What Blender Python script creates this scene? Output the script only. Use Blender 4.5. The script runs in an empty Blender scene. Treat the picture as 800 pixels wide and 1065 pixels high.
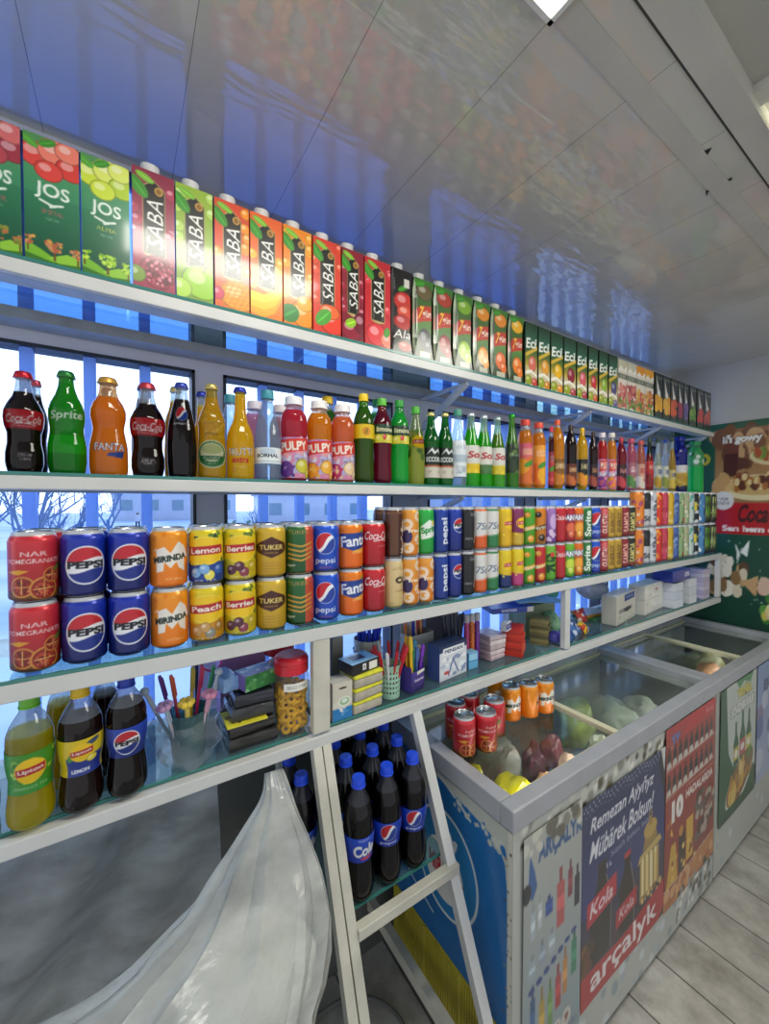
import bpy, bmesh, math, random
import numpy as np
from mathutils import Vector, Matrix, noise as mnoise
random.seed(7); rng = np.random.default_rng(7)
SC = bpy.context.scene
COL = SC.collection
PI = math.pi
# ---------------------------------------------------------------- camera model (800 x 1065 frame)
H = 1.567                    # eye height above the shop floor
FPX, UC, VH = 415.0, 400.0, 523.0
YAW = math.radians(33.2); SY, CY = math.sin(YAW), math.cos(YAW)
def dep(u, Y): return Y / (CY - (u-UC)/FPX*SY)                  # depth of a photo column on the plane y = Y
def xat(u, Y): return dep(u, Y) * (SY + (u-UC)/FPX*CY)          # world x of a photo column on that plane
def zat(v, d): return H - (v-VH)/FPX*d
def onZ(u, v, Z):                                               # point of a photo pixel on the plane z = Z
    d = (H-Z)*FPX/(v-VH); k = (u-UC)/FPX
    return Vector((d*(SY+k*CY), d*(CY-k*SY), Z))
# ---------------------------------------------------------------- tagging
USED = {}
def tag(o, label=None, cat=None, group=None, kind=None):
    if label: o['label'] = label
    if cat: o['category'] = cat
    if group: o['group'] = group
    if kind: o['kind'] = kind
    return o
def empty(name, loc=(0,0,0), rz=0.0, parent=None):
    o = bpy.data.objects.new(name, None); COL.objects.link(o)
    o.empty_display_size = .02; o.location = loc; o.rotation_euler = (0,0,rz)
    if parent: o.parent = parent
    return o
def thing(name, label, cat, loc=(0,0,0), rz=0.0, group=None):
    return tag(empty(name, loc, rz), label, cat, group)
def link(name, me, parent=None, loc=(0,0,0), rot=(0,0,0)):
    o = bpy.data.objects.new(name, me); COL.objects.link(o)
    o.location = loc; o.rotation_euler = rot
    if parent: o.parent = parent
    return o
def dup(root, loc, rz=0.0, label=None, group=None):
    def rec(o, p):
        c = o.copy(); COL.objects.link(c)
        if p: c.parent = p
        for ch in o.children: rec(ch, c)
        return c
    r = rec(root, None); r.location = loc; r.rotation_euler = (0,0,rz)
    if label: r['label'] = label
    if group: r['group'] = group
    return r
# ---------------------------------------------------------------- colours
def S(h):
    h = h.lstrip('#'); return np.array([int(h[i:i+2],16)/255 for i in (0,2,4)])
def lin(c):
    c = np.asarray(c, float); return np.where(c <= .04045, c/12.92, ((c+.055)/1.055)**2.4)
def L4(h): return tuple(lin(S(h))) + (1.0,)
# ---------------------------------------------------------------- materials
def newmat(name):
    m = bpy.data.materials.new(name); m.use_nodes = True; nt = m.node_tree; nt.nodes.clear()
    out = nt.nodes.new('ShaderNodeOutputMaterial'); return m, nt, out
def N(nt, t, **k):
    n = nt.nodes.new(t)
    for a, b in k.items():
        if a.startswith('i_'):
            n.inputs[a[2:].replace('_',' ')].default_value = b
        else: setattr(n, a, b)
    return n
def fres(nt, ior):
    """Fresnel weight that is the same seen from either side of a thin sheet"""
    g = N(nt, 'ShaderNodeNewGeometry'); m = N(nt, 'ShaderNodeMath', operation='MULTIPLY_ADD'); m.inputs[1].default_value = 1/ior-ior; m.inputs[2].default_value = ior
    nt.links.new(g.outputs['Backfacing'], m.inputs[0]); f = N(nt, 'ShaderNodeFresnel'); nt.links.new(m.outputs[0], f.inputs['IOR']); return f
MATS = {}
def plain(h, rough=.45, metal=0.0, var=.10, scale=30, trans=0.0):
    """plain coloured surface with a little procedural mottling"""
    key = ('p', h, rough, metal, var, trans)
    if key in MATS: return MATS[key]
    m, nt, out = newmat('surface_'+h)
    p = N(nt, 'ShaderNodeBsdfPrincipled', i_Roughness=rough, i_Metallic=metal)
    tc = N(nt, 'ShaderNodeTexCoord'); nz = N(nt, 'ShaderNodeTexNoise', i_Scale=scale, i_Detail=4.0)
    nt.links.new(tc.outputs['Object'], nz.inputs['Vector'])
    rp = N(nt, 'ShaderNodeValToRGB'); c = lin(S(h))
    rp.color_ramp.elements[0].position = .3; rp.color_ramp.elements[1].position = .7
    rp.color_ramp.elements[0].color = tuple(c*(1-var))+(1,); rp.color_ramp.elements[1].color = tuple(np.minimum(c*(1+var),1))+(1,)
    nt.links.new(nz.outputs['Fac'], rp.inputs['Fac']); nt.links.new(rp.outputs['Color'], p.inputs['Base Color'])
    if trans > 0:
        t = N(nt, 'ShaderNodeBsdfTranslucent'); nt.links.new(rp.outputs['Color'], t.inputs['Color'])
        mx = N(nt, 'ShaderNodeMixShader', i_Fac=trans)
        nt.links.new(p.outputs[0], mx.inputs[1]); nt.links.new(t.outputs[0], mx.inputs[2]); nt.links.new(mx.outputs[0], out.inputs[0])
    else: nt.links.new(p.outputs[0], out.inputs[0])
    MATS[key] = m; return m
def printed(name, rough, metal=0.0, coat=0.0, trans=0.0):
    """printed surface: colour comes from the mesh's own painted colour layer"""
    m, nt, out = newmat(name)
    p = N(nt, 'ShaderNodeBsdfPrincipled', i_Roughness=rough, i_Metallic=metal)
    p.inputs['Coat Weight'].default_value = coat; p.inputs['Coat Roughness'].default_value = .08
    a = N(nt, 'ShaderNodeVertexColor', layer_name='Col'); nt.links.new(a.outputs['Color'], p.inputs['Base Color'])
    if trans:
        t = N(nt, 'ShaderNodeBsdfTranslucent'); nt.links.new(a.outputs['Color'], t.inputs['Color'])
        mx = N(nt, 'ShaderNodeMixShader', i_Fac=trans)
        nt.links.new(p.outputs[0], mx.inputs[1]); nt.links.new(t.outputs[0], mx.inputs[2]); nt.links.new(mx.outputs[0], out.inputs[0])
    else: nt.links.new(p.outputs[0], out.inputs[0])
    return m
M_CAN = printed('printed_can', .30, .25, .3)
M_CARTON = printed('printed_carton', .28, 0, .5)
M_LABEL = printed('printed_label', .35, 0, .3, .15)
M_PAPER = printed('printed_paper', .42, 0, .15)
M_VINYL = printed('printed_vinyl', .35, 0, .25)
def bottle_mat():
    m, nt, out = newmat('bottle_with_drink')
    a = N(nt, 'ShaderNodeVertexColor', layer_name='Col')
    df = N(nt, 'ShaderNodeBsdfDiffuse'); tl = N(nt, 'ShaderNodeBsdfTranslucent'); tp = N(nt, 'ShaderNodeBsdfTransparent')
    for s in (df, tl, tp): nt.links.new(a.outputs['Color'], s.inputs['Color'])
    m1 = N(nt, 'ShaderNodeMixShader', i_Fac=.62); nt.links.new(df.outputs[0], m1.inputs[1]); nt.links.new(tl.outputs[0], m1.inputs[2])
    m2 = N(nt, 'ShaderNodeMixShader'); nt.links.new(a.outputs['Alpha'], m2.inputs[0]); nt.links.new(tp.outputs[0], m2.inputs[1]); nt.links.new(m1.outputs[0], m2.inputs[2])
    gl = N(nt, 'ShaderNodeBsdfGlossy', i_Roughness=.06); fr = fres(nt, 1.48)
    m3 = N(nt, 'ShaderNodeMixShader'); nt.links.new(fr.outputs[0], m3.inputs[0]); nt.links.new(m2.outputs[0], m3.inputs[1]); nt.links.new(gl.outputs[0], m3.inputs[2])
    nt.links.new(m3.outputs[0], out.inputs[0]); return m
M_BOT = bottle_mat()
def thin_glass(name, tint, rough=.02, ior=1.5, haze=0.0, hazecol='ccd2cc'):
    m, nt, out = newmat(name)
    tp = N(nt, 'ShaderNodeBsdfTransparent', i_Color=L4(tint)); gl = N(nt, 'ShaderNodeBsdfGlossy', i_Roughness=rough)
    fr = fres(nt, ior); mx = N(nt, 'ShaderNodeMixShader'); src = tp
    if haze:
        df = N(nt, 'ShaderNodeBsdfDiffuse', i_Color=L4(hazecol)); tc = N(nt, 'ShaderNodeTexCoord'); nz = N(nt, 'ShaderNodeTexNoise', i_Scale=3.0, i_Detail=5.0)
        nt.links.new(tc.outputs['Object'], nz.inputs['Vector'])
        mr = N(nt, 'ShaderNodeMapRange'); mr.inputs['From Min'].default_value = .3; mr.inputs['From Max'].default_value = .75
        mr.inputs['To Min'].default_value = haze*.35; mr.inputs['To Max'].default_value = haze*1.5
        nt.links.new(nz.outputs['Fac'], mr.inputs['Value'])
        h = N(nt, 'ShaderNodeMixShader'); nt.links.new(mr.outputs[0], h.inputs[0]); nt.links.new(tp.outputs[0], h.inputs[1]); nt.links.new(df.outputs[0], h.inputs[2]); src = h
    nt.links.new(fr.outputs[0], mx.inputs[0]); nt.links.new(src.outputs[0], mx.inputs[1]); nt.links.new(gl.outputs[0], mx.inputs[2])
    nt.links.new(mx.outputs[0], out.inputs[0]); return m
M_SHELFGLASS = thin_glass('shelf_glass', 'd4eef0', .02, 1.55, .10, 'a8c8d8')
M_WINGLASS = thin_glass('window_glass', 'e2eeff', .02, 1.45)
M_BLUEGLASS = thin_glass('blue_tinted_glass', 'a2c2fa', .05, 1.45, .06, '6f9ef4')
M_LIDGLASS = thin_glass('freezer_lid_glass', 'f0f2f0', .06, 1.3, .02)
M_LIDGLASS2 = thin_glass('frosted_freezer_lid_glass', 'e6eae6', .14, 1.3, .10)
M_JAR = thin_glass('clear_plastic', 'f4f4f0', .08, 1.45, .04)
M_CUP = thin_glass('tinted_plastic', '8fb3b4', .15, 1.45, .45, '6f9a9c')
M_WRAP = thin_glass('clear_film', 'e8eef2', .12, 1.45, .12, 'd8e0e6')
M_EDGE = plain('3f7f78', .15, 0, .05)
def bag_mat(name, alpha, col):
    m, nt, out = newmat(name)
    tp = N(nt, 'ShaderNodeBsdfTransparent', i_Color=(.93,.94,.95,1)); df = N(nt, 'ShaderNodeBsdfDiffuse', i_Color=L4(col)); tl = N(nt, 'ShaderNodeBsdfTranslucent', i_Color=L4(col))
    m1 = N(nt, 'ShaderNodeMixShader', i_Fac=.4); nt.links.new(df.outputs[0], m1.inputs[1]); nt.links.new(tl.outputs[0], m1.inputs[2])
    tc = N(nt, 'ShaderNodeTexCoord'); nz = N(nt, 'ShaderNodeTexNoise', i_Scale=7.0, i_Detail=6.0); mp = N(nt, 'ShaderNodeMapping'); mp.inputs['Scale'].default_value = (1, 1.5, 3)
    nt.links.new(tc.outputs['Object'], mp.inputs[0]); nt.links.new(mp.outputs[0], nz.inputs['Vector'])
    mr = N(nt, 'ShaderNodeMapRange'); mr.inputs['From Min'].default_value = .3; mr.inputs['From Max'].default_value = .7
    mr.inputs['To Min'].default_value = alpha*.55; mr.inputs['To Max'].default_value = min(1, alpha*1.4)
    nt.links.new(nz.outputs['Fac'], mr.inputs['Value'])
    m2 = N(nt, 'ShaderNodeMixShader'); nt.links.new(mr.outputs[0], m2.inputs[0]); nt.links.new(tp.outputs[0], m2.inputs[1]); nt.links.new(m1.outputs[0], m2.inputs[2])
    gl = N(nt, 'ShaderNodeBsdfGlossy', i_Roughness=.18); fr = fres(nt, 1.5)
    nz2 = N(nt, 'ShaderNodeTexNoise', i_Scale=22.0, i_Detail=5.0); bp = N(nt, 'ShaderNodeBump', i_Strength=.35, i_Distance=.01)
    nt.links.new(mp.outputs[0], nz2.inputs['Vector']); nt.links.new(nz2.outputs['Fac'], bp.inputs['Height'])
    for s in (gl, df, fr): nt.links.new(bp.outputs[0], s.inputs['Normal'])
    m3 = N(nt, 'ShaderNodeMixShader'); nt.links.new(fr.outputs[0], m3.inputs[0]); nt.links.new(m2.outputs[0], m3.inputs[1]); nt.links.new(gl.outputs[0], m3.inputs[2])
    nt.links.new(m3.outputs[0], out.inputs[0]); return m
M_SILVER = plain('c9ccd0', .25, .9, .04)
M_WHITE = plain('dfe0e0', .38, 0, .04)
def emit(name, col, s):
    m, nt, out = newmat(name); e = N(nt, 'ShaderNodeEmission', i_Color=L4(col), i_Strength=s); nt.links.new(e.outputs[0], out.inputs[0]); return m
# ---------------------------------------------------------------- mesh builder
class MB:
    def __init__(s): s.v, s.f, s.c, s.mi = [], [], [], []
    def add(s, vs, fs, col=None, mi=0):
        b = len(s.v); s.v += [tuple(v) for v in vs]; s.f += [tuple(b+i for i in f) for f in fs]; s.mi += [mi]*len(fs)
        c = tuple(lin(S(col)))+(1.0,) if isinstance(col, str) else (1,1,1,1)
        s.c += [c]*len(vs); return s
    def box(s, x0,y0,z0,x1,y1,z1, col=None, bev=0.0, mi=0):
        if bev <= 0:
            vs = [(x,y,z) for z in (z0,z1) for y in (y0,y1) for x in (x0,x1)]
            return s.add(vs, [(0,2,3,1),(4,5,7,6),(0,1,5,4),(2,6,7,3),(0,4,6,2),(1,3,7,5)], col, mi)
        bm = bmesh.new(); bmesh.ops.create_cube(bm, size=1.0)
        for v in bm.verts: v.co = Vector(((x0+x1)/2+v.co.x*(x1-x0), (y0+y1)/2+v.co.y*(y1-y0), (z0+z1)/2+v.co.z*(z1-z0)))
        bmesh.ops.bevel(bm, geom=bm.edges[:], offset=bev, segments=2, affect='EDGES', profile=.5)
        bm.verts.index_update(); s.add([v.co.copy() for v in bm.verts], [[v.index for v in f.verts] for f in bm.faces], col, mi); bm.free(); return s
    def quad(s, a, b, c, d, col=None, mi=0): return s.add([a,b,c,d], [(0,1,2,3)], col, mi)
    def lathe(s, prof, n=24, col=None, c=(0,0,0), cap=True, mi=0):
        vs, fs = [], []
        for r, z in prof:
            for k in range(n):
                a = 2*PI*k/n; vs.append((c[0]+r*math.cos(a), c[1]+r*math.sin(a), c[2]+z))
        for i in range(len(prof)-1):
            for k in range(n):
                k2 = (k+1)%n; fs.append((i*n+k, i*n+k2, (i+1)*n+k2, (i+1)*n+k))
        if cap: fs.append(tuple(reversed(range(n)))); fs.append(tuple((len(prof)-1)*n+k for k in range(n)))
        return s.add(vs, fs, col, mi)
    def tube(s, pts, r, n=8, col=None, mi=0):
        pts = [Vector(p) for p in pts]; rs = r if isinstance(r,(list,tuple)) else [r]*len(pts); vs, fs = [], []
        for i, p in enumerate(pts):
            t = (pts[min(i+1,len(pts)-1)]-pts[max(i-1,0)]).normalized()
            a = t.orthogonal().normalized() if i == 0 else (pa - t*pa.dot(t)).normalized()
            pa = a; b = t.cross(a)
            for k in range(n):
                th = 2*PI*k/n; vs.append(p + (a*math.cos(th)+b*math.sin(th))*rs[i])
        for i in range(len(pts)-1):
            for k in range(n):
                k2 = (k+1)%n; fs.append((i*n+k, i*n+k2, (i+1)*n+k2, (i+1)*n+k))
        fs.append(tuple(reversed(range(n)))); fs.append(tuple((len(pts)-1)*n+k for k in range(n)))
        return s.add(vs, fs, col, mi)
    def bar(s, p, q, w, h, col=None, up=(0,0,1)):
        """rectangular bar from p to q"""
        p, q = Vector(p), Vector(q); t = (q-p).normalized(); a = t.cross(Vector(up)).normalized(); b = a.cross(t).normalized()
        vs = [e + a*sx*w/2 + b*sz*h/2 for e in (p,q) for sx, sz in ((-1,-1),(1,-1),(1,1),(-1,1))]
        return s.add(vs, [(3,2,1,0),(4,5,6,7),(0,1,5,4),(1,2,6,5),(2,3,7,6),(3,0,4,7)], col)
    def mesh(s, name, mats, smooth=False):
        me = bpy.data.meshes.new(name); me.from_pydata(s.v, [], s.f); me.validate(clean_customdata=False)
        for m in (mats if isinstance(mats,(list,tuple)) else [mats]): me.materials.append(m)
        if len(me.polygons) == len(s.mi): me.polygons.foreach_set('material_index', s.mi)
        if len(me.vertices) == len(s.c):
            at = me.color_attributes.new('Col', 'FLOAT_COLOR', 'POINT'); at.data.foreach_set('color', np.array(s.c, np.float32).ravel())
        if smooth: smooth_it(me)
        me.update(); return me
    def build(s, name, mats, parent=None, smooth=False, loc=(0,0,0), rot=(0,0,0)):
        return link(name, s.mesh(name, mats, smooth), parent, loc, rot)
def smooth_it(me, ang=35):
    me.polygons.foreach_set('use_smooth', [True]*len(me.polygons))
    try: me.set_sharp_from_angle(angle=math.radians(ang))
    except Exception: pass
def grid_mesh(name, P, colr, mat, wrap=False, extra=None):
    """P (ny,nx,3) points, colr (ny,nx,4): a painted grid surface; extra: an MB added to the same mesh"""
    ny, nx = P.shape[:2]; idx = np.arange(ny*nx).reshape(ny, nx)
    nxt = np.roll(idx, -1, 1) if wrap else idx[:, 1:]
    a = idx if wrap else idx[:, :-1]
    F = np.stack([a[:-1], nxt[:-1], nxt[1:], a[1:]], -1).reshape(-1, 4)
    V = P.reshape(-1, 3); C = colr.reshape(-1, 4)
    faces = F.tolist()
    if extra is not None:
        b = len(V); V = np.vstack([V, np.array(extra.v)]); C = np.vstack([C, np.array(extra.c)]); faces += [tuple(b+i for i in f) for f in extra.f]
    me = bpy.data.meshes.new(name); me.from_pydata(V.tolist(), [], faces); me.materials.append(mat)
    at = me.color_attributes.new('Col', 'FLOAT_COLOR', 'POINT'); at.data.foreach_set('color', np.ascontiguousarray(C, np.float32).ravel())
    return me
# ---------------------------------------------------------------- print painting
TXT = {}
def glyphs(s, bold):
    k = (s, bold)
    if k in TXT: return TXT[k]
    cu = bpy.data.curves.new('lettering', 'FONT'); cu.body = s; cu.resolution_u = 3; cu.offset = bold; cu.fill_mode = 'FRONT'
    o = bpy.data.objects.new('lettering', cu); me = o.to_mesh()
    me.calc_loop_triangles()
    v = np.array([p.co[:2] for p in me.vertices]); t = np.array([t.vertices[:] for t in me.loop_triangles], int)
    T = v[t] if len(t) else np.zeros((0,3,2))
    o.to_mesh_clear(); bpy.data.objects.remove(o); bpy.data.curves.remove(cu)
    if len(T):
        lo, hi = T.reshape(-1,2).min(0), T.reshape(-1,2).max(0); T = (T-(lo+hi)/2)/np.maximum(hi-lo, 1e-6)
    TXT[k] = T; return T
class Cv:
    """painting surface: y 0..1 upwards, x 0..A; SS samples averaged for every mesh point"""
    def __init__(s, A, ny, bg='ffffff', alpha=1.0, ss=3):
        s.A, s.ny, s.nx, s.ss = A, ny, max(6, int(round(ny*A))), ss
        s.k = ny*ss; s.kx = s.nx*ss/A
        s.im = np.zeros((ny*ss, s.nx*ss, 4)); s.im[..., :3] = S(bg); s.im[..., 3] = alpha; s.c = A/2
    def win(s, x0, y0, x1, y1):
        j0, j1 = max(0,int(x0*s.kx)-1), min(s.im.shape[1], int(x1*s.kx)+2); i0, i1 = max(0,int(y0*s.k)-1), min(s.im.shape[0], int(y1*s.k)+2)
        if j1 <= j0 or i1 <= i0: return None
        xx, yy = np.meshgrid((np.arange(j0,j1)+.5)/s.kx, (np.arange(i0,i1)+.5)/s.k); return (slice(i0,i1), slice(j0,j1)), xx, yy
    def put(s, sl, m, col, a=1.0, op=1.0):
        r = s.im[sl]; c = S(col) if isinstance(col, str) else np.asarray(col)
        r[..., :3] = np.where(m[..., None], r[..., :3]*(1-a)+c*a, r[..., :3])
        if op is not None: r[..., 3] = np.where(m, np.maximum(r[..., 3], op*a), r[..., 3])
        s.im[sl] = r
    def rect(s, x0,y0,x1,y1, col, a=1.0, op=1.0):
        w = s.win(x0,y0,x1,y1)
        if w: sl, X, Y = w; s.put(sl, (X>=x0)&(X<x1)&(Y>=y0)&(Y<y1), col, a, op)
        return s
    def band(s, y0,y1,col,a=1.0,op=1.0): return s.rect(0,y0,s.A,y1,col,a,op)
    def glass(s, y0, y1, col, alpha):
        i0, i1 = int(y0*s.k), int(y1*s.k); s.im[i0:i1,:,:3] = S(col); s.im[i0:i1,:,3] = alpha; return s
    def ell(s, cx,cy,rx,ry,col,rot=0,a=1.0,ring=None):
        R = max(rx,ry); w = s.win(cx-R,cy-R,cx+R,cy+R)
        if w:
            sl, X, Y = w; c_, s_ = math.cos(rot), math.sin(rot); U = (X-cx)*c_+(Y-cy)*s_; V = -(X-cx)*s_+(Y-cy)*c_
            q = (U/rx)**2+(V/ry)**2; m = q <= 1
            if ring: m &= q >= ring**2
            s.put(sl, m, col, a)
        return s
    def ball(s, cx,cy,rx,ry,col,hi='ffffff',rot=0,k=.45):
        """printed picture of a fruit: flat colour with a lighter spot and a darker edge"""
        c = S(col); s.ell(cx,cy,rx,ry,c*.72,rot); s.ell(cx,cy,rx*.9,ry*.9,c,rot); s.ell(cx-rx*.25,cy+ry*.28,rx*.42,ry*.36,c*(1-k)+S(hi)*k,rot); return s
    def leaf(s, x,y,l,w,rot,col='3f8f2a'):
        s.ell(x,y,l,w,col,rot); s.ell(x,y,l*.9,w*.12,S(col)*1.3,rot); return s
    def poly(s, pts, col, a=1.0):
        p = np.array(pts, float); lo, hi = p.min(0), p.max(0); w = s.win(lo[0],lo[1],hi[0],hi[1])
        if w:
            sl, X, Y = w; m = np.zeros(X.shape, bool); n = len(p)
            for i in range(n):
                x1,y1 = p[i]; x2,y2 = p[(i+1)%n]
                if y1 == y2: continue
                m ^= ((Y>=min(y1,y2))&(Y<max(y1,y2))) & (X < (x2-x1)*(Y-y1)/(y2-y1)+x1)
            s.put(sl, m, col, a)
        return s
    def line(s, pts, wd, col, a=1.0):
        for (x0,y0),(x1,y1) in zip(pts[:-1], pts[1:]):
            w = s.win(min(x0,x1)-wd,min(y0,y1)-wd,max(x0,x1)+wd,max(y0,y1)+wd)
            if not w: continue
            sl, X, Y = w; dx,dy = x1-x0,y1-y0; t = np.clip(((X-x0)*dx+(Y-y0)*dy)/max(dx*dx+dy*dy,1e-9),0,1)
            s.put(sl, (X-x0-t*dx)**2+(Y-y0-t*dy)**2 <= (wd/2)**2, col, a)
        return s
    def text(s, t, cx,cy,w,h,col,rot=0,shear=0.0,bold=.0,a=1.0):
        T = glyphs(t, bold)*np.array([w,h]); T = T + np.stack([T[...,1]*shear, 0*T[...,1]], -1)
        c_, s_ = math.cos(rot), math.sin(rot); T = np.stack([T[...,0]*c_-T[...,1]*s_+cx, T[...,0]*s_+T[...,1]*c_+cy], -1)
        for tr in T:
            lo, hi = tr.min(0), tr.max(0); wn = s.win(lo[0],lo[1],hi[0],hi[1])
            if not wn: continue
            sl, X, Y = wn; (ax,ay),(bx,by),(qx,qy) = tr
            e0 = (bx-ax)*(Y-ay)-(by-ay)*(X-ax); e1 = (qx-bx)*(Y-by)-(qy-by)*(X-bx); e2 = (ax-qx)*(Y-qy)-(ay-qy)*(X-qx)
            s.put(sl, ((e0>=0)&(e1>=0)&(e2>=0))|((e0<=0)&(e1<=0)&(e2<=0)), col, a)
        return s
    def otext(s, t, cx,cy,w,h,col,oc,o=.012,**k):
        k2 = dict(k); k2['bold'] = k.get('bold',0)+o
        s.text(t,cx,cy,w*(1+2*o),h*(1+4*o),oc,**k2); return s.text(t,cx,cy,w,h,col,**k)
    def grad(s, y0,y1,c0,c1,x0=0,x1=None,a=1.0):
        w = s.win(x0,y0,x1 or s.A,y1)
        if w:
            sl, X, Y = w; t = np.clip((Y-y0)/(y1-y0),0,1)[...,None]; c = S(c0)*(1-t)+S(c1)*t; r = s.im[sl]
            m = ((X>=x0)&(X<=(x1 or s.A)))[...,None]; r[...,:3] = np.where(m, r[...,:3]*(1-a)+c*a, r[...,:3]); s.im[sl] = r
        return s
    def blobs(s, x0,y0,x1,y1,n,r,cols,seed=0,asp=1.0,a=1.0):
        g = random.Random(seed)
        for _ in range(n):
            q = r*g.uniform(.6,1.3); s.ell(g.uniform(x0,x1), g.uniform(y0,y1), q*asp, q, g.choice(cols), g.uniform(0,3), a)
        return s
    def out(s):
        ny, nx, k = s.ny, s.nx, s.ss; im = s.im.reshape(ny,k,nx,k,4).mean((1,3)); im[..., :3] = lin(np.clip(im[..., :3],0,1)); return im
def lathe_painted(name, cv, zr, mat):
    """body of revolution painted by cv; zr: (n,2) of z, r from bottom to top; painting centre faces -y"""
    im = cv.out(); ny, nx = im.shape[:2]; zr = np.array(zr, float)
    s = np.concatenate([[0], np.cumsum(np.hypot(*np.diff(zr, axis=0).T))]); t = np.linspace(0, s[-1], ny)
    z, r = np.interp(t, s, zr[:,0]), np.interp(t, s, zr[:,1])
    if ny > 30 and len(zr) > 8:
        kk = np.array([1,2,3,2,1])/9; r = np.convolve(np.pad(r,2,mode='edge'), kk, 'valid')
    a = -PI/2 + (np.arange(nx)+.5-nx/2)/nx*2*PI
    P = np.stack([r[:,None]*np.cos(a)[None], r[:,None]*np.sin(a)[None], np.repeat(z[:,None], nx, 1)], -1)
    me = grid_mesh(name, P, im, mat, wrap=True); smooth_it(me, 60)
    return me
def pbox(name, w, d, h, front=None, top=None, left=None, col='ffffff', mat=None, dz=0.0, cham=0.0, parent=None, loc=(0,0,0), rot=(0,0,0)):
    """box standing on z=0 with its front at y=0 (facing -y), centred on x; painted front/top/left faces; dz: back edge of the top rises; cham: prism-cut front edges"""
    V, C, F = [], [], []
    def face(Pf, cv, n=(2,2)):
        b = sum(len(v) for v in V)
        if cv is None: im = np.tile(np.append(lin(S(col)),1.0), (2,2,1))
        elif isinstance(cv, str): im = np.tile(np.append(lin(S(cv)),1.0), (2,2,1))
        else: im = cv.out()
        ny, nx = im.shape[:2]; u, v = np.meshgrid(np.linspace(0,1,nx), np.linspace(0,1,ny)); P = Pf(u, v)
        V.append(P.reshape(-1,3)); C.append(im.reshape(-1,4)); i = np.arange(ny*nx).reshape(ny,nx)+b
        F.extend(np.stack([i[:-1,:-1], i[:-1,1:], i[1:,1:], i[1:,:-1]], -1).reshape(-1,4).tolist())
    def pf(u, v):
        x = (u-.5)*w; off = 0*u
        if cham:
            e = np.minimum(u, 1-u)*w; off = np.maximum(0, cham*np.clip(np.sin(PI*v)*1.4,0,1)-e)
        return np.stack([x, off, v*h], -1)
    face(pf, front)
    zt = lambda v: h + dz*v
    face(lambda u,v: np.stack([(u-.5)*w, v*d, zt(v)], -1), top if top is not None else None)
    q = cham*.7
    face(lambda u,v: np.stack([0*u-w/2, q+(1-u)*(d-q), v*zt(1-u)], -1), left)
    face(lambda u,v: np.stack([0*u+w/2, q+u*(d-q), v*zt(u)], -1), None if not isinstance(left, str) else left)
    face(lambda u,v: np.stack([(.5-u)*w, 0*u+d, v*(h+dz)], -1), None)
    face(lambda u,v: np.stack([(u-.5)*w, (1-v)*d, 0*u], -1), None)
    me = bpy.data.meshes.new(name); me.from_pydata(np.vstack(V).tolist(), [], F); me.materials.append(mat or M_CARTON)
    at = me.color_attributes.new('Col', 'FLOAT_COLOR', 'POINT'); at.data.foreach_set('color', np.ascontiguousarray(np.vstack(C), np.float32).ravel())
    return link(name, me, parent, loc, rot)
# ================================================================ the setting
YW = 1.17; CZ = H+.82; XR = 3.0                      # window wall, ceiling height, end wall
XL = -1.3; YB = -1.9
def struct(o): return tag(o, kind='structure')
# --- floor: pale stone-look planks
def floor_mat():
    m, nt, out = newmat('stone_plank_floor'); p = N(nt,'ShaderNodeBsdfPrincipled', i_Roughness=.38)
    tc = N(nt,'ShaderNodeTexCoord'); mp = N(nt,'ShaderNodeMapping'); nt.links.new(tc.outputs['Object'], mp.inputs[0])
    mp.inputs['Rotation'].default_value = (0,0,PI/2)
    bk = N(nt,'ShaderNodeTexBrick', offset=.37, squash=1.0); bk.inputs['Scale'].default_value = 1.0
    bk.inputs['Brick Width'].default_value = .62; bk.inputs['Row Height'].default_value = .19; bk.inputs['Mortar Size'].default_value = .003
    bk.inputs['Color1'].default_value = L4('cfccc5'); bk.inputs['Color2'].default_value = L4('b3b0aa'); bk.inputs['Mortar'].default_value = L4('6e6c68')
    nt.links.new(mp.outputs[0], bk.inputs['Vector'])
    nz = N(nt,'ShaderNodeTexNoise', i_Scale=5.0, i_Detail=8.0, i_Roughness=.7); nt.links.new(mp.outputs[0], nz.inputs['Vector'])
    rp = N(nt,'ShaderNodeValToRGB'); rp.color_ramp.elements[0].position=.35; rp.color_ramp.elements[0].color=L4('a9a6a0'); rp.color_ramp.elements[1].position=.62; rp.color_ramp.elements[1].color=(1,1,1,1)
    nt.links.new(nz.outputs['Fac'], rp.inputs[0])
    mx = N(nt,'ShaderNodeMixRGB', blend_type='MULTIPLY'); mx.inputs[0].default_value=.8; nt.links.new(bk.outputs['Color'], mx.inputs[1]); nt.links.new(rp.outputs[0], mx.inputs[2])
    nt.links.new(mx.outputs[0], p.inputs['Base Color']); nt.links.new(p.outputs[0], out.inputs[0]); return m
struct(MB().box(XL,YB,-.06,XR+.1,YW+.1,0).build('floor', floor_mat()))
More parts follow.
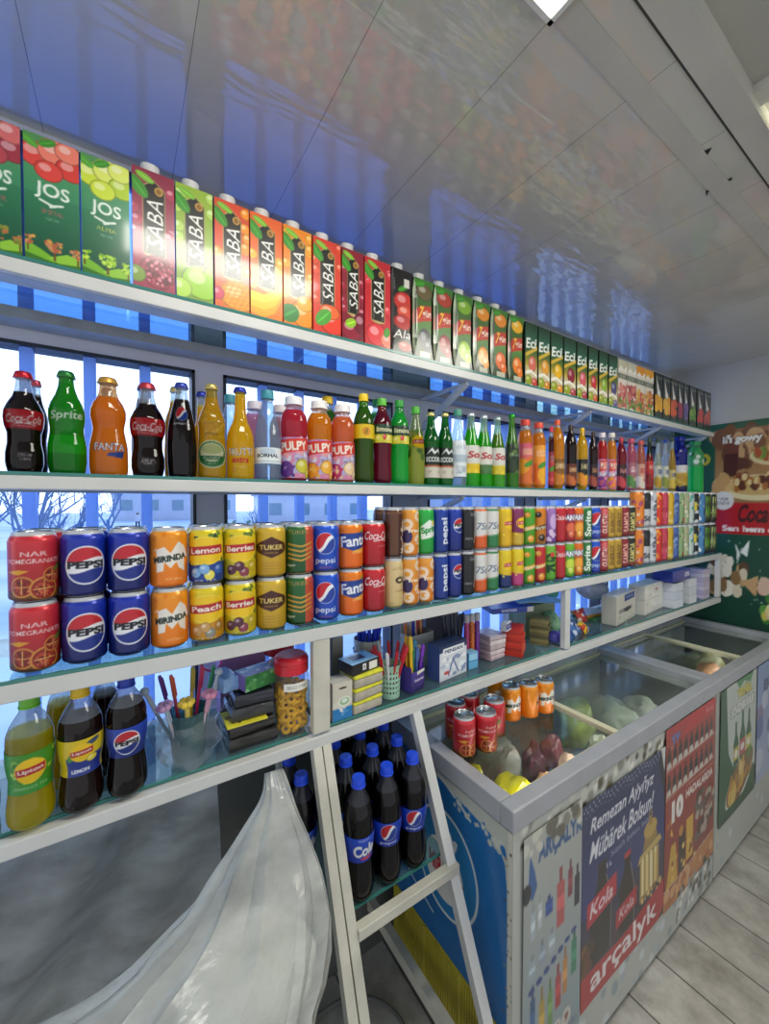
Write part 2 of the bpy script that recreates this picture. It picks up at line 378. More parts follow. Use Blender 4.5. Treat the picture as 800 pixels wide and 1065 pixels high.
# --- ceiling: glossy plastic panels with seams every 25 cm, slightly wavy
def ceil_mat():
    m, nt, out = newmat('glossy_ceiling_panels'); tc = N(nt,'ShaderNodeTexCoord'); sp = N(nt,'ShaderNodeSeparateXYZ'); nt.links.new(tc.outputs['Object'], sp.inputs[0])
    a = N(nt,'ShaderNodeMath', operation='MULTIPLY_ADD'); a.inputs[1].default_value = 1/.2515; a.inputs[2].default_value = 10-.113/.2515; nt.links.new(sp.outputs['X'], a.inputs[0])
    f = N(nt,'ShaderNodeMath', operation='FRACT'); nt.links.new(a.outputs[0], f.inputs[0])
    l = N(nt,'ShaderNodeMath', operation='LESS_THAN'); l.inputs[1].default_value = .006; nt.links.new(f.outputs[0], l.inputs[0])
    nz = N(nt,'ShaderNodeTexNoise', i_Scale=2.2, i_Detail=3.0); nt.links.new(tc.outputs['Object'], nz.inputs['Vector'])
    rp = N(nt,'ShaderNodeValToRGB'); rp.color_ramp.elements[0].color=L4('c6c3b8'); rp.color_ramp.elements[1].color=L4('d8d5ca'); nt.links.new(nz.outputs['Fac'], rp.inputs[0])
    mx = N(nt,'ShaderNodeMixRGB'); mx.inputs[2].default_value = L4('8c8982'); nt.links.new(l.outputs[0], mx.inputs[0]); nt.links.new(rp.outputs[0], mx.inputs[1])
    df = N(nt,'ShaderNodeBsdfDiffuse'); nt.links.new(mx.outputs[0], df.inputs['Color'])
    mp = N(nt,'ShaderNodeMapping'); mp.inputs['Scale'].default_value=(3.0,14.0,1.0); nt.links.new(tc.outputs['Object'], mp.inputs[0])
    n2 = N(nt,'ShaderNodeTexNoise', i_Scale=1.6, i_Detail=2.0); nt.links.new(mp.outputs[0], n2.inputs['Vector'])
    bp = N(nt,'ShaderNodeBump', i_Strength=.16, i_Distance=.02); nt.links.new(n2.outputs['Fac'], bp.inputs['Height'])
    gl = N(nt,'ShaderNodeBsdfGlossy', i_Roughness=.07); nt.links.new(bp.outputs[0], gl.inputs['Normal'])
    lw = N(nt,'ShaderNodeFresnel', i_IOR=2.25)
    ms = N(nt,'ShaderNodeMixShader'); nt.links.new(lw.outputs[0], ms.inputs[0]); nt.links.new(df.outputs[0], ms.inputs[1]); nt.links.new(gl.outputs[0], ms.inputs[2])
    nt.links.new(ms.outputs[0], out.inputs[0]); return m
M_CEIL = ceil_mat()
struct(MB().box(XL,.335,CZ,XR+.1,YW+.1,CZ+.05).build('ceiling', M_CEIL))
M_CEIL2 = plain('b0ada2', .5, 0, .05, 6)
struct(MB().box(XL,YB,CZ+.03,XR+.1,.335,CZ+.08).build('ceiling_panel', M_CEIL2))
M_TRIM = plain('c4c1b6', .45, 0, .05, 8)
t = MB(); t.box(XL,.385,CZ-.004,XR,.425,CZ); struct(t.build('trim_1', M_TRIM))
t = MB(); t.box(XL,.285,CZ-.006,XR,.332,CZ+.034); struct(t.build('trim_2', M_TRIM))
t = MB(); t.box(XL,.332,CZ-.003,XR,.337,CZ+.01); struct(t.build('trim_3', plain('45433e', .6)))
for k, x in enumerate((-.35, 1.085, 2.5)):
    t = MB(); t.box(x,YB,CZ+.012,x+.045,.285,CZ+.034); struct(t.build('trim_%d' % (4+k), M_TRIM))
# --- window wall
M_WALL = plain('dcdff0', .55, 0, .06, 5); M_LOWALL = plain('6a6c69', .6, 0, .12, 6)
WX = [(-1.24,-.675),(-.402,.163) ,(.234,.798),(.96,1.525),(1.60,2.165),(2.24,2.80)]
WX[0] = (-1.04,-.475)
WZ0, WZ1, UZ0, UZ1 = H-.60, H+.352, H+.405, H+.805
w = MB(); w.box(XL,YW,0,XR,YW+.06,WZ0)
struct(w.build('wall_back', M_LOWALL))
w = MB(); w.box(XL,YW,WZ1,XR,YW+.06,UZ0); w.box(XL,YW,UZ1,XR,YW+.06,CZ)
px = XL
for x0, x1 in WX + [(XR, XR)]:
    w.box(px,YW,WZ0,x0,YW+.06,WZ1); w.box(px,YW,UZ0,x0,YW+.06,UZ1); px = x1
struct(w.build('wall_back_upper', M_WALL))
M_MULL = plain('bcd6ff', .4, 0, .05, 10, .7); M_DARKFR = plain('2c3140', .5)
wn = 0
for x0, x1 in WX:
    for z0, z1, full in ((WZ0,WZ1,1),(UZ0,UZ1,0)):
        wn += 1
        f = MB(); b = .008
        for q in ((x0,z0,x0+b,z1),(x1-b,z0,x1,z1),(x0,z1-b,x1,z1),(x0,z0,x1,z0+b)): f.box(q[0],YW-.004,q[1],q[2],YW+.05,q[3])
        r = struct(f.build('window_%d' % wn, M_DARKFR))
        n = 5; pit = (x1-x0)/n if full else (x1-x0)/5
        for k in range(1, n):
            xm = x0 + k*.1045 + (.0 if full else .0); xm = x0 + (k-.0)*(x1-x0)/5 - .012
            MB().box(xm,YW+.004,z0+b,xm+.024,YW+.034,z1-b,None,.003).build('mullion', M_MULL, r)
        MB().box(x0+b,YW+.018,z0+b,x1-b,YW+.022,z1-b).build('pane', M_WINGLASS if full or x0 > 1.5 else M_BLUEGLASS, r)
# --- end wall (pale above, banner below)
struct(MB().box(XR,YB,0,XR+.06,YW+.1,CZ+.05).build('wall_right', plain('bdbcb6', .5, 0, .04, 4)))
# --- outside
OG = H-2.65
def snow():
    m, nt, out = newmat('snowy_ground'); p = N(nt,'ShaderNodeBsdfPrincipled', i_Roughness=.8); tc = N(nt,'ShaderNodeTexCoord'); nz = N(nt,'ShaderNodeTexNoise', i_Scale=.25, i_Detail=6.0)
    nt.links.new(tc.outputs['Object'], nz.inputs['Vector']); rp = N(nt,'ShaderNodeValToRGB'); rp.color_ramp.elements[0].position=.4; rp.color_ramp.elements[0].color=L4('b9d0f2'); rp.color_ramp.elements[1].position=.62; rp.color_ramp.elements[1].color=L4('e6f0ff')
    nt.links.new(nz.outputs['Fac'], rp.inputs[0]); nt.links.new(rp.outputs[0], p.inputs['Base Color']); nt.links.new(p.outputs[0], out.inputs[0]); return m
g = MB(); g.box(-40,YW+.3,OG-.1,140,130,OG); struct(g.build('exterior_ground', snow()))
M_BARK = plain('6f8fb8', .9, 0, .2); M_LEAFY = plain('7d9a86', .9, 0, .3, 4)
def tree(name, base, h, seed, label, spread=.5):
    g = random.Random(seed); mb = MB(); root = thing(name, label, 'tree', base, 0, 'bare trees outside the window')
    def grow(p, d, l, r, lev):
        q = p + d*l; mid = (p+q)/2 + Vector((g.uniform(-1,1),g.uniform(-1,1),0))*l*.06
        mb.tube([p, mid, q], [r, r*.85, r*.65], 5)
        if lev == 0: return
        for k in range(3 if lev > 1 else 4):
            nd = (d + Vector((g.uniform(-1,1), g.uniform(-1,1), g.uniform(-.25,.6)))*spread*1.6).normalized(); s = g.uniform(.35,1)
            grow(p + d*l*s, nd, l*g.uniform(.5,.75), r*.5, lev-1)
    grow(Vector((0,0,0)), Vector((0,0,1)), h*.42, h*.02, 4)
    mb.build('branches', M_BARK, root, True)
    return root
for i, (u, v0, dd, hh) in enumerate(((14,0,7.5,4.6),(38,0,10.5,5.2),(78,0,12.5,4.6),(-30,0,9,4.8),(112,0,17,4.6),(262,0,18,3.6),(492,0,17,4.2))):
    k = (u-UC)/FPX
    lab = ['bare tree outside behind the red fruit can stack','slender bare tree outside left of the second mullion','bare branching tree outside above the round-emblem cans','bare tree outside at the far left edge',
           'thin bare tree outside left of the walking people','low bare tree outside behind the second window','bare tree outside behind the third window'][i]
    tree('bare_tree', (dd*(SY+k*CY), dd*(CY-k*SY), OG), hh, 20+i, lab)
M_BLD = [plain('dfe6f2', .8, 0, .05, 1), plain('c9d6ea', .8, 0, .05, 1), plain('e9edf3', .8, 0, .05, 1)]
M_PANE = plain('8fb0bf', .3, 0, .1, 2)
def building(u, d, w, h, dp, mi, label, rows, cols):
    k = (u-UC)/FPX; b = thing('apartment_block', label, 'building', (d*(SY+k*CY), d*(CY-k*SY), OG), -.15, 'buildings outside the window')
    MB().box(-w/2,0,0,w/2,dp,h).build('wall', M_BLD[mi], b)
    MB().box(-w/2-.3,-.3,h,w/2+.3,dp+.3,h+.5).build('roof', plain('a9b6c8', .7), b)
    for r in range(rows):
        for c in range(cols):
            x = -w/2 + (c+.5)*w/cols; z = (r+.5)*h/rows
            MB().box(x-.8,-.06,z-.8,x+.8,.1,z+.8).build('window', M_PANE, b)
building(185, 62, 17, 4.6, 8, 0, 'long low pale apartment block beyond the walking people', 1, 5)
building(330, 55, 15, 3.6, 8, 2, 'white low building behind the second window', 1, 4)
building(520, 48, 22, 5.4, 8, 1, 'pale blue building behind the third window', 2, 6)
def bush(u, d, r, label, seed):
    g = random.Random(seed); k = (u-UC)/FPX; mb = MB()
    for _ in range(420):
        q_ = Vector((g.gauss(0,1),g.gauss(0,1),g.gauss(0,1))).normalized()*g.uniform(.25,1)**.5; p = Vector((q_.x*.55, q_.y*.55, .5+q_.z*.5))*r; s = r*.055
        a = Vector((g.uniform(-1,1),g.uniform(-1,1),g.uniform(-1,1))).normalized(); b = a.orthogonal().normalized()
        mb.add([p-a*s, p+b*s*.6, p+a*s, p-b*s*.6], [(0,1,2,3)])
    mb.add([(-.02*r,-.02*r,0),(.02*r,-.02*r,0),(0,.03*r,0),(0,0,r)], [(0,1,3),(1,2,3),(2,0,3)])
    tag(mb.build('bush', M_LEAFY, None, False, (d*(SY+k*CY), d*(CY-k*SY), OG)), label, 'bush')
bush(250, 13, 2.1, 'grey green bush outside at the left of the second window', 3); bush(352, 15, 2.0, 'grey green bush outside behind the parked blue car', 4)
def car(u, d, col, label):
    k = (u-UC)/FPX; c = thing('parked_car', label, 'car', (d*(SY+k*CY), d*(CY-k*SY), OG), .1, 'cars parked outside')
    secs = [(-2.1,.35,.75,.78),(-1.6,.3,.9,.85),(-1.0,.28,1.0,.86),(-.5,.28,1.45,.7),(.6,.28,1.48,.7),(1.2,.28,1.02,.86),(2.0,.3,.95,.85),(2.2,.4,.8,.78)]
    vs, fs = [], []
    for x, z0, z1, hw in secs: vs += [(x,-.88,z0),(x,-.88,min(z1,.95)),(x,-hw,z1),(x,hw,z1),(x,.88,min(z1,.95)),(x,.88,z0)]
    for i in range(len(secs)-1):
        for j in range(6): j2=(j+1)%6; fs.append((i*6+j,(i+1)*6+j,(i+1)*6+j2,i*6+j2))
    fs += [tuple(range(6)), tuple(reversed(range(42,48)))]
    MB().add(vs, fs).build('car_body', plain(col, .3), c, True)
    MB().add([(-.9,-.885,.97),(-.5,-.74,1.38),(.6,-.74,1.4),(1.05,-.885,.99)],[(0,1,2,3)]).build('side_window', M_PANE, c)
    for sx in (-1.35,1.35):
        for sy in (-.82,.82):
            MB().lathe([(.1,-.1),(.3,-.1),(.32,0),(.3,.1),(.1,.1)], 16).build('wheel', plain('303338', .7), c, True, (sx,sy,.32), (PI/2,0,0))
car(251, 21, 'e8eef5', 'white car parked outside behind the yellow cans'); car(345, 21, '4d78c0', 'blue car parked outside right of the white car')
def person(u, d, cols, label, rz, ph):
    k = (u-UC)/FPX; r = thing('person', label, 'person', (d*(SY+k*CY), d*(CY-k*SY), OG), rz, 'people walking outside')
    me = bpy.data.meshes.new('body'); s = ph
    J = {'pelvis':(0,0,.92),'waist':(0,0,1.08),'chest':(0,-.01,1.33),'neck':(0,-.01,1.47),'head':(0,-.02,1.56),'crown':(0,-.02,1.68),
         'hl':(.1,0,.88),'kl':(.11,-.12*s,.48),'al':(.11,.02-.22*s,.09),'tl':(.11,-.1-.22*s,.04),'hr':(-.1,0,.88),'kr':(-.11,.06*s,.48),'ar':(-.11,.24*s,.1),'tr':(-.11,.12*s,.04),
         'sl':(.2,0,1.4),'el':(.26,.08*s,1.13),'wl':(.26,0,.9),'sr':(-.2,0,1.4),'er':(-.26,-.06*s,1.13),'wr':(-.26,-.14*s,.91)}
    Rr = {'pelvis':.15,'waist':.135,'chest':.16,'neck':.06,'head':.1,'crown':.085,'hl':.1,'kl':.065,'al':.045,'tl':.04,'hr':.1,'kr':.065,'ar':.045,'tr':.04,'sl':.075,'el':.05,'wl':.035,'sr':.075,'er':.05,'wr':.035}
    E = 'pelvis waist,waist chest,chest neck,neck head,head crown,pelvis hl,hl kl,kl al,al tl,pelvis hr,hr kr,kr ar,ar tr,chest sl,sl el,el wl,chest sr,sr er,er wr'
    ks = list(J); me.from_pydata([J[q] for q in ks], [tuple(ks.index(x) for x in e.split()) for e in E.split(',')], [])
    o = link('body', me, r); md = o.modifiers.new('skin','SKIN')
    for i, q in enumerate(ks): me.skin_vertices[0].data[i].radius = (Rr[q], Rr[q]*.8 if q in('chest','pelvis','waist') else Rr[q])
    me.skin_vertices[0].data[0].use_root = True
    o.modifiers.new('sub','SUBSURF').levels = 1; o.modifiers['sub'].render_levels = 1
    bpy.context.view_layer.update()
    m2 = bpy.data.meshes.new_from_object(o.evaluated_get(bpy.context.evaluated_depsgraph_get())); o.modifiers.clear(); o.data = m2
    m2.materials.clear()
    for c in cols: m2.materials.append(plain(c, .8))
    for p in m2.polygons: z = p.center.z; p.material_index = 2 if (z > 1.5 or (z < .95 and abs(p.center.x) > .215)) else (1 if z < .9 else 0)
    smooth_it(m2, 80)
    MB().lathe([(.02,0),(.1,.01),(.115,.06),(.09,.12),(.02,.14)], 14).build('hair', plain('3a3330', .9), r, True, (0,0,1.57))
person(143, 38, ('dfe3ea','3f4a63','c79a84'), 'person in a pale jacket walking outside, leftmost of three', .4, 1.0)
person(150.5, 39, ('b9c4dd','4a5570','c79a84'), 'person in a grey blue jacket walking outside, middle of three', .3, -.8)
person(156, 38.5, ('eceef2','39435c','c79a84'), 'person in a white top walking outside, rightmost of three', .5, .9)
# --- lights in the ceiling
def lamp(x0,y0,x1,y1,label,power,tilt=(0,0)):
    cx, cy = (x0+x1)/2,(y0+y1)/2; z = CZ-.02
    r = thing('ceiling_light', label, 'ceiling light', (cx,cy,z), 0, 'ceiling light panels'); a,b = (x1-x0)/2,(y1-y0)/2
    f = MB()
    for q in ((-a,-b,a,-b+.008),(-a,b-.008,a,b),(-a,-b,-a+.008,b),(a-.008,-b,a,b)): f.box(q[0],q[1],0,q[2],q[3],.02)
    f.build('frame', plain('d9d9d4', .4), r)
    MB().box(-a+.008,-b+.008,.004,a-.008,b-.008,.016).build('diffuser', emit('lamp_diffuser','fbffe6',5.0), r)
    l = bpy.data.lights.new('panel_light','AREA'); l.shape='RECTANGLE'; l.size=x1-x0; l.size_y=y1-y0; l.energy=power; l.color=(1,.97,.9)
    lo = bpy.data.objects.new('panel_light', l); COL.objects.link(lo); lo.location=(cx,cy,z-.004)
lamp(.01,.275,.61,.425,'bright ceiling light panel at the top edge of the ceiling', 6)
lamp(1.15,-.33,1.75,.27,'bright ceiling light panel at the far right of the ceiling', 10)
# --- ceiling emblem: three black diamonds and a scratch line beside it
M_BLACK = plain('121214', .4)
def cpoly(mb, pts, dz=.002):
    vs = [onZ(u,v,CZ-dz) for u,v in pts]; mb.add(vs, [tuple(range(len(vs)))])
e = MB(); zz = lambda p: [(600+a/4, b/4) for a,b in p]
cpoly(e, zz([(535,645),(508,690),(488,688),(500,660)])); cpoly(e, zz([(510,694),(500,732),(466,756),(476,715)])); cpoly(e, zz([(512,692),(552,716),(532,722),(508,706)]))
tag(e.build('emblem_sticker', M_BLACK), 'black emblem of three diamonds stuck on the ceiling', 'sticker')
e = MB(); cpoly(e, zz([(618,764),(622,772),(520,826),(514,818)])); cpoly(e, zz([(514,818),(520,818),(520,836),(514,836)]))
tag(e.build('tape_strip', M_BLACK), 'thin dark strip on the ceiling below the emblem', 'strip')
# ================================================================ shelving
Z1, Z2, Z3, Z4 = H+.4013+.006, H+.053, H-.279, H-.532      # glass tops
Y1, Y2, Y3 = .885, .90, .84
YBK = 1.10; X0, X1 = -.75, 2.835
M_RAIL = plain('cfcfcc', .35, 0, .05, 12); M_WORN = plain('c9c6b8', .5, 0, .16, 9)
def gl(name, x0, x1, y0, y1, z, label, dx=0):
    r = thing(name, label, 'glass shelf', ((x0+x1)/2, (y0+y1)/2, z-.006), 0); a, b = (x1-x0)/2, (y1-y0)/2
    MB().box(-a,-b+.004,0,a,b,.006).build('glass_pane', M_SHELFGLASS, r); MB().box(-a,-b,0,a,-b+.004,.006).build('glass_edge', M_EDGE, r, loc=(0,0,0))
    return r
def wall_shelf(Yf, z, label, labg, lo):
    r = thing('wall_shelf', label, 'shelf', ((X0+X1)/2, Yf, z-.03)); hx = (X1-X0)/2
    MB().box(-hx,0,0,hx,.014,.024,None,.002).build('front_rail', M_RAIL, r)
    MB().box(-hx,.014,.0,hx,.05,.004).build('front_rail_flange', plain('aab4c4',.4), r)
    MB().box(-hx,.215,.0,hx,YW-Yf-.012,.0235).build('back_rail', plain('a7adb8',.45), r)
    for x in (.90, 1.60, 2.22, 2.78):
        q = MB(); q.bar((x-(X0+X1)/2,.02,-.006),(x-(X0+X1)/2,.25,-.006),.012,.01); q.bar((x-(X0+X1)/2,.03,-.008),(x-(X0+X1)/2,YW-Yf-.008,-.125 if lo else -.1),.022,.012)
        q.build('bracket', plain('c3c8d0',.4), r)
    for i,(a,b) in enumerate(((X0,.42),(.424,1.62),(1.624,X1))):
        gl('glass_shelf', a, b, Yf, YW-.012, z, ['left','middle','right'][i]+' clear glass pane under the '+labg)
    return r
wall_shelf(Y1, Z1, 'long white wall shelf carrying the juice cartons', 'juice cartons', 1)
wall_shelf(Y2, Z2, 'long white wall shelf carrying the glass and plastic bottles', 'row of bottles', 0)
rack = thing('display_rack', 'white metal floor rack under the cans with slanted front legs', 'rack', (0,0,0))
for z, hgt, nm in ((Z3-.006,.030,'upper_rail'),(Z4-.006,.026,'lower_rail')):
    MB().box(X0,Y3,z-hgt,X1,Y3+.022,z,None,.002).build(nm, M_RAIL, rack)
    MB().box(X0,YBK,z-hgt,X1,YBK+.03,z).build('back_rail', M_RAIL, rack)
    for x in (X0,.37,1.34,2.81): MB().box(x,Y3+.022,z-hgt,x+.02,YBK,z-.002).build('cross_rail', M_RAIL, rack)
for x, w_, mt in ((.357,.042,M_WORN),(1.333,.030,M_RAIL),(2.802,.032,M_RAIL)):
    MB().box(x,Y3+.001,Z4+.0005,x+w_,Y3+.022,Z3-.036,None,.002).build('post', mt, rack)
for x in (.35, 1.34, 2.80): MB().box(x,YBK,Z4+.0005,x+.03,YBK+.03,Z3-.036).build('post', M_RAIL, rack)
def leg(xa, xb, wd, mt):
    q = MB(); q.bar((xa,Y3+.012,Z4-.032),(xb,Y3+.012-.31*(Z4-.032),.0),wd,.024,up=(0,1,.3)); return q.build('leg', mt, rack)
for xa, xb in ((.366,.386),(.390,.412)): leg(xa, xb, .021, M_WORN)
leg(.655, .735, .026, M_RAIL)
for x in (1.56, 2.3, .36): MB().box(x,YBK,0,x+.03,YBK+.03,Z4-.032).build('leg', M_RAIL, rack)
ZL = H-.905
MB().box(.408,.722,ZL-.032,.70,.744,ZL-.007,None,.002).build('shelf_rail', M_WORN, rack)
MB().box(.26,1.08,ZL-.032,.72,1.10,ZL-.007).build('shelf_rail', M_WORN, rack)
MB().box(.28,.744,ZL-.032,.30,1.08,ZL-.007).build('shelf_rail', M_WORN, rack)
MB().box(.67,.56,H-1.37,.695,1.13,H-1.335).build('foot_rail', M_WORN, rack)
gl('glass_shelf', .27, .69, .766, 1.09, ZL, 'small glass pane under the large dark bottles between the slanted legs')
for i,(a,b) in enumerate(((X0,.352),(.354,1.33),(1.334,X1))):
    gl('glass_shelf', a, b, Y3, YBK+.03, Z3, ['left','middle','right'][i]+' clear glass pane under the rows of cans')
for i,(a,b) in enumerate(((X0,.352),(.402,1.33),(1.366,2.80))):
    gl('glass_shelf', a, b, Y3+.023, YBK-.002, Z4, ['left glass pane under the large tea and cola bottles','middle glass pane under the pens and boxes','right glass pane under the paper packs'][i])
# ================================================================ juice cartons on the top shelf
def tree_print(c, x, y, r, col):
    c.line([(x,y-r*1.5),(x,y)], r*.22, '6b4a24'); c.blobs(x-r*.75,y-r*.6,x+r*.75,y+r*.7,26,r*.2,col,int(x*999))
def c_jos(A, fcols, tcols, word):
    c = Cv(A,150,'2a6b45'); c.grad(0,.75,'0f4a33','3f8f63'); c.grad(.55,1,'3f8f63','6aa85a',a=.6)
    for i,(x,y,r) in enumerate(((.10,.84,.11),(.26,.9,.12),(.38,.80,.10),(.2,.74,.09),(.36,.93,.09))): c.ball(x*A/.45,y,r,r*.9,fcols[i%len(fcols)])
    c.leaf(.19*A/.45,.955,.06,.03,.5); c.leaf(.05*A/.45,.93,.06,.03,-.6,'56a033')
    c.text('JOS',A*.5,.575,A*.62,.135,'eaf2e6',bold=.018,rot=-.03)
    c.line([(A*.28,.50),(A*.5,.475),(A*.68,.495)],.018,'dfeadb'); c.line([(A*.44,.485),(A*.46,.46),(A*.56,.475)],.012,'dfeadb')
    c.text(word,A*.5,.42,A*.4,.035,'b9655a' if word!='ALMA' else 'a9b84a'); c.text('NEKTAR',A*.5,.365,A*.25,.022,'7fae93')
    c.poly([(0,0),(0,.16),(A*.3,.11),(A*.6,.045),(A,.07),(A,0)],'7ab82e'); c.poly([(0,0),(0,.07),(A*.5,.03),(A,.10),(A,0)],'3c7a24'); c.poly([(A*.4,.06),(A*.75,.12),(A,.10),(A,.05),(A*.6,.03)],'93c83a')
    for x,y,r in ((A*.06,.17,.055),(A*.52,.155,.07),(A*.95,.13,.055)): tree_print(c,x,y,r,tcols)
    c.rect(0,0,A,.012,'1c3d2a'); return c
def c_saba(A, bg, bg2, fr, fkind, leafy=1):
    c = Cv(A,150,bg); c.grad(0,1,bg2,bg)
    g = random.Random(fkind); 
    for k in range(7): c.ball(g.choice((g.uniform(0,.12),g.uniform(.86,1)))*A, g.uniform(.3,.95), .05,.05, fr)
    c.poly([(A*.24,.30),(A*.24,.86),(A*.5,.93),(A*.77,.86),(A*.77,.30),(A*.5,.27)],'b9a26a'); c.poly([(A*.26,.31),(A*.26,.855),(A*.5,.92),(A*.75,.855),(A*.75,.31)],'16140f')
    c.ell(A*.62,.845,.032,.036,'c79a4a'); c.ell(A*.62,.845,.02,.024,'8a5f22')
    c.text('SABA',A*.53,.58,.40,A*.38,'f4f2ea',rot=PI/2,shear=.25,bold=.0)
    c.text('Premium Nektar',A*.33,.42,.2,A*.06,'c9c4b4',rot=PI/2); c.text('DOGAL',A*.68,.37,.08,A*.05,'c9c4b4',rot=PI/2)
    c.leaf(A*.14,.84,.10,.05,-.9); c.leaf(A*.3,.93,.07,.03,-.4,'7fb83a')
    x, y = A*.52,.15
    if fkind=='pom': c.ball(x+.02,y+.02,.135,.14,'a3324a',k=.2); c.ell(x+.03,y+.02,.105,.11,'5e1326'); c.blobs(x-.06,y-.08,x+.12,y+.11,90,.012,['b8475c','8d2238','d98595'],2); c.ball(A*.08,.12,.07,.07,'7d9a33')
    elif fkind=='apple': c.ball(x+.05,y+.03,.17,.15,'9ccf33'); c.ball(A*.12,.10,.09,.09,'b6dc50'); c.line([(x+.06,y+.13),(x+.09,y+.2)],.012,'5a4020')
    elif fkind=='mango':
        c.ball(x+.05,y,.17,.14,'f7a21c'); 
        for i in range(-3,4): c.line([(x+.05+i*.05-.05,y-.12),(x+.05+i*.05+.06,y+.12)],.008,'d97f0d'); c.line([(x-.1,y+i*.04),(x+.2,y+i*.04+.02)],.008,'d97f0d')
        c.ball(A*.08,.14,.06,.06,'d43a5a')
    elif fkind=='banana': 
        for i in range(3): c.poly([(0,.05+i*.06),(A*.4,.02+i*.07),(A*.75,.08+i*.07),(A,.24+i*.05),(A,.29+i*.05),(A*.7,.15+i*.07),(A*.4,.10+i*.07),(0,.13+i*.06)],['e8a80c','f7c61e','ffd83a'][i])
    elif fkind=='orange': c.ball(x+.06,y,.15,.14,'f4900e'); c.leaf(A*.22,.13,.10,.09,.6,'2f7f33'); c.ball(A*.75,.26,.09,.08,'f7a51e')
    elif fkind=='peach': c.ball(x+.06,y+.01,.16,.15,'e8402c'); c.ball(x+.02,y+.1,.12,.08,'f06a32'); c.leaf(A*.36,.18,.11,.07,.8,'4f9f3a')
    elif fkind=='plum': c.ball(x-.02,y-.02,.14,.12,'8f1230'); c.ball(x+.1,y+.07,.10,.12,'701028'); c.leaf(A*.4,.2,.07,.05,.5,'8fc02a')
    else: c.ball(x-.02,y,.14,.13,'e0303a'); c.ball(x+.13,y-.04,.10,.09,'f07a62'); c.leaf(A*.85,.2,.06,.04,1.2,'3f8f2a')
    return c
def c_ala(A):
    c = Cv(A,110,'14100f'); c.ball(A*.55,.62,.14,.12,'c9302a'); c.ball(A*.62,.5,.12,.09,'d94a30'); c.ball(A*.5,.38,.13,.09,'b52222'); c.leaf(A*.5,.78,.08,.03,.5)
    c.rect(A*.55,.8,A*.8,.9,'d8d4cc'); c.text('Ala',A*.5,.24,A*.8,.1,'f2f0ea',shear=.3,rot=.1); c.ball(A*.6,.1,.1,.06,'a8321f'); c.poly([(0,.1),(A*.12,.3),(A*.1,.8),(0,.95)],'3a3330'); return c
def c_gun(A, fr, top='2f6b2a', fr2=None):
    c = Cv(A,100,'27401f'); c.grad(.55,1,'3c5a20',top); c.grad(0,.5,'23301c','5a8f3a')
    c.ball(A*.5,.84,.13,.10,fr2 or fr); c.leaf(A*.3,.93,.08,.04,.3)
    c.poly([(0,.58),(A*.3,.66),(A,.70),(A,.52),(A*.5,.48),(0,.42)],'c2361f'); c.text('7',A*.34,.575,A*.18,.17,'f6c63a',bold=.03,shear=.25); c.text('gün',A*.64,.575,A*.42,.10,'f8efe0',bold=.02,rot=.05)
    c.ball(A*.53,.26,A*.32,.13,fr); c.ball(A*.7,.17,A*.2,.08,fr); c.rect(A*.3,.03,A*.8,.1,'e8e2d0',.8)
    c.poly([(0,0),(A*.12,.14),(A*.1,.86),(0,1)],'d9d3c0',.55); c.poly([(A,0),(A*.9,.14),(A*.91,.86),(A,1)],'12160f',.7); c.line([(A*.12,.1),(A*.11,.9)],.012,'0e1a10'); return c
def c_eci(A, fr, fr2):
    c = Cv(A,90,'1f4a2c'); c.grad(.7,1,'2c6a50','16351f'); c.grad(0,.5,'dcd8c4','b99f5a'); c.grad(.32,.58,'c9a83a','2d5a2f')
    c.poly([(0,.50),(A,.66),(A,.60),(0,.44)],'d9b23a'); c.text('Eci',A*.5,.68,A*.8,.16,'f4f4ec',shear=.2,rot=.12,bold=.03)
    c.ball(A*.6,.36,A*.3,.13,fr); c.poly([(0,.22),(A*.5,.27),(A,.2),(A,.16),(A*.5,.22),(0,.17)],'f0ece0'); c.ball(A*.3,.1,A*.28,.08,'9aa52a'); c.ball(A*.78,.08,A*.25,.07,fr2); c.line([(A*.03,0),(A*.03,1)],A*.05,'16241a'); return c
def c_pale(A, top, fr, seed):
    c = Cv(A,70,'e6ddcf'); c.band(.8,1,top); c.poly([(0,.78),(A*.3,.88),(A*.6,.8),(A,.9),(A,.78)],'f4f0e6'); c.band(.62,.72,'2c3d2a',.8); c.text('SOK',A*.5,.67,A*.7,.07,'f4f0e6'); c.blobs(0,.05,A,.5,40,.05,fr,seed); c.blobs(0,.05,A,.25,14,.035,['7f9a3a','4f7f2a'],seed+1); return c
def c_dark(A, fr, seed):
    c = Cv(A,70,'14201a'); c.poly([(A*.2,.9),(A*.45,.72),(A*.75,.5),(A*.9,.34),(A*.6,.4),(A*.3,.62)],'eeeae4'); c.ell(A*.5,.56,A*.2,.07,'f4f2ee'); c.text('Naturel',A*.5,.9,A*.8,.06,'c9d2c0'); c.blobs(A*.15,.2,A*.85,.48,22,.07,fr,seed); c.band(0,.1,'12301c'); c.line([(0,0),(0,1)],A*.1,'060a08'); return c
M_CAPW = plain('d9d9d6', .4, 0, .03); M_CAPD = plain('1d4a2c', .4, 0, .05)
CAPM = {}
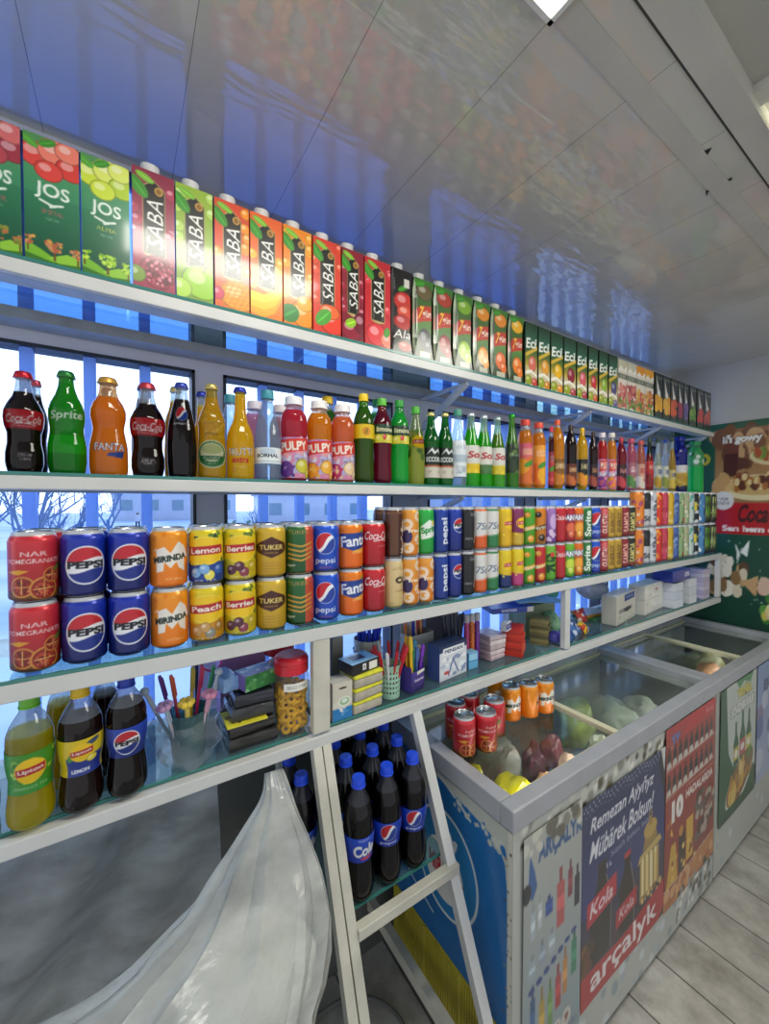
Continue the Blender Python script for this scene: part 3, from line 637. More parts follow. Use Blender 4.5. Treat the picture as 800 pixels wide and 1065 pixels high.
def cap_mesh(r, h, mat, n=24, rid=True):
    k = (r,h,mat.name)
    if k in CAPM: return CAPM[k]
    mb = MB(); prof = [(r*1.08,0),(r*1.08,h*.12),(r,h*.16),(r,h*.88),(r*.92,h),(0.0005,h)]
    nn = n*2 if rid else n; vs, fs = [], []
    for i,(q,z) in enumerate(prof):
        for j in range(nn):
            a = 2*PI*j/nn; qq = q*(1-.03*(j%2)) if rid and i in (2,3) else q; vs.append((qq*math.cos(a),qq*math.sin(a),z))
    for i in range(len(prof)-1):
        for j in range(nn): j2=(j+1)%nn; fs.append((i*nn+j,i*nn+j2,(i+1)*nn+j2,(i+1)*nn+j))
    fs.append(tuple(reversed(range(nn)))); mb.add(vs,fs); me = mb.mesh('cap', mat); smooth_it(me,40); CAPM[k]=me; return me
YC = Y1+.010
lastx = [-9]
def carton(u0, u1, h, kind, paint, desc, d=.062, top='e8e2d0', side='3a3a30', group=None, gap=.0015):
    x0, x1 = xat(u0,YC), xat(u1,YC); x0 = max(x0, lastx[0]+gap); w = max(.03,x1-x0); lastx[0] = x0+w
    r = thing('juice_carton', desc, 'carton', ((x0+x1)/2 if x0<x1 else x0+w/2, YC, Z1+.0005), 0, group)
    A = w/h; cv = paint(A)
    slant = kind in ('prism','cut')
    pbox('carton_body', w, d, h, cv, top, side, side, M_CARTON, dz=.018 if slant else 0, cham=.011 if kind=='cut' else 0, parent=r)
    if slant:
        o = link('cap', cap_mesh(.0165,.02,M_CAPW), r, (-.004,d*.42,h+.0055), (.28,0,0))
    elif kind == 'brick':
        o = link('cap', cap_mesh(.014,.010,M_CAPD), r, (-.006,d*.45,h))
    elif kind == 'darkcap':
        o = link('cap', cap_mesh(.013,.012,M_CAPD), r, (0,d*.45,h))
    return r
G1 = 'juice cartons on the top shelf'
hj = .213
carton(-24,28.5,hj,'brick',lambda A:c_jos(A,['b8444e','d96a6a','a33040'],['8f8f3a','b5703f','6f7f2a'],'NAR'),'green brick carton with pinkish red fruit, cut off at the left end of the row',.09,'2c6a3f','1f4a30',G1)
carton(31.5,88,hj,'brick',lambda A:c_jos(A,['e0443a','f0806a','d93a2f'],['c98a5a','d9a04a','b5603f'],'SHEFTALI'),'green brick carton with red peaches on top and reddish printed trees',.09,'2c6a3f','1f4a30',G1)
carton(90,139,hj,'brick',lambda A:c_jos(A,['cfe03a','e0ea6a','b5d02f'],['a8d02a','7fb32a','c0e04a'],'ALMA'),'green brick carton with yellow green apples and bright green printed trees',.09,'4a8a3f','1f4a30',G1)
hs = .226
for u0,u1,a in ((142,185,('8f2a44','a8324f','b53a55','pom','tall crimson carton with a cut pomegranate and a black name panel')),
    (186.5,224,('9ab83a','7fa32a','b6d65a','apple','tall lime green carton with green apples and a black name panel')),
    (226,261,('d94a2a','e8602a','f7941d','mango','tall red orange carton with a scored mango and a black name panel')),
    (262.5,295,('e8622a','f0801d','f7b01d','banana','tall orange carton with yellow bananas and a black name panel')),
    (296.5,325,('f08a1d','f07a1a','f7a51d','orange','tall orange carton with oranges and a big leaf and a black name panel')),
    (327,355,('d9402a','d93a24','e8502c','peach','tall red carton with a nectarine and green leaf and a black name panel')),
    (356.5,378.5,('8f1f30','7a1228','a02038','plum','tall dark red carton with plums and a black name panel')),
    (380,406,('c22a30','c92430','e0404a','berry','tall bright red carton with red berries and a black name panel'))):
    carton(u0,u1,hs,'prism',lambda A:c_saba(A,*a[:4]),a[4],.068,a[1],a[0],G1)
carton(408,429.5,hs,'cut',c_ala,'black carton with red tomatoes and white handwriting',.068,'14100f','14100f',G1)
for u0,u1,fr,f2,ds in ((430.5,451,'2f3038','6a5a3a','green carton with dark blackcurrants under a red name band'),(452,471,'9a2a2a','b03a2a','green carton with dark red cherries under a red name band'),
    (472.5,491.5,'a8cf2a','7fae2a','green carton with a lime green apple under a red name band'),(493,509.5,'f2981d','e08a1d','green carton with a split orange under a red name band'),
    (511,527.5,'ea6a24','e88a2a','green carton with a reddish apricot under a red name band'),(529,544,'ee7a1d','f2b21d','green carton with a yellow red mango under a red name band')):
    carton(u0,u1,.222,'cut',lambda A:c_gun(A,fr,'3c7a2a',f2),ds,.066,'3c5a24','1a2616',G1)
for i,(u0,u1,fr,f2,ds) in enumerate(((545,557.5,'d9705a','c94a3a','a rosy peach'),(558.5,570.5,'e8a03a','d98a2a','a pale orange pear'),(571.5,584,'f0b81d','e8902a','a yellow pineapple'),(585,597.5,'8f2a3a','b0444a','small dark cherries'),
    (598.5,609,'d95a6a','b03a4a','a pink guava'),(610.5,620,'c9343a','d9602a','bright red strawberries'),(621.5,630.5,'8fb83a','7fa32a','a green pear'),(631.5,640.5,'4a4a7f','6a5a8f','bluish grapes'))):
    carton(u0,u1,.218,'darkcap',lambda A:c_eci(A,fr,f2),'dark green and cream carton with slanted white name and '+ds,.066,'1d3d28','16281c',G1)
for i,(u0,u1,top,fr,ds) in enumerate(((641.5,650.5,'c9c4a8',['c96a6a','b54a4f','d98a7f'],'cream topped pale carton with pink berries, left of two'),(651,660,'cfcab0',['b5505a','c97a6a','a33a44'],'cream topped pale carton with darker berries, right of two'),
     (660.5,669,'e8951d',['d9a04a','c95a4a','e0b05a'],'orange topped pale carton with mixed fruit, left of two'),(669.5,678,'f0a51d',['e0b05a','d98a3a','b5603a'],'orange topped pale carton with yellow fruit, right of two'))):
    carton(u0,u1,.212,'flat',lambda A:c_pale(A,top,fr,30+i),ds,.066,top,'cfc6b4',G1)
for i,(u0,u1,fr,ds) in enumerate(((679.5,687.5,['f2b31d','e8a01d'],'yellow mangoes'),(688,695.5,['f0a01d','f2b83a'],'amber apricots'),(696,703,['e8602a','d94a24'],'orange red peaches'),(703.5,709,['b52a4a','8f2a5a'],'crimson cherries'),(709.5,714.5,['5a4a8f','7a5a9f'],'violet plums'),
     (715.5,722.5,['8fb82a','5f9a2a'],'lime green apples'),(723.5,730,['d9302a','e0702a'],'red and orange fruit'),(730.5,737.5,['d94a2a','c92a2f'],'dark red fruit at the right end'))):
    carton(u0,u1,.215,'flat',lambda A:c_dark(A,fr,50+i),'near black carton with a white milk splash over '+ds,.066,'1a221c','0e1512',G1)
# ================================================================ bottles on the middle shelf
PR = {
'contour':[(0,.78),(.015,.84),(.10,.93),(.2,.92),(.30,.82),(.40,.82),(.47,.95),(.55,1.0),(.62,.97),(.70,.78),(.77,.54),(.85,.42),(.93,.36),(.955,.36),(.96,.44),(.975,.44),(.98,.38),(1,.37)],
'dimple':[(0,.86),(.02,.93),(.12,1.0),(.28,.99),(.40,.87),(.46,.86),(.54,.93),(.63,.93),(.70,.82),(.78,.58),(.86,.43),(.95,.37),(.96,.45),(.975,.45),(.98,.38),(1,.37)],
'ball':[(0,.92),(.02,.97),(.10,1.0),(.30,.98),(.42,.86),(.48,.80),(.53,.83),(.60,.91),(.68,.91),(.75,.78),(.81,.56),(.88,.45),(.95,.42),(.96,.5),(.975,.5),(.98,.42),(1,.41)],
'slope':[(0,.85),(.02,.92),(.15,.98),(.35,1.0),(.5,.95),(.62,.84),(.72,.70),(.80,.55),(.88,.42),(.95,.37),(.96,.45),(.975,.45),(.98,.38),(1,.37)],
'long':[(0,.92),(.02,1.0),(.40,1.0),(.50,.93),(.58,.74),(.65,.52),(.75,.42),(.9,.38),(.955,.37),(.96,.45),(.975,.45),(.98,.38),(1,.37)],
'waist':[(0,.92),(.02,.99),(.30,1.0),(.45,.93),(.52,.92),(.60,.97),(.66,.88),(.74,.66),(.80,.5),(.90,.42),(.955,.38),(.96,.46),(.975,.46),(1,.38)],
'pet':[(0,.70),(.02,.88),(.05,.98),(.10,1.0),(.22,.97),(.32,.93),(.42,.96),(.48,1.0),(.66,1.0),(.73,.93),(.80,.74),(.86,.50),(.90,.40),(.905,.46),(.92,.46),(.925,.36),(1,.36)],
'stout':[(0,.85),(.02,.95),(.05,1.0),(.50,1.0),(.54,.94),(.58,.98),(.72,1.0),(.80,.92),(.86,.70),(.90,.56),(.905,.62),(.92,.62),(.925,.52),(1,.52)],
'slim':[(0,.92),(.02,1.0),(.25,.97),(.45,1.0),(.55,.94),(.65,.78),(.75,.56),(.85,.42),(.95,.36),(.955,.43),(.97,.43),(1,.36)],
'big':[(0,.62),(.02,.82),(.06,.97),(.12,1.0),(.30,.97),(.33,.98),(.62,.98),(.66,1.0),(.74,.95),(.82,.74),(.88,.48),(.91,.36),(.915,.43),(.93,.43),(.935,.32),(1,.32)],
'cola':[(0,.66),(.02,.86),(.06,.98),(.14,1.0),(.28,.90),(.38,.84),(.46,.94),(.52,.98),(.66,.98),(.72,.97),(.80,.80),(.86,.58),(.91,.38),(.915,.45),(.93,.45),(.935,.34),(1,.34)],
}
def prof(kind, h, r): return [(t*h, q*r) for t, q in PR[kind]]
def lblband(pr, z0, z1, off=.0008):
    z = np.linspace(z0,z1,8); a = np.array(pr); return np.stack([z, np.interp(z,a[:,0],a[:,1])+off], -1)
BOT = {}
def bottle(name, label, cat, x, y, z, h, r, kind, liq, fill, capcol, lab=None, rz=0.0, glasscol=None, galpha=.30, alpha=.93, paint=None, captype=None, group=None, ny=64, liq2=None, labmat=None):
    root = thing(name, label, cat, (x,y,z), rz, group)
    crown = kind in ('contour','dimple','ball','slope','long','slim','waist') if captype is None else captype == 'crown'
    caph = .012 if crown else .02
    hb = h-(.004 if crown else .005)
    pr = prof(kind, hb, r); A = 2*PI*r/h
    cv = Cv(max(.6,A), ny, liq, alpha, 2)
    if liq2: cv.grad(0,fill,liq2,liq)
    cv.glass(fill,1,glasscol or 'dfe8ea', galpha); cv.band(fill-.008,fill,S(liq)*.85)
    if paint: paint(cv)
    link('bottle_body', lathe_painted('bottle_body', cv, pr, M_BOT), root)
    rt = pr[-1][1]
    if crown: link('cap', crown_mesh(rt*1.30, caph, plain(capcol,.3,.5,.05)), root, (0,0,h-caph))
    else: link('cap', cap_mesh(round(rt*1.25,4), caph, plain(capcol,.4,0,.04)), root, (0,0,h-caph))
    if lab:
        t0, t1, lp, lny = lab; zr = lblband(pr, t0*hb, t1*hb); A2 = 2*PI*r/((t1-t0)*hb)
        lc = Cv(A2, lny); lp(lc); o = link('label', lathe_painted('label', lc, zr, labmat or M_LABEL), root)
    return root
CRN = {}
def crown_mesh(r, h, mat):
    k = (round(r,4), mat.name)
    if k in CRN: return CRN[k]
    vs, fs, n = [], [], 42
    P = [(1.0,0),(1.04,h*.1),(.90,h*.6),(.80,h*.92),(.70,h),(.01,h*1.02)]
    for i,(q,z) in enumerate(P):
        for j in range(n): a=2*PI*j/n; w = 1-.06*(j%2) if i<2 else 1; vs.append((r*q*w*math.cos(a),r*q*w*math.sin(a),z))
    for i in range(len(P)-1):
        for j in range(n): j2=(j+1)%n; fs.append((i*n+j,i*n+j2,(i+1)*n+j2,(i+1)*n+j))
    fs.append(tuple(reversed(range(n)))); mb = MB(); mb.add(vs,fs); me = mb.mesh('cap',mat); smooth_it(me,40); CRN[k]=me; return me
G2 = 'bottles on the middle shelf'
def coke_script(c, cx, cy, w, h, col='f6f0ee'):
    c.text('Coca-Cola',cx,cy,w,h,col,shear=.22,bold=.012); c.line([(cx-w*.28,cy-h*.62),(cx,cy-h*.50),(cx+w*.3,cy-h*.66)],h*.12,col)
def p_coke(c):
    A=c.A; c.rect(c.c-A*.30,.42,c.c+A*.30,.60,'c81f2c'); coke_script(c,c.c,.515,A*.31,.08); c.text('original taste',c.c,.445,A*.2,.016,'f4dada')
    c.text('250 ml',c.c,.17,A*.12,.03,'e8e4e0'); c.text('cam',c.c,.13,A*.08,.02,'e8e4e0')
def p_coke2(c):
    p_coke(c); c.text('AZIZ 1',c.c,.15,A2(c)*.14,.035,'e8e4e0')
def A2(c): return c.A
def p_sprite(c):
    c.band(.42,.62,'2fa53a',.55); c.text('Sprite',c.c,.55,c.A*.31,.10,'ffffff',shear=.15,rot=.05,bold=.02); c.grad(.2,.36,'18d01c','18c81c',a=.6)
def p_fanta(c):
    c.poly([(c.c-c.A*.02,.19),(c.c+c.A*.12,.17),(c.c+c.A*.14,.24),(c.c,.22)],'2a4fb0'); c.otext('FANTA',c.c+c.A*.01,.28,c.A*.27,.075,'ffffff','2038a0',.03,bold=.02); c.rect(c.c-c.A*.3,.12,c.c+c.A*.3,.16,'f28a1a',.4)
def globe(c,x,y,r,rot=.5):
    c.ell(x,y,r,r,'f2f2f6'); 
    w = c.win(x-r,y-r,x+r,y+r)
    if not w: return
    sl,X,Y = w; U=(X-x)/r; V=(Y-y)/r; c_,s_=math.cos(rot),math.sin(rot); P=U*c_+V*s_; Q=-U*s_+V*c_; ins=P*P+Q*Q<.92
    c.put(sl, ins&(Q>.12+.22*np.sin(P*2.4)), 'c8202f'); c.put(sl, ins&(Q<-.22+.18*np.sin(P*2.4)), '1f3f9f')
def pglobe(c,x,y,r):
    """newer emblem: white ring, red over blue, bold black word across"""
    c.ell(x,y,r,r,'eeeef2'); 
    w = c.win(x-r,y-r,x+r,y+r); sl,X,Y = w; P=(X-x)/r; Q=(Y-y)/r; ins=P*P+Q*Q<.86
    c.put(sl, ins, 'e9e9ee'); c.put(sl, ins&(Q>.28+.12*np.sin(P*2.6)), 'c2232f'); c.put(sl, ins&(Q<-.30+.12*np.sin(P*2.6)), '1a2f86')
    c.text('PEPSI',x,y+.02*r,r*1.78,r*.40,'10131c',bold=.05)
def p_pepsig(c): globe(c,c.c,.66,.075); c.text('pepsi',c.c,.555,c.A*.2,.03,'dfe4f2',bold=.02)
def p_pilsner(c):
    c.blobs(0,.42,c.A,.72,200,.012,['e8d05a','b89a1a'],4,a=.7); c.ell(c.c,.25,c.A*.20,.145,'d9e2b8'); c.ell(c.c,.25,c.A*.18,.13,'2f7f3f'); c.ell(c.c,.27,c.A*.15,.095,'dfe6c4'); c.ell(c.c,.30,c.A*.12,.05,'b9c98a'); c.rect(c.c-c.A*.14,.19,c.c+c.A*.14,.235,'1f6f3a'); c.text('KLASSIK',c.c,.212,c.A*.2,.025,'eef2dc'); c.text('0,25 L',c.c,.155,c.A*.1,.03,'e8f0d8'); c.text('LIMONAD',c.c,.46,c.A*.16,.03,'6a4a12')
def p_frutti(c): c.otext('FRUTTI',c.c,.29,c.A*.30,.075,'f4f4fa','3a3a9f',bold=.03,rot=.06); c.text('extra',c.c,.205,c.A*.2,.06,'d9342a',bold=.03,shear=.2); c.text('LIMON',c.c,.13,c.A*.1,.02,'f6f0d8'); c.ball(c.c-c.A*.08,.10,.02,.02,'f2a01d')
def l_borj(c): c.band(0,1,'dfe8ee'); c.band(.08,.92,'eef3f4'); c.ell(c.c,.72,c.A*.1,.22,'c8d8e2'); c.text('BORHAL',c.c,.5,c.A*.27,.22,'2a343c',bold=.03); c.band(.12,.2,'c8d4d0')
def l_pulpy(f, f2):
    def p(c):
        c.grad(0,1,'d9748f','c9a0d0'); c.blobs(0,0,c.A,1,70,.1,['9a8fd0','d98ab0','b8b0d8','e8a0a8'],5); c.poly([(c.c-c.A*.2,.58),(c.c+c.A*.22,.70),(c.c+c.A*.22,1),(c.c-c.A*.2,.92)],'d9382a'); c.text('PULPY',c.c,.78,c.A*.33,.22,'f8f0e2',bold=.04,rot=.08)
        c.blobs(c.c-c.A*.2,.45,c.c+c.A*.2,.58,14,.05,['e0d8e8','9a8ab0'],9); c.ball(c.c-c.A*.1,.22,.19,.2,f); c.ball(c.c+c.A*.11,.3,.2,.18,f2); c.blobs(c.c-c.A*.18,.05,c.c,.35,20,.045,[f,'5a2a7f' if f=='6a2a8f' else f2],11); c.ball(c.c+c.A*.2,.12,.13,.13,f2)
    return p
def l_lemont(bg, txt, tx='f2ecc0'):
    def p(c):
        c.band(0,1,bg); c.band(0,.46,'c9c83a' if bg!='e8c41d' else bg); 
        if bg!='e8c41d': c.ball(c.c-c.A*.10,.2,c.A*.07,.28,'e0d23a'); c.ball(c.c+c.A*.07,.2,c.A*.07,.28,'e8d84a'); c.ball(c.c-c.A*.01,.32,.1,.14,'d93a3a'); c.band(.46,1,'23402a'); c.text(txt,c.c,.72,c.A*.27,.26,tx,bold=.03)
        else: c.ell(c.c,.5,c.A*.06,.3,'e0902a'); c.leaf(c.c,.5,.22,.1,1.3,'8f7a1a')
    return p
def lip(c,x,y,rx,ry,word='Lipton'):
    c.ell(x,y,rx,ry,'f2c81d'); c.poly([(x-rx*.92,y-ry*.34),(x+rx*.92,y-ry*.22),(x+rx*.92,y+ry*.42),(x-rx*.92,y+ry*.26)],'b5202a'); c.text(word,x,y+.03*ry,rx*1.55,ry*.42,'f6eede',bold=.03,rot=.05)
def l_greentea(c): c.band(0,1,'7f9a3a',.8); c.blobs(0,0,c.A,1,60,.08,['3f7f2a','9ab83a','c9d84a','d8d8c0'],3); lip(c,c.c,.5,c.A*.10,.20); c.ball(c.c-c.A*.1,.14,.1,.1,'e0d83a')
def l_eccore(c): c.band(0,1,'14201a'); c.band(0,.40,'d6cfc0'); c.text('ECCORE',c.c,.60,c.A*.3,.16,'eef2ee',bold=.04); c.poly([(c.c-c.A*.16,.72),(c.c-c.A*.04,.98),(c.c+c.A*.02,.84),(c.c+c.A*.08,.95),(c.c+c.A*.2,.72),(c.c+c.A*.08,.86),(c.c,.76),(c.c-c.A*.05,.88)],'e8eeea'); c.band(.36,.42,'b5603a'); c.text('0+',c.c-c.A*.08,.2,.12,.1,'8a7a66'); c.text('330',c.c+c.A*.1,.2,.16,.08,'8a7a66')
def l_clear(c): c.band(0,1,'dfe8ec',.7); c.band(.4,.6,'9ab0c0',.6); c.text('SUW',c.c,.2,c.A*.2,.2,'6a7f90'); c.text('WATER',c.c,.8,c.A*.2,.12,'8fa0b0')
def l_7sol(low):
    def p(c): c.band(0,1,'e2e0d8'); c.text('Sol',c.c,.66,c.A*.26,.24,'b5282f',shear=.2,bold=.03); c.band(0,.34,low); c.blobs(0,.02,c.A,.32,26,.07,[low,'e8c41d','f2d83a'] if low!='4f7f4a' else [low,'6a9a5a','3f6f3a'],6)
    return p
def l_tall(c): c.band(0,1,'2a3f24'); c.blobs(0,0,c.A,1,30,.1,['3f5a2a','5a7a3a','182a18'],3); c.text('Mojito',c.c,.6,c.A*.26,.14,'c9d8b0',shear=.2)
def l_juice(bg, fr, seed):
    def p(c): c.grad(0,1,bg[0],bg[1]); c.rect(c.c-c.A*.15,.72,c.c+c.A*.15,.86,'f2d8c8',.6); c.blobs(c.c-c.A*.25,.05,c.c+c.A*.25,.5,12,.17,fr,seed); c.leaf(c.c,.5,.14,.06,.5); c.text('Juicy',c.c,.79,c.A*.2,.1,bg[0])
    return p
def l_band(bg, name, col, fr):
    def p(c): c.band(0,1,bg); c.text(name,c.c,.72,c.A*.28,.2,col,bold=.03); c.blobs(c.c-c.A*.2,.1,c.c+c.A*.2,.45,10,.15,fr,4)
    return p
YB2 = .952
lx = [-9,0]
def b2(u0,u1,v,kind,liq,fill,cap,desc,y=YB2,front=True,**k):
    uc = (u0+u1)/2; d = dep(uc,y); r = (u1-u0)/2/FPX*d*1.13/math.hypot(1,(uc-UC)/FPX); x = xat(uc,y)
    if front:
        x = max(x, lx[0]+lx[1]+r+.0024); lx[0], lx[1] = x, r
        y = y-.04+r
    dd = dep(uc,y); vb = VH-(Z2-H)/dd*FPX; h = (vb-v)/FPX*dd
    bottle('drink_bottle', desc, 'bottle', x, y, Z2+.0005, h, r, kind, liq, fill, cap, group=G2, rz=(math.atan2(-x, y)*-1*(.5 if u0<330 else .25))*-1 if False else (-math.atan2(x,y) if u0<330 else -.25), ny=k.pop('ny',120 if u0<270 else (80 if u0<440 else 48)), **k)
    return x, y, r, h
DK='1c0b08'
b2(-26,3,392,'contour','3a1030',.7,'7a2a5a','dark bottle cut off at the left end of the bottle row')
b2(4,43,388,'contour',DK,.80,'c02030','dark cola bottle in contour glass with a red band, left of the green bottle',paint=p_coke)
b2(44,81,387,'dimple','16a61e',.88,'2f7a3a','green glass soda bottle with white slanted lettering',paint=p_sprite,liq2='0e8f16',galpha=.75,glasscol='2fae3a')
b2(83,120,393,'ball','f28a14',.80,'d9a24a','orange soda bottle with a blue and white print',paint=p_fanta,galpha=.4,glasscol='e8c8a0')
b2(121,155,398,'contour',DK,.78,'c9404a','dark cola bottle with a red band, right of the orange soda',paint=lambda c:(p_coke(c),c.text('AZIZ 1',c.c,.15,c.A*.14,.03,'e8e4e0')))
b2(156,184,397,'slope','1a0d10',.82,'3a4a9f','dark cola bottle with a round red white and blue emblem near its neck',paint=p_pepsig)
b2(186,213,398,'waist','d9a814',.86,'c9b46a','golden lemonade bottle with a round green label',paint=p_pilsner,galpha=.5,glasscol='d9c05a')
b2(214,240.5,401,'long','f4c40c',.90,'2a3a9f','yellow lemonade bottle with a deep blue cap',paint=p_frutti,galpha=.5,glasscol='f0d050')
b2(241.5,267,404,'slope','cfe4f4',.90,'3a8f9f','clear mineral water bottle with a white label and teal cap',alpha=.30,galpha=.2,glasscol='dbe8f0',lab=(.18,.36,l_borj,40),captype='screw')
b2(268,294,411,'stout','d9304a',.84,'e8e6ea','pulpy juice bottle with red juice and a purple fruit label',lab=(.03,.52,l_pulpy('6a2a8f','d0c83a'),60),galpha=.35,glasscol='f0dfe4')
b2(295,319,415,'stout','f49a1c',.84,'eae6e4','pulpy juice bottle with orange juice and orange slices on its label',lab=(.03,.52,l_pulpy('f2961d','f7b63a'),60),galpha=.35,glasscol='f0e4d8')
b2(320,343,419,'stout','f4814a',.84,'e8e4e4','pulpy juice bottle with pinkish juice and magenta fruit on its label',lab=(.03,.52,l_pulpy('c92a6a','f2d0a0'),60),galpha=.35,glasscol='f0e0dc')
b2(343.5,363.5,407,'pet','3f7a1a',.86,'f0c81d','green tea bottle with a plain yellow band and a yellow cap',lab=(.50,.66,l_lemont('e8c41d',''),26),galpha=.7,glasscol='5fae3a',liq2='4f6a12')
b2(364.5,383.5,412,'pet','7a1030',.84,'5fb83a','dark red lemonade bottle with a black and yellow band',lab=(.48,.70,l_lemont('23402a','limone'),30),galpha=.6,glasscol='a03a4a',liq2='8f1838')
b2(384,402.5,414,'pet','1fc044',.86,'2f9a3a','bright green lemonade bottle with a dark and yellow band',lab=(.48,.70,l_lemont('23402a','limone'),30),galpha=.6,glasscol='5fd07a',liq2='28d050')
b2(403,420.5,421,'slope','b5bd4a',.70,'4fae3a','slender green tea bottle wrapped in leafy film with a round yellow badge',captype='screw',paint=lambda c:(c.blobs(0,.35,c.A,.72,50,.05,['4f7a2a','8f9a3a','d8d0b0','3f5a2a','6a8f3a'],3),lip(c,c.c+.02,.55,c.A*.16,.085)),galpha=.6,glasscol='b8c8a0')
b2(421.5,438.5,427,'waist','0f7a2a',.84,'c9c07a','green glass water bottle with a black mountain label, left of two',lab=(.10,.52,l_eccore,40),galpha=.85,glasscol='1f8f3a',liq2='14862c')
b2(439.5,455,428,'waist','0f7a2a',.84,'c9c07a','green glass water bottle with a black mountain label, right of two',lab=(.10,.52,l_eccore,40),galpha=.85,glasscol='1f8f3a',liq2='14862c')
b2(455.5,472,425,'slim','d2e2ea',.92,'4a9a7a','clear water bottle with a pale grey label',alpha=.28,galpha=.22,lab=(.12,.6,l_clear,30),captype='screw')
b2(473,489.5,429,'slim','35c820',.78,'c9ccd0','slim green soda bottle with a white and yellow label, first of three',lab=(.18,.56,l_7sol('e8c41d'),36),galpha=.55,glasscol='b8d8c0')
b2(490,506,432,'slim','2fc41c',.76,'c8ccd0','slim green soda bottle with a white and green label, middle of three',lab=(.18,.56,l_7sol('4f7f4a'),36),galpha=.55,glasscol='b8d8c0')
b2(506.5,521,434,'slim','6a9a2a',.76,'b8c8c0','slim soda bottle with a white and yellow label, third of three',lab=(.18,.56,l_7sol('e0c83a'),36),galpha=.5,glasscol='b8d8c8',liq2='5fd03a')
b2(521.5,535,431,'slim','4f9a2a',.84,'2faa3a','narrow green bottle with a dark mossy label and green cap',lab=(.2,.6,l_tall,30),galpha=.7,glasscol='7fc05a')
b2(535.5,549,437,'stout','f0951d',.84,'e0402f','juice bottle with amber juice and a pink orange label, red cap',lab=(.06,.66,l_juice(('e8822a','d95a7a'),['f2a01d','e0702a'],3),34),galpha=.4)
b2(549.5,562.5,440,'stout','f29a1c',.84,'e04a2f','juice bottle with amber juice and an orange label, red cap',lab=(.06,.66,l_juice(('f0861d','f2a83a'),['f2b01d','e8701d'],4),34),galpha=.4)
b2(563,568.5,443,'stout','5a1020',.84,'d9344a','narrow dark red juice bottle between two amber ones',lab=(.06,.6,l_juice(('5a1228','8f2a3a'),['b52a3a','d95a4a'],5),24),galpha=.4)
b2(569,582.5,437,'big','f2a41a',.90,'e8602a','tall amber juice bottle with a brown label band and orange cap',lab=(.06,.44,l_band('8a5a1a','SANDU','f2e0b0',['f2a01d','c97a1d']),30),galpha=.5)
b2(583,594.5,442,'big','2a1512',.90,'3a2a22','dark brown juice bottle with an amber label',lab=(.06,.4,l_band('6a2f1a','SANDU','f2d090',['8f3a2a','c96a2a']),26),galpha=.8,glasscol='3a221c')
b2(595,606,445,'big','f0c01a',.90,'e8b81d','bright yellow juice bottle with a black label',lab=(.06,.5,l_band('1c1a12','SANDU','e8d8a0',['f2b81d','e8901d']),26),galpha=.9,glasscol='f0c83a')
b2(606.5,615.5,449,'big','33181a',.90,'3a2420','very dark purple juice bottle right of the yellow one',lab=(.06,.45,l_band('2a1214','SANDU','d9a06a',['7a2a2a','a34a3a']),24),galpha=.8,glasscol='33201f')
b2(616,625.5,450,'stout','d9302f',.86,'e4d8dc','small pulpy bottle with red juice and a purple pink label',lab=(.03,.55,l_pulpy('7a2a8f','c95a7a'),30),galpha=.35)
b2(626,635.5,450,'stout','f09a2a',.86,'e8dcd0','small pulpy bottle with orange juice and a purple orange label',lab=(.03,.55,l_pulpy('f29a1d','d9608a'),30),galpha=.35)
b2(636,646,455,'big','a01c34',.88,'c92a3f','crimson juice bottle with a dark fruit label',lab=(.06,.5,l_band('3a1418','NAR','e8a0a0',['8f1c2a','c9404a']),22),galpha=.6,glasscol='b83a4a')
b2(646.5,656,456,'stout','d9708a',.88,'c94a6a','pink juice bottle with a light label',lab=(.06,.55,l_band('b06a7a','GUL','f4e0e4',['e8d0b0','5f8f4a']),22),galpha=.6,glasscol='d98aa0')
b2(656.5,665,458,'stout','d9806a',.88,'c9504a','salmon coloured juice bottle with a white and red label',lab=(.06,.55,l_band('d9a08a','SOK','b5302a',['d93a2a','f0e0d0']),22),galpha=.6,glasscol='d99a8a')
b2(665.5,674,455,'slim','a82420',.70,'2f4a2a','red drink bottle with a dark green neck',lab=(.1,.58,l_band('c9281f','ADJI','f2e0d0',['e0402a','8f1c18']),22),galpha=.9,glasscol='2a3a22',captype='screw')
b2(674.5,682,456,'slim','d8dcc8',.74,'2f4a2a','clear pale drink bottle with a dark green cap',lab=(.08,.5,l_band('d8d4b8','OBA','2a3f8f',['e0b83a','c9a02a']),22),alpha=.6,galpha=.6,captype='screw')
b2(682.5,689,456,'slim','c8d4e0',.74,'24409f','clear drink bottle with a blue cap and blue name label',lab=(.08,.5,l_band('dcd8c0','OBA','2a3f8f',['e8c84a','9aa03a']),22),alpha=.6,galpha=.6,captype='screw')
b2(689.5,697,455,'slim','d9b44a',.80,'3a4a22','yellowish drink bottle beside the blue and white one',lab=(.08,.42,l_band('d9c47a','OBA','2a3f8f',['c99a2a','e8c84a']),22),alpha=.7,galpha=.6,captype='screw')
b2(697.5,713,455,'stout','1f2fa0',.88,'1c2a9f','large bottle in deep blue film with white and yellow label',lab=(.0,.50,lambda c:(c.band(0,1,'e0c04a'),c.band(0,.28,'16204a'),c.band(.72,1,'ece6e4'),c.blobs(0,.3,c.A,.65,12,.1,['e8d06a','c99a2a'],3)),24),paint=lambda c:c.blobs(0,.5,c.A,.95,30,.03,['3a4ac0','141c7a','5a6ad0'],3),galpha=.95,glasscol='24349f',alpha=1)
b2(714,730.5,460,'stout','1fe07a',.86,'2f9a5a','bright green bottle at the right end of the row',lab=(.52,.86,lambda c:(c.band(0,1,'3aa05a'),c.blobs(0,0,c.A,1,24,.12,['1f7a44','e8f0e8','2f8f50'],5)),20),liq2='18e878',galpha=.6,glasscol='7fd8a0')
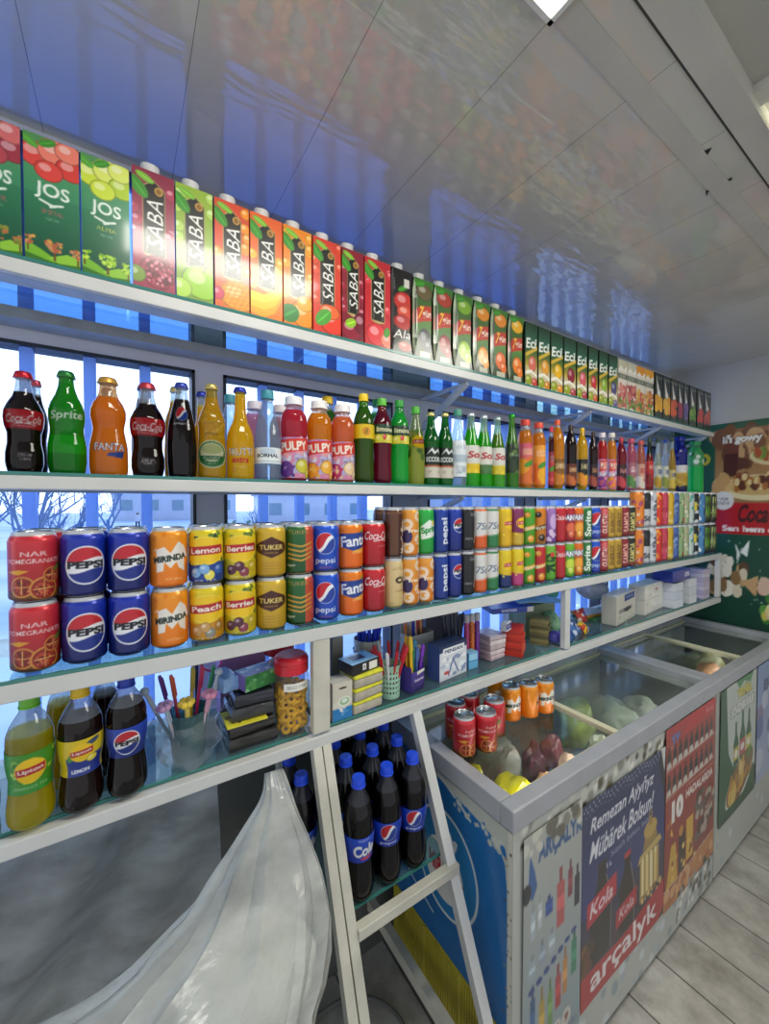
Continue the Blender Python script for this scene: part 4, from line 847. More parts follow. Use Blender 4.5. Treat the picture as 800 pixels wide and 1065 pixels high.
# back row, seen in the gaps
for u,v,kind,liq,cap,ds in ((40,397,'contour',DK,'b5485a','dark cola bottle behind, between the first red banded bottle and the green one'),(113,405,'contour',DK,'a8405a','dark cola bottle behind, right of the orange soda'),(150,402,'slope','1a0d10','4a5a9f','dark cola bottle behind, left of the round emblem bottle'),
    (184,404,'waist','d9a814','c9b46a','golden lemonade bottle in the back row'),(211,409,'long','f4c40c','2a3a9f','yellow lemonade bottle in the back row'),(240,412,'slope','cfe4f4','3a8f9f','clear water bottle in the back row'),
    (266,419,'stout','e0a0c0','e0d8e4','pulpy juice bottle in the back row, left of the red juice'),(293,423,'stout','d9a0a0','e4dcdc','pulpy juice bottle in the back row, between red and orange juice'),(341,414,'pet','3f7a1a','f0c81d','green tea bottle with yellow cap in the back row'),(393,417,'pet','2a9a4a','2f9a5a','green lemonade bottle in the back row')):
    b2(u-11,u+11,v,kind,liq,.84,cap,ds,y=YB2+.068,front=False,ny=40,alpha=.3 if kind=='slope' and cap=='3a8f9f' else .9,captype='screw' if cap in('3a8f9f',) else None)
# ================================================================ drink cans on the rack
LIDS = {}
def lid_meshes(R):
    k = round(R,4)
    if k in LIDS: return LIDS[k]
    mb = MB(); q = R*.84
    prof = [(.0004,0),(q*.80,0),(q*.84,-.0012),(q*.89,-.0012),(q*.92,.0016),(q*.97,.0030),(q*1.0,.0026),(q*1.01,.0006)]
    n = 36; vs, fs = [], []
    for r, z in prof:
        for j in range(n): a = 2*PI*j/n; vs.append((r*math.cos(a), r*math.sin(a), z))
    for i in range(len(prof)-1):
        for j in range(n): j2=(j+1)%n; fs.append((i*n+j,i*n+j2,(i+1)*n+j2,(i+1)*n+j))
    mb.add(vs, fs); m1 = mb.mesh('lid', M_SILVER); smooth_it(m1, 50)
    t = MB(); a = [(q*.24*math.cos(2*PI*j/16), q*.1+q*.36*math.sin(2*PI*j/16)) for j in range(16)]; b = [(x*.5, q*.22+(y-q*.1)*.35) for x,y in a]
    vs = [(x,y,z) for z in (.0004,.0018) for x,y in a]+[(x,y,z) for z in (.0004,.0018) for x,y in b]; fs=[]
    for j in range(16):
        j2=(j+1)%16; fs += [(j,j2,16+j2,16+j),(32+j2,32+j,48+j,48+j2),(16+j,16+j2,48+j2,48+j),(j2,j,32+j,32+j2)]
    t.add(vs, fs); m2 = t.mesh('pull_tab', M_SILVER); LIDS[k] = (m1, m2); return LIDS[k]
CANM = {}
def can(name, x, y, z, R, h, key, painter, label, rz=0.0, ny=72, group=None, cat='can', tab=True):
    root = thing(name, label, cat, (x,y,z), rz, group)
    k = (key, round(R,4), round(h,4), ny)
    if k not in CANM:
        c = Cv(2*PI*R/h, ny, 'ffffff', 1, 3); painter(c)
        c.band(0,.035,'b9bcc0'); c.band(.945,1,'c4c7cb')
        pr = [(0,.74),(.006,.79),(.012,.80),(.05,.985),(.06,1.0)] + [(t,1.0) for t in np.linspace(.1,.85,14)] + [(.87,.995),(.90,.96),(.935,.90),(.95,.865),(.965,.85),(.985,.86)]
        CANM[k] = lathe_painted('can_body', c, [(t*h, q*R) for t,q in pr], M_CAN)
    link('can_body', CANM[k], root)
    m1, m2 = lid_meshes(R); l = link('lid', m1, root, (0,0,h*.985-.0016))
    if tab: link('pull_tab', m2, l)
    return root
# ---- can prints (y 0..1, c.c = middle of the front, visible half is c.c +- A/4)
def leaves(c, n, cols, y0=.06, y1=.92, r=.045, seed=1): return c.blobs(0,y0,c.A,y1,n,r,cols,seed,.6)
def d_nar(c):
    c.grad(0,1,'8a1a1c','d8303c'); c.text('NAR',c.c,.70,c.A*.17,.065,'e8c8c8',bold=.01); c.text('POMEGRANATE',c.c,.60,c.A*.38,.06,'e8c8c8',bold=.01)
    c.poly([(c.c-c.A*.2,.46),(c.c-c.A*.1,.49),(c.c-c.A*.03,.47),(c.c-c.A*.1,.42)],'d99a24'); c.band(.05,.2,'5a4a1a',.7)
    for x,y,r in ((-.13,.26,.15),(.10,.22,.17),(.19,.40,.11)): c.ell(c.c+x*1.1,y,r,r*.95,'c9883a'); c.ell(c.c+x*1.1,y,r*.86,r*.8,'8f2418'); c.blobs(c.c+x*1.1-r*.55,y-r*.5,c.c+x*1.1+r*.55,y+r*.5,40,.018,['b5402a','6a1812','d0704a'],int(r*900)); c.line([(c.c+x*1.1,y-r*.7),(c.c+x*1.1,y+r*.7)],.012,'d9a860'); c.line([(c.c+x*1.1-r*.7,y),(c.c+x*1.1+r*.7,y)],.012,'d9a860')
    c.leaf(c.c+c.A*.17,.50,.08,.03,.6,'5a7a2a')
def d_pepsi(c): c.grad(0,1,'0f1a5a','1a36b4'); c.band(0,.3,'101c62',.5); pglobe(c,c.c,.50,.275)
def d_pepsi_old(c): c.grad(0,1,'1440a8','1a56d4'); globe(c,c.c,.60,.21,.6); c.text('pepsi',c.c,.25,c.A*.24,.14,'e8ecf6',bold=.01); c.text('ORIGINAL',c.c,.13,c.A*.15,.035,'d9406a')
def d_mirinda(c):
    c.grad(0,1,'e8740f','f29a1e'); c.blobs(0,.05,c.A,.92,30,.03,['f6b04a','e06a0c'],2,a=.5)
    c.poly([(c.c-c.A*.12,.30),(c.c-c.A*.12,.68),(c.c-c.A*.17,.62),(c.c-c.A*.05,.70),(c.c,.60),(c.c+c.A*.07,.78),(c.c+c.A*.13,.70),(c.c+c.A*.19,.52),(c.c+c.A*.13,.52),(c.c+c.A*.13,.30),(c.c+c.A*.07,.36),(c.c+c.A*.05,.46),(c.c,.36),(c.c-c.A*.05,.46),(c.c-c.A*.06,.32)],'ece4da')
    c.text('MIRINDA',c.c,.52,c.A*.30,.10,'14241c',bold=.05,rot=.12); c.text('PORTAKAL',c.c+.06,.19,c.A*.15,.035,'f4e0c8')
def d_lipton(word, yel, leafc, fruit, low):
    def p(c):
        c.grad(0,1,yel,'e8d024'); leaves(c,70 if leafc else 0,leafc or ['ffffff'],.3,.9,.05,3)
        c.poly([(0,.05),(c.A,.05),(c.A,.34),(c.c+c.A*.1,.42),(c.c-c.A*.1,.36),(0,.42)],low)
        lip(c,c.c,.60,c.A*.19,.23,word); c.ell(c.c,.60,c.A*.195,.235,'f0d84a',ring=.93)
        for i,(x,y) in enumerate(((-.14,.24),(.05,.20),(.19,.29),(-.02,.30))): c.ball(c.c+x*1.2,y,.09,.085,fruit[i%len(fruit)])
        c.text('ICE TEA',c.c,.11,c.A*.2,.035,'f0e8d0')
    return p
def d_tuker(c):
    c.grad(0,1,'b98f1a','d9b43a'); c.ell(c.c,.58,c.A*.19,.14,'4a2416'); c.poly([(c.c-c.A*.1,.7),(c.c,.78),(c.c+c.A*.1,.7),(c.c+c.A*.1,.46),(c.c,.40),(c.c-c.A*.1,.46)],'4a2416'); c.text('TUKER',c.c,.59,c.A*.27,.09,'e0c870',bold=.03); c.text('PREMIUM',c.c,.49,c.A*.14,.03,'c9a84a')
    for y in (.3,.25,.2,.15): c.rect(c.c-c.A*.1,y,c.c+c.A*.1,y+.014,'a87f1a')
def d_tukgreen(c):
    c.grad(0,1,'1d4a24','2a6a34'); c.rect(c.c+c.A*.07,0,c.A,1,'c24a30'); c.band(0,.06,'c9a83a'); c.text('TUKER',c.c-.02,.84,c.A*.24,.07,'b98f4a')
    for i,y in enumerate((.62,.53,.44,.36)): c.line([(c.c-c.A*.13,y),(c.c+c.A*.02,y-.05),(c.c+c.A*.15,y+.02)],.035,'c9963a')
    c.text('lager',c.c-c.A*.09,.22,c.A*.1,.05,'e8e4d0',bold=.03)
def d_fanta(c, rotv=0):
    c.grad(0,1,'e2610e','f0821a'); c.ell(c.c+c.A*.06,.58,c.A*.16,.2,'f4a83a'); c.poly([(c.c-c.A*.17,.50),(c.c-c.A*.19,.76),(c.c+c.A*.24,.80),(c.c+c.A*.24,.52),(c.c-c.A*.02,.42)],'1f3f8f'); c.text('Fanta',c.c+.01,.62,c.A*.36,.22,'f4f4f6',bold=.03,rot=.08); c.leaf(c.c+c.A*.12,.82,.06,.03,.5,'4f9a2a'); c.text('portakal',c.c+.08,.38,c.A*.14,.05,'f6e0c0')
def d_coke(c): c.grad(0,1,'9a1420','cf2430'); c.text('Coca-Cola',c.c+.04,.70,c.A*.38,.17,'f4eeee',shear=.25,bold=.012); c.line([(c.c-.1,.585),(c.c+.1,.61),(c.c+.3,.58)],.018,'f4eeee'); c.text('original taste',c.c+.16,.48,c.A*.18,.035,'e8d0d0')
# slim cans (A about 1.25)
def vert(word, bg, col, w=.62, hgt=.17, extra=None, x=0.0):
    def p(c):
        c.grad(0,1,S2(bg,.8),bg)
        if extra: extra(c)
        c.text(word,c.c+x,.50,w,c.A*hgt,col,rot=PI/2,bold=.03)
    return p
def S2(h, k): return ''.join('%02x' % int(min(255,v*255*k)) for v in S(h))
def d_macc(c): c.grad(0,1,'4a2a1c','6a3f2a'); c.rect(c.c-c.A*.28,.1,c.c-c.A*.06,.9,'3a1f14'); c.text('MacCoffee',c.c+c.A*.12,.45,.72,c.A*.13,'ecd8c4',rot=PI/2,bold=.03); c.blobs(c.c-c.A*.3,.6,c.c,.9,14,.04,['8f6a4a','c9a07a'],3)
def d_coco(c): c.grad(0,1,'d0b47a','dcc490'); c.text('CO',c.c+c.A*.10,.58,c.A*.26,.13,'1c1612',bold=.06); c.text('coffee',c.c+c.A*.08,.38,c.A*.2,.06,'8a5a2a',shear=.3); c.text('LATTE',c.c,.8,c.A*.18,.05,'a88a54'); c.text('240',c.c-c.A*.1,.14,.1,.03,'8a7040')
def d_choc(c): c.grad(0,1,'3a1c12','4a2416'); c.rect(c.c-c.A*.12,.08,c.c+c.A*.02,.94,'5f3a24'); c.text('MacCoffee',c.c+c.A*.13,.42,.62,c.A*.12,'e8d0bc',rot=PI/2,bold=.03); c.band(.86,.92,'6a4430')
def d_orfl(c):
    c.grad(0,1,'d97a1a','e8a040')
    for x,y in ((.12,.82),(-.12,.66),(.12,.36),(-.1,.2),(.2,.12)): c.ell(c.c+c.A*x,y,.13,.11,'f0d8c0'); c.ell(c.c+c.A*x,y,.06,.05,'e8a030')
    c.ell(c.c-c.A*.12,.42,.12,.13,'3a2a5a'); c.text('fresh',c.c+c.A*.05,.54,c.A*.3,.08,'f6ead8',bold=.03); c.blobs(0,.05,c.A,.95,20,.03,['c95a2a','f4e0d0'],4)
def d_sprite(c): c.grad(0,1,'1a8f34','28b048'); c.poly([(c.c-c.A*.14,.34),(c.c+c.A*.2,.42),(c.c+c.A*.18,.66),(c.c,.74),(c.c-c.A*.15,.60)],'e8f0e4'); c.text('Sprite',c.c+.03,.53,c.A*.33,.17,'1f8f3a',bold=.04,rot=.15); c.ell(c.c+c.A*.1,.68,.06,.05,'f0dc3a')
def d_cokez(c): c.grad(0,1,'101012','26262a'); c.text('Coca-Cola',c.c+c.A*.10,.84,c.A*.24,.07,'d8d8da',shear=.25); c.poly([(c.c+c.A*.05,.2),(c.c+c.A*.14,.7),(c.c+c.A*.17,.7),(c.c+c.A*.10,.2)],'8a8a90'); c.text('zero',c.c-c.A*.05,.3,c.A*.15,.05,'b0b0b4')
def d_sol(col):
    def p(c): c.band(0,1,'dcdad6'); c.poly([(0,.05),(c.A,.05),(c.A,.40),(c.c,.34),(0,.26)],col); c.poly([(0,.28),(c.c,.36),(c.A,.44),(c.A,.40),(c.c,.33),(0,.25)],'e89a8a' if col=='d9602a' else '6aa07a'); c.band(.9,.95,col); c.text('7Sol',c.c+c.A*.05,.56,c.A*.30,.15,'24426a',shear=.2,bold=.0)
    return p
def d_lsl(a,b,low):
    def p(c): c.grad(0,1,a,b); c.poly([(0,.05),(c.A,.05),(c.A,.30),(0,.42)],low); lip(c,c.c+c.A*.10,.60,c.A*.17,.14); leaves(c,14,['c9a020','f4e04a'],.3,.5,.03,4)
    return p
def d_mirsl(a, fr):
    def p(c): c.grad(0,1,S2(a,.85),a); c.poly([(c.c-c.A*.25,.34),(c.c+c.A*.25,.50),(c.c+c.A*.25,.60),(c.c-c.A*.25,.44)],fr); c.text('Mirinda',c.c+.02,.47,c.A*.4,.09,'f4ecd0',rot=.2,bold=.03); c.ball(c.c,.2,.1,.09,fr); c.ball(c.c-.1,.78,.08,.07,fr)
    return p
def d_purp(c): c.grad(0,1,'6a3a8f','a87fc0'); c.ell(c.c+.04,.6,.12,.2,'c9a8d8'); c.blobs(c.c-.2,.1,c.c+.2,.4,10,.05,['8f5ab0','d8c0e0'],3)
def d_cokesl(c): c.grad(0,1,'a81824','cc2632'); c.text('Coca-Cola',c.c+.05,.70,c.A*.42,.15,'f2ecec',shear=.25,bold=.02); c.rect(c.c-c.A*.03,.1,c.c+c.A*.02,.5,'b52a34')
def d_7up(c): c.grad(0,1,'4f9a2a','7ab83a'); c.text('7UP',c.c,.5,.5,c.A*.24,'123a1c',rot=PI/2,bold=.06); c.ell(c.c,.72,.06,.06,'d8342a'); c.blobs(0,.05,c.A,.95,24,.04,['123a1c','a8d04a'],3,a=.6)
def d_fansl(bg, col2):
    def p(c): c.grad(0,1,S2(bg,.85),bg); c.ell(c.c,.4,.16,.14,col2); c.otext('FANTA',c.c+.03,.68,c.A*.42,.15,'f4f4f8','1f3f8f',.05,bold=.05); c.ball(c.c,.24,.1,.09,col2)
    return p
def d_rose(c): vert('GULISTAN','b02430','ecd0c0')(c); c.ell(c.c,.82,.12,.09,'d86a6a')
def d_gold(k):
    def p(c): c.grad(0,1,'b08a24',['d0aa4a','d8b85a'][k]); c.rect(c.c-c.A*.1,.1,c.c+c.A*.12,.9,['c09a34','b8902c'][k]); c.text('ENERGY',c.c,.5,.6,c.A*.12,['6a4a12','5a3f10'][k],rot=PI/2,bold=.03); c.line([(c.c+c.A*.15,.05),(c.c+c.A*.15,.93)],.02,'f0dc9a')
    return p
def d_tall(cols, seed, word=None, wcol='f4f4f4', n=46, r=.055, bg=None):
    def p(c):
        c.band(0,1,bg or cols[0]); c.blobs(0,.05,c.A,.93,n,r,cols,seed)
        if word: c.text(word,c.c+c.A*.05,.5,.55,c.A*.16,wcol,rot=PI/2,bold=.05)
    return p
def d_grow(c): d_tall(['e8862a','f2a840','d9602a','f0c8a0','b04a6a'],7)(c)
def d_monster(g):
    def p(c):
        c.grad(0,1,'0a0c0a','181a18')
        for i in range(3): x = c.c+c.A*(-.09+.07*i); c.poly([(x,.85),(x+.05,.88),(x+.03,.6),(x+.05,.35),(x,.12),(x-.01,.4),(x+.01,.6)],g)
        c.blobs(0,.1,c.A,.4,10,.03,['d8d8d4','7a8a3a'],3)
    return p
def d_num(c): c.grad(0,1,'b8bac0','d4d6da'); c.rect(0,.5,c.A,.93,'1a1c20'); c.blobs(0,.5,c.A,.9,16,.04,['e8e8e8','3a3a40'],3); c.text('500',c.c+.05,.25,c.A*.3,.14,'2a2c34',bold=.04)
# columns: photo column left/right, size, (upper print, lower print), upper words, lower words
STD, SLM, TAL = (.0331,.1155), (.0265,.1335), (.0298,.168)
CC = [
(7,62,STD,d_nar,d_nar,'nar','nar','red can with cut pomegranates and white lettering',None),
(62,108.5,STD,d_pepsi,d_pepsi,'pep','pep','dark blue can with a round emblem, beside the red pomegranate stack',None),
(109,154,STD,d_pepsi,d_pepsi,'pep','pep','dark blue can with a round emblem, beside the orange stack',None),
(154.5,194,STD,d_mirinda,d_mirinda,'mir','mir','orange can with black capitals over a white patch',None),
(195,230,STD,d_lipton('Lemon','d9c01a',['3f6a2a','5a7a2a','2a4a3a'],['7fb0e0','e8dc5a','3a6ac0'],'1c3f8f'),d_lipton('Peach','d8a81a',None,['c99a5a','8a8a80','b0803a'],'c98a1a'),'lem','pea','yellow tea can with lemon slices over a blue base','yellow tea can with a dull gold base under a red badge'),
(231,264,STD,d_lipton('Berries','c8bc24',['4a6a24','5f7a2a','7a8a34'],['5a2a3a','8a3a4a','c9b02a'],'c9b41e'),d_lipton('Berries','c8bc24',['4a6a24','5f7a2a','7a8a34'],['5a2a3a','8a3a4a','c9b02a'],'c9b41e'),'ber','ber','yellow tea can with green leaves and dark berries',None),
(265,295.5,STD,d_tuker,d_tuker,'tuk','tuk','gold can with a dark brown oval badge',None),
(296,323.5,STD,d_tukgreen,d_tukgreen,'tkg','tkg','half green half red can with gold waves',None),
(324,349,STD,d_pepsi_old,d_pepsi_old,'peo','peo','bright blue can with a tilted round emblem above lower case letters',None),
(350,373,STD,d_fanta,d_fanta,'fan','fan','orange can with bold white letters on a dark blue patch',None),
(374,398,STD,d_coke,d_coke,'cok','cok','red standard size can with white script',None),
(399,415.5,SLM,d_choc,d_coco,'cho','coc','slim dark brown coffee can with upright lettering','slim cream coloured coffee can with black letters'),
(416,432.5,SLM,d_orfl,d_orfl,'orf','orf','slim orange can with pale flower shapes, beside the coffee cans',None),
(433,447.5,SLM,d_sprite,d_orfl,'spr','orf','slim green can with a white burst','slim orange can with pale flower shapes, under the green can'),
(448,462,SLM,vert('pepsi','1a3f9f','e8ecf6',.55,.17,None,.05),vert('pepsi','1a3f9f','e8ecf6',.55,.17,None,.05),'pev','pev','slim blue can with upright lower case letters',None),
(462.5,476.5,SLM,lambda c:(c.grad(0,1,'14226a','1f3fb0'),pglobe(c,c.c+.04,.60,.155)),lambda c:(c.grad(0,1,'14226a','1f3fb0'),pglobe(c,c.c+.04,.60,.155)),'per','per','slim dark blue can with a round red and white emblem',None),
(477,489,SLM,d_cokez,d_cokez,'ckz','ckz','slim black can with a grey stripe',None),
(489.5,503,SLM,d_sol('d9602a'),d_sol('d9602a'),'slo','slo','slim white can with an orange base',None),
(503.5,517,SLM,d_sol('2f7a4a'),d_sol('2f7a4a'),'slg','slg','slim white can with a green base',None),
(517.5,530,SLM,d_lsl('d89a1a','e8c824','e0b01d'),d_lsl('e0b81a','e8cc24','1c2f6a'),'ls1','ls2','slim golden yellow tea can with a round badge','slim yellow tea can with a navy base'),
(530.5,542.5,SLM,d_lsl('6a2450','8a3464','c9a83a'),d_lsl('d8b81a','e8d024','b8407a'),'ls3','ls4','slim purple tea can with a yellow badge','slim yellow tea can with a pink base'),
(543,554,SLM,d_mirsl('4fa82a','e8a02a'),d_mirsl('4fa82a','e8a02a'),'mg','mg','slim lime green can with an orange band',None),
(554.5,565,SLM,d_mirsl('d9821a','2a1c14'),d_mirsl('c9282f','e89a2a'),'mo','mr','slim amber can with a dark band','slim red can with an amber band'),
(565.5,575.5,SLM,d_purp,d_7up,'pur','7up','slim lavender purple can','slim dark green and lime can with upright number'),
(576,585.5,SLM,d_cokesl,d_cokesl,'cks','cks','slim red can with white script',None),
(586,594.5,SLM,d_fansl('b82430','e06a4a'),d_fansl('6ab82a','c9e04a'),'fr','fg','slim dark red can with bold white capitals','slim lime green can with bold white capitals'),
(595,603.5,SLM,d_fansl('e8701a','f4a83a'),d_fansl('e8701a','f4a83a'),'fo','fo','slim orange can with bold white capitals',None),
(604,612.5,SLM,vert('Sprite','2a7a3a','f0f4ec',.72,.2),vert('Sprite','2a7a3a','f0f4ec',.72,.2),'spv','spv','slim deep green can with upright white name',None),
(613,621.5,SLM,d_pepsi_old,d_pepsi_old,'psl','psl','slim bright blue can right of the deep green one',None),
(622,629,SLM,d_rose,d_rose,'ros','ros','slim crimson can with pale upright letters',None),
(629.5,636,SLM,d_gold(0),d_gold(0),'go0','go0','slim gold can, left of the two gold stacks',None),
(636.5,643.5,SLM,d_gold(1),d_gold(1),'go1','go1','slim pale gold can, right of the two gold stacks',None),
(644,650.5,SLM,vert('SAMOA','8f2430','e8b0a0'),vert('SAMOA','8f2430','e8b0a0'),'sa1','sa1','slim dark red can with pink upright letters',None),
(651,657.5,SLM,vert('SAMOA','22281c','d9c87a',.6,.17,lambda c:c.band(.06,.2,'7a3a2a')),vert('SAMOA','22281c','d9c87a',.6,.17,lambda c:c.band(.06,.2,'7a3a2a')),'sa2','sa2','slim near black can with gold upright letters',None),
(658,666.5,TAL,d_grow,d_grow,'grw','grw','tall can in orange and peach blotches',None),
(667,672.5,TAL,d_num,d_num,'num','num','tall black and grey can with numerals',None),
(673,678.5,TAL,d_tall(['d0d2d8','e4e4e8','a8acb8'],3,'ULTRA','5a6070'),d_tall(['d0d2d8','e4e4e8','a8acb8'],3,'ULTRA','5a6070'),'ult','ult','tall silvery white can',None),
(679,685.5,TAL,d_tall(['d8342a','e8862a','f0b03a'],4),d_tall(['d8342a','e8862a','f0b03a'],4),'rdo','rdo','tall red can with orange patches',None),
(686,691,TAL,d_tall(['c9425a','e07a8a','b02a44'],5),d_tall(['c9425a','e07a8a','b02a44'],5),'pnk','pnk','tall raspberry pink can',None),
(691.5,697.5,TAL,d_tall(['d8b02a','a88a2a','e8d07a'],6),d_tall(['d8b02a','a88a2a','e8d07a'],6),'yel','yel','tall mustard yellow can',None),
(698,703.5,TAL,d_tall(['4a6ab0','8fa8d0','3a4a8a'],8),d_tall(['4a6ab0','8fa8d0','3a4a8a'],8),'blu','blu','tall mid blue patterned can',None),
(704,709,TAL,d_tall(['8fae7a','c9d0a8','b05a5a','5a7a4a'],9),d_tall(['8fae7a','c9d0a8','b05a5a','5a7a4a'],9),'flo','flo','tall floral green can, left of two',None),
(709.5,714.5,TAL,d_tall(['a8b88a','d0a8a0','6a8a5a','e0dcc8'],10),d_tall(['a8b88a','d0a8a0','6a8a5a','e0dcc8'],10),'fl2','fl2','tall floral pinkish can, right of two',None),
(715,720,TAL,d_tall(['c8d8d4','5fae9f','e4ecea'],11),d_tall(['c8d8d4','5fae9f','e4ecea'],11),'tea','tea','tall white and teal can',None),
(720.5,729,TAL,d_tall(['12161a','e0c83a','d8e0e4','2a5a6a'],12,n=34,r=.07),d_tall(['12161a','e0c83a','d8e0e4','2a5a6a'],12,n=34,r=.07),'bly','bly','tall black can with yellow and white splashes',None),
(729.5,735,TAL,d_tall(['4a8ac0','a8c8e0','2a5a8f','e8eef2'],13),d_tall(['4a8ac0','a8c8e0','2a5a8f','e8eef2'],13),'bl2','bl2','tall sky blue and white can',None),
(735.5,741.5,TAL,d_monster('6aae2a'),d_monster('6aae2a'),'mo1','mo1','tall black can with green claw streaks',None),
(742,748.5,TAL,d_monster('b8c87a'),d_monster('b8c87a'),'mo2','mo2','tall black can with pale claw streaks at the right end',None),
]
YCAN = Y3+.012
last = None
G3 = 'drink cans on the rack'
CPOS = []
for u0,u1,(R,h),pu,pl,ku,kl,du,dl in CC:
    y = YCAN+R; x = xat((u0+u1)/2, y)
    wpx = (u1-u0)/2/FPX*dep((u0+u1)/2,y)
    if R == STD[0]: x = x
    if R == TAL[0]: x = 1.931+(x-1.931)*.9
    if last and x-last[0] < last[1]+R+.0012: x = last[0]+last[1]+R+.0007
    if x + R > 2.832: break
    last = (x,R); CPOS.append((u0,x,y,R,h,pu,ku,du))
    near = u0 < 330
    rz = (-math.atan2(x,y)*.9 + (.12 if 60<u0<160 else 0)) if near else (-.12 if u0<480 else -.38)
    ny = 84 if near else (72 if u0<480 else 52)
    dl2 = dl or du
    can('drink_can', x, y, Z3+.0006, R, h, kl, pl, dl2+', lower of its stack', rz + random.uniform(-.05,.05), ny, G3)
    can('drink_can', x+random.uniform(-.0004,.0004), y, Z3+.0006+h+.0006, R, h, ku, pu, du+', upper of its stack', rz + random.uniform(-.05,.05), ny, G3)
print('CANS', len(CPOS), 'of', len(CC), 'last x', last)
behind = {7:'red pomegranate',62:'first round emblem',109:'second round emblem',195:'lemon slice tea',231:'leafy tea',265:'brown badge gold',296:'green and red',324:'tilted emblem blue',350:'orange bold letter',374:'red script',399:'brown coffee'}
for u0,x,y,R,h,pu,ku,du in CPOS:
    if u0 not in behind: continue
    for lv in (0,1):
        can('drink_can', x+.004, y+2*R+.004, Z3+.0006+lv*(h+.0006), R, h, ku, pu, 'can in the second row straight behind the %s stack, %s of two' % (behind[u0], ('lower','upper')[lv]), random.uniform(-.5,.3), 84 if u0<330 else 72, G3)
# ================================================================ left lower bay: large bottles, pens, packs, jars
def pos(u, Y): return xat(u, Y)
def l_lipg(c):
    c.band(0,1,'3f8f24'); c.blobs(0,.1,c.A,.95,60,.06,['5faa2f','2f7a1c','a8d04a','7fb83a'],3); lip(c,c.c,.55,c.A*.108,.31); c.band(0,.2,'2f8a2a',.7); c.text('GREEN ICE TEA',c.c,.15,c.A*.25,.06,'b8d8b0')
def l_lipl(c):
    c.band(0,1,'e0c41a'); c.rect(c.c-c.A*.11,0,c.c+c.A*.18,.52,'24388f'); c.leaf(c.c-c.A*.06,.6,.2,.08,1.0); c.leaf(c.c+c.A*.08,.86,.2,.07,.3,'3a4a6a'); lip(c,c.c+.02,.64,c.A*.086,.24); c.ball(c.c+c.A*.08,.42,.14,.1,'f0dc4a'); c.text('LEMON',c.c-.02,.14,c.A*.14,.1,'e8ecf4',bold=.04)
def l_pepl(c): c.grad(0,1,'162a7a','1f44b8'); pglobe(c,c.c,.5,.40)
G4 = 'large bottles on the lower rack shelf'
def big(u0,u1,liq,fill,cap,desc,lab,y=.872,ny=80,h=.214,kind='cola',**k):
    r = (u1-u0)/2/FPX*dep((u0+u1)/2,y)*1.03/math.hypot(1,((u0+u1)/2-UC)/FPX)
    return bottle('drink_bottle', desc, 'bottle', xat((u0+u1)/2,y), y, Z4+.0006, h, r, kind, liq, fill, cap, lab, -math.atan2(xat((u0+u1)/2,y),y)*.9, group=G4, captype='screw', ny=ny, **k)
big(0,53,'b8a814',.72,'6ab82f','large bottle of yellow green tea with a green label and green cap',(.30,.62,l_lipg,60),alpha=.72,galpha=.3,glasscol='dfe6e4',liq2='d8c41a')
big(56,104,'26110c',.74,'e0b81d','large dark tea bottle with a yellow and blue label and yellow cap',(.32,.62,l_lipl,60),galpha=.3,glasscol='c8d0dc')
big(107,150,'1c0e0c',.76,'1c3aa8','large dark cola bottle with a blue label and round emblem',(.36,.62,l_pepl,60),galpha=.3,glasscol='c8d0dc')
big(-32,-6,'4a1030',.8,'5a1a3a','large dark purple bottle at the left edge of the lower shelf',None,y=.93,ny=40)
big(44,74,'b89a14',.74,'d8c03a','large yellow tea bottle behind, between the green and yellow labelled bottles',None,y=.955,ny=40,alpha=.75)
big(92,120,'26110c',.74,'1c3aa8','large dark bottle behind, between the tea and the cola bottle',None,y=.955,ny=40)
# pen cup and novelty pens
cupx, cupy = pos(194,.915), .925
t = thing('pen_cup', 'tinted clear plastic cup full of novelty pens on the lower shelf', 'cup', (cupx,cupy,Z4+.0006))
mb = MB(); mb.lathe([(.030,0),(.031,.002),(.039,.095),(.0405,.096),(.0385,.0965),(.030,.004),(.001,.003)], 36, cap=False); mb.build('cup_body', M_CUP, t, True)
def pen(name, p, ax, ln, r, col, capc, desc, top=None, topc=None, group=None):
    a = Vector(ax).normalized(); o = thing(name, desc, 'pen', p, 0, group); q = Vector((0,0,1)).rotation_difference(a); o.rotation_mode='QUATERNION'; o.rotation_quaternion = q
    MB().lathe([(r*.25,0),(r*.9,.012),(r,.016),(r,ln*.7)], 10).build('barrel', plain(col,.3,0,.03), o, True)
    m = MB(); m.lathe([(r*1.12,ln*.7),(r*1.12,ln*.97),(r*.8,ln)], 10); m.box(r*.9,-.0012,ln*.72,r*1.7,.0012,ln*.96); m.build('pen_cap', plain(capc,.3,0,.03), o, True)
    if top == 'flower':
        m = MB()
        for i in range(6): a2 = 2*PI*i/6; bm=bmesh.new(); bmesh.ops.create_icosphere(bm,subdivisions=2,radius=.0075); m.add([v.co+Vector((.0095*math.cos(a2),.0095*math.sin(a2),ln+.004)) for v in bm.verts],[[v.index for v in f.verts] for f in bm.faces]); bm.free()
        m.build('flower_top', plain(topc,.25,0,.05), o, True)
    elif top == 'ball':
        m = MB(); bm=bmesh.new(); bmesh.ops.create_icosphere(bm,subdivisions=3,radius=.009); m.add([v.co+Vector((0,0,ln+.006)) for v in bm.verts],[[v.index for v in f.verts] for f in bm.faces]); bm.free(); m.build('bead_top', plain(topc,.2,0,.05), o, True)
    return o
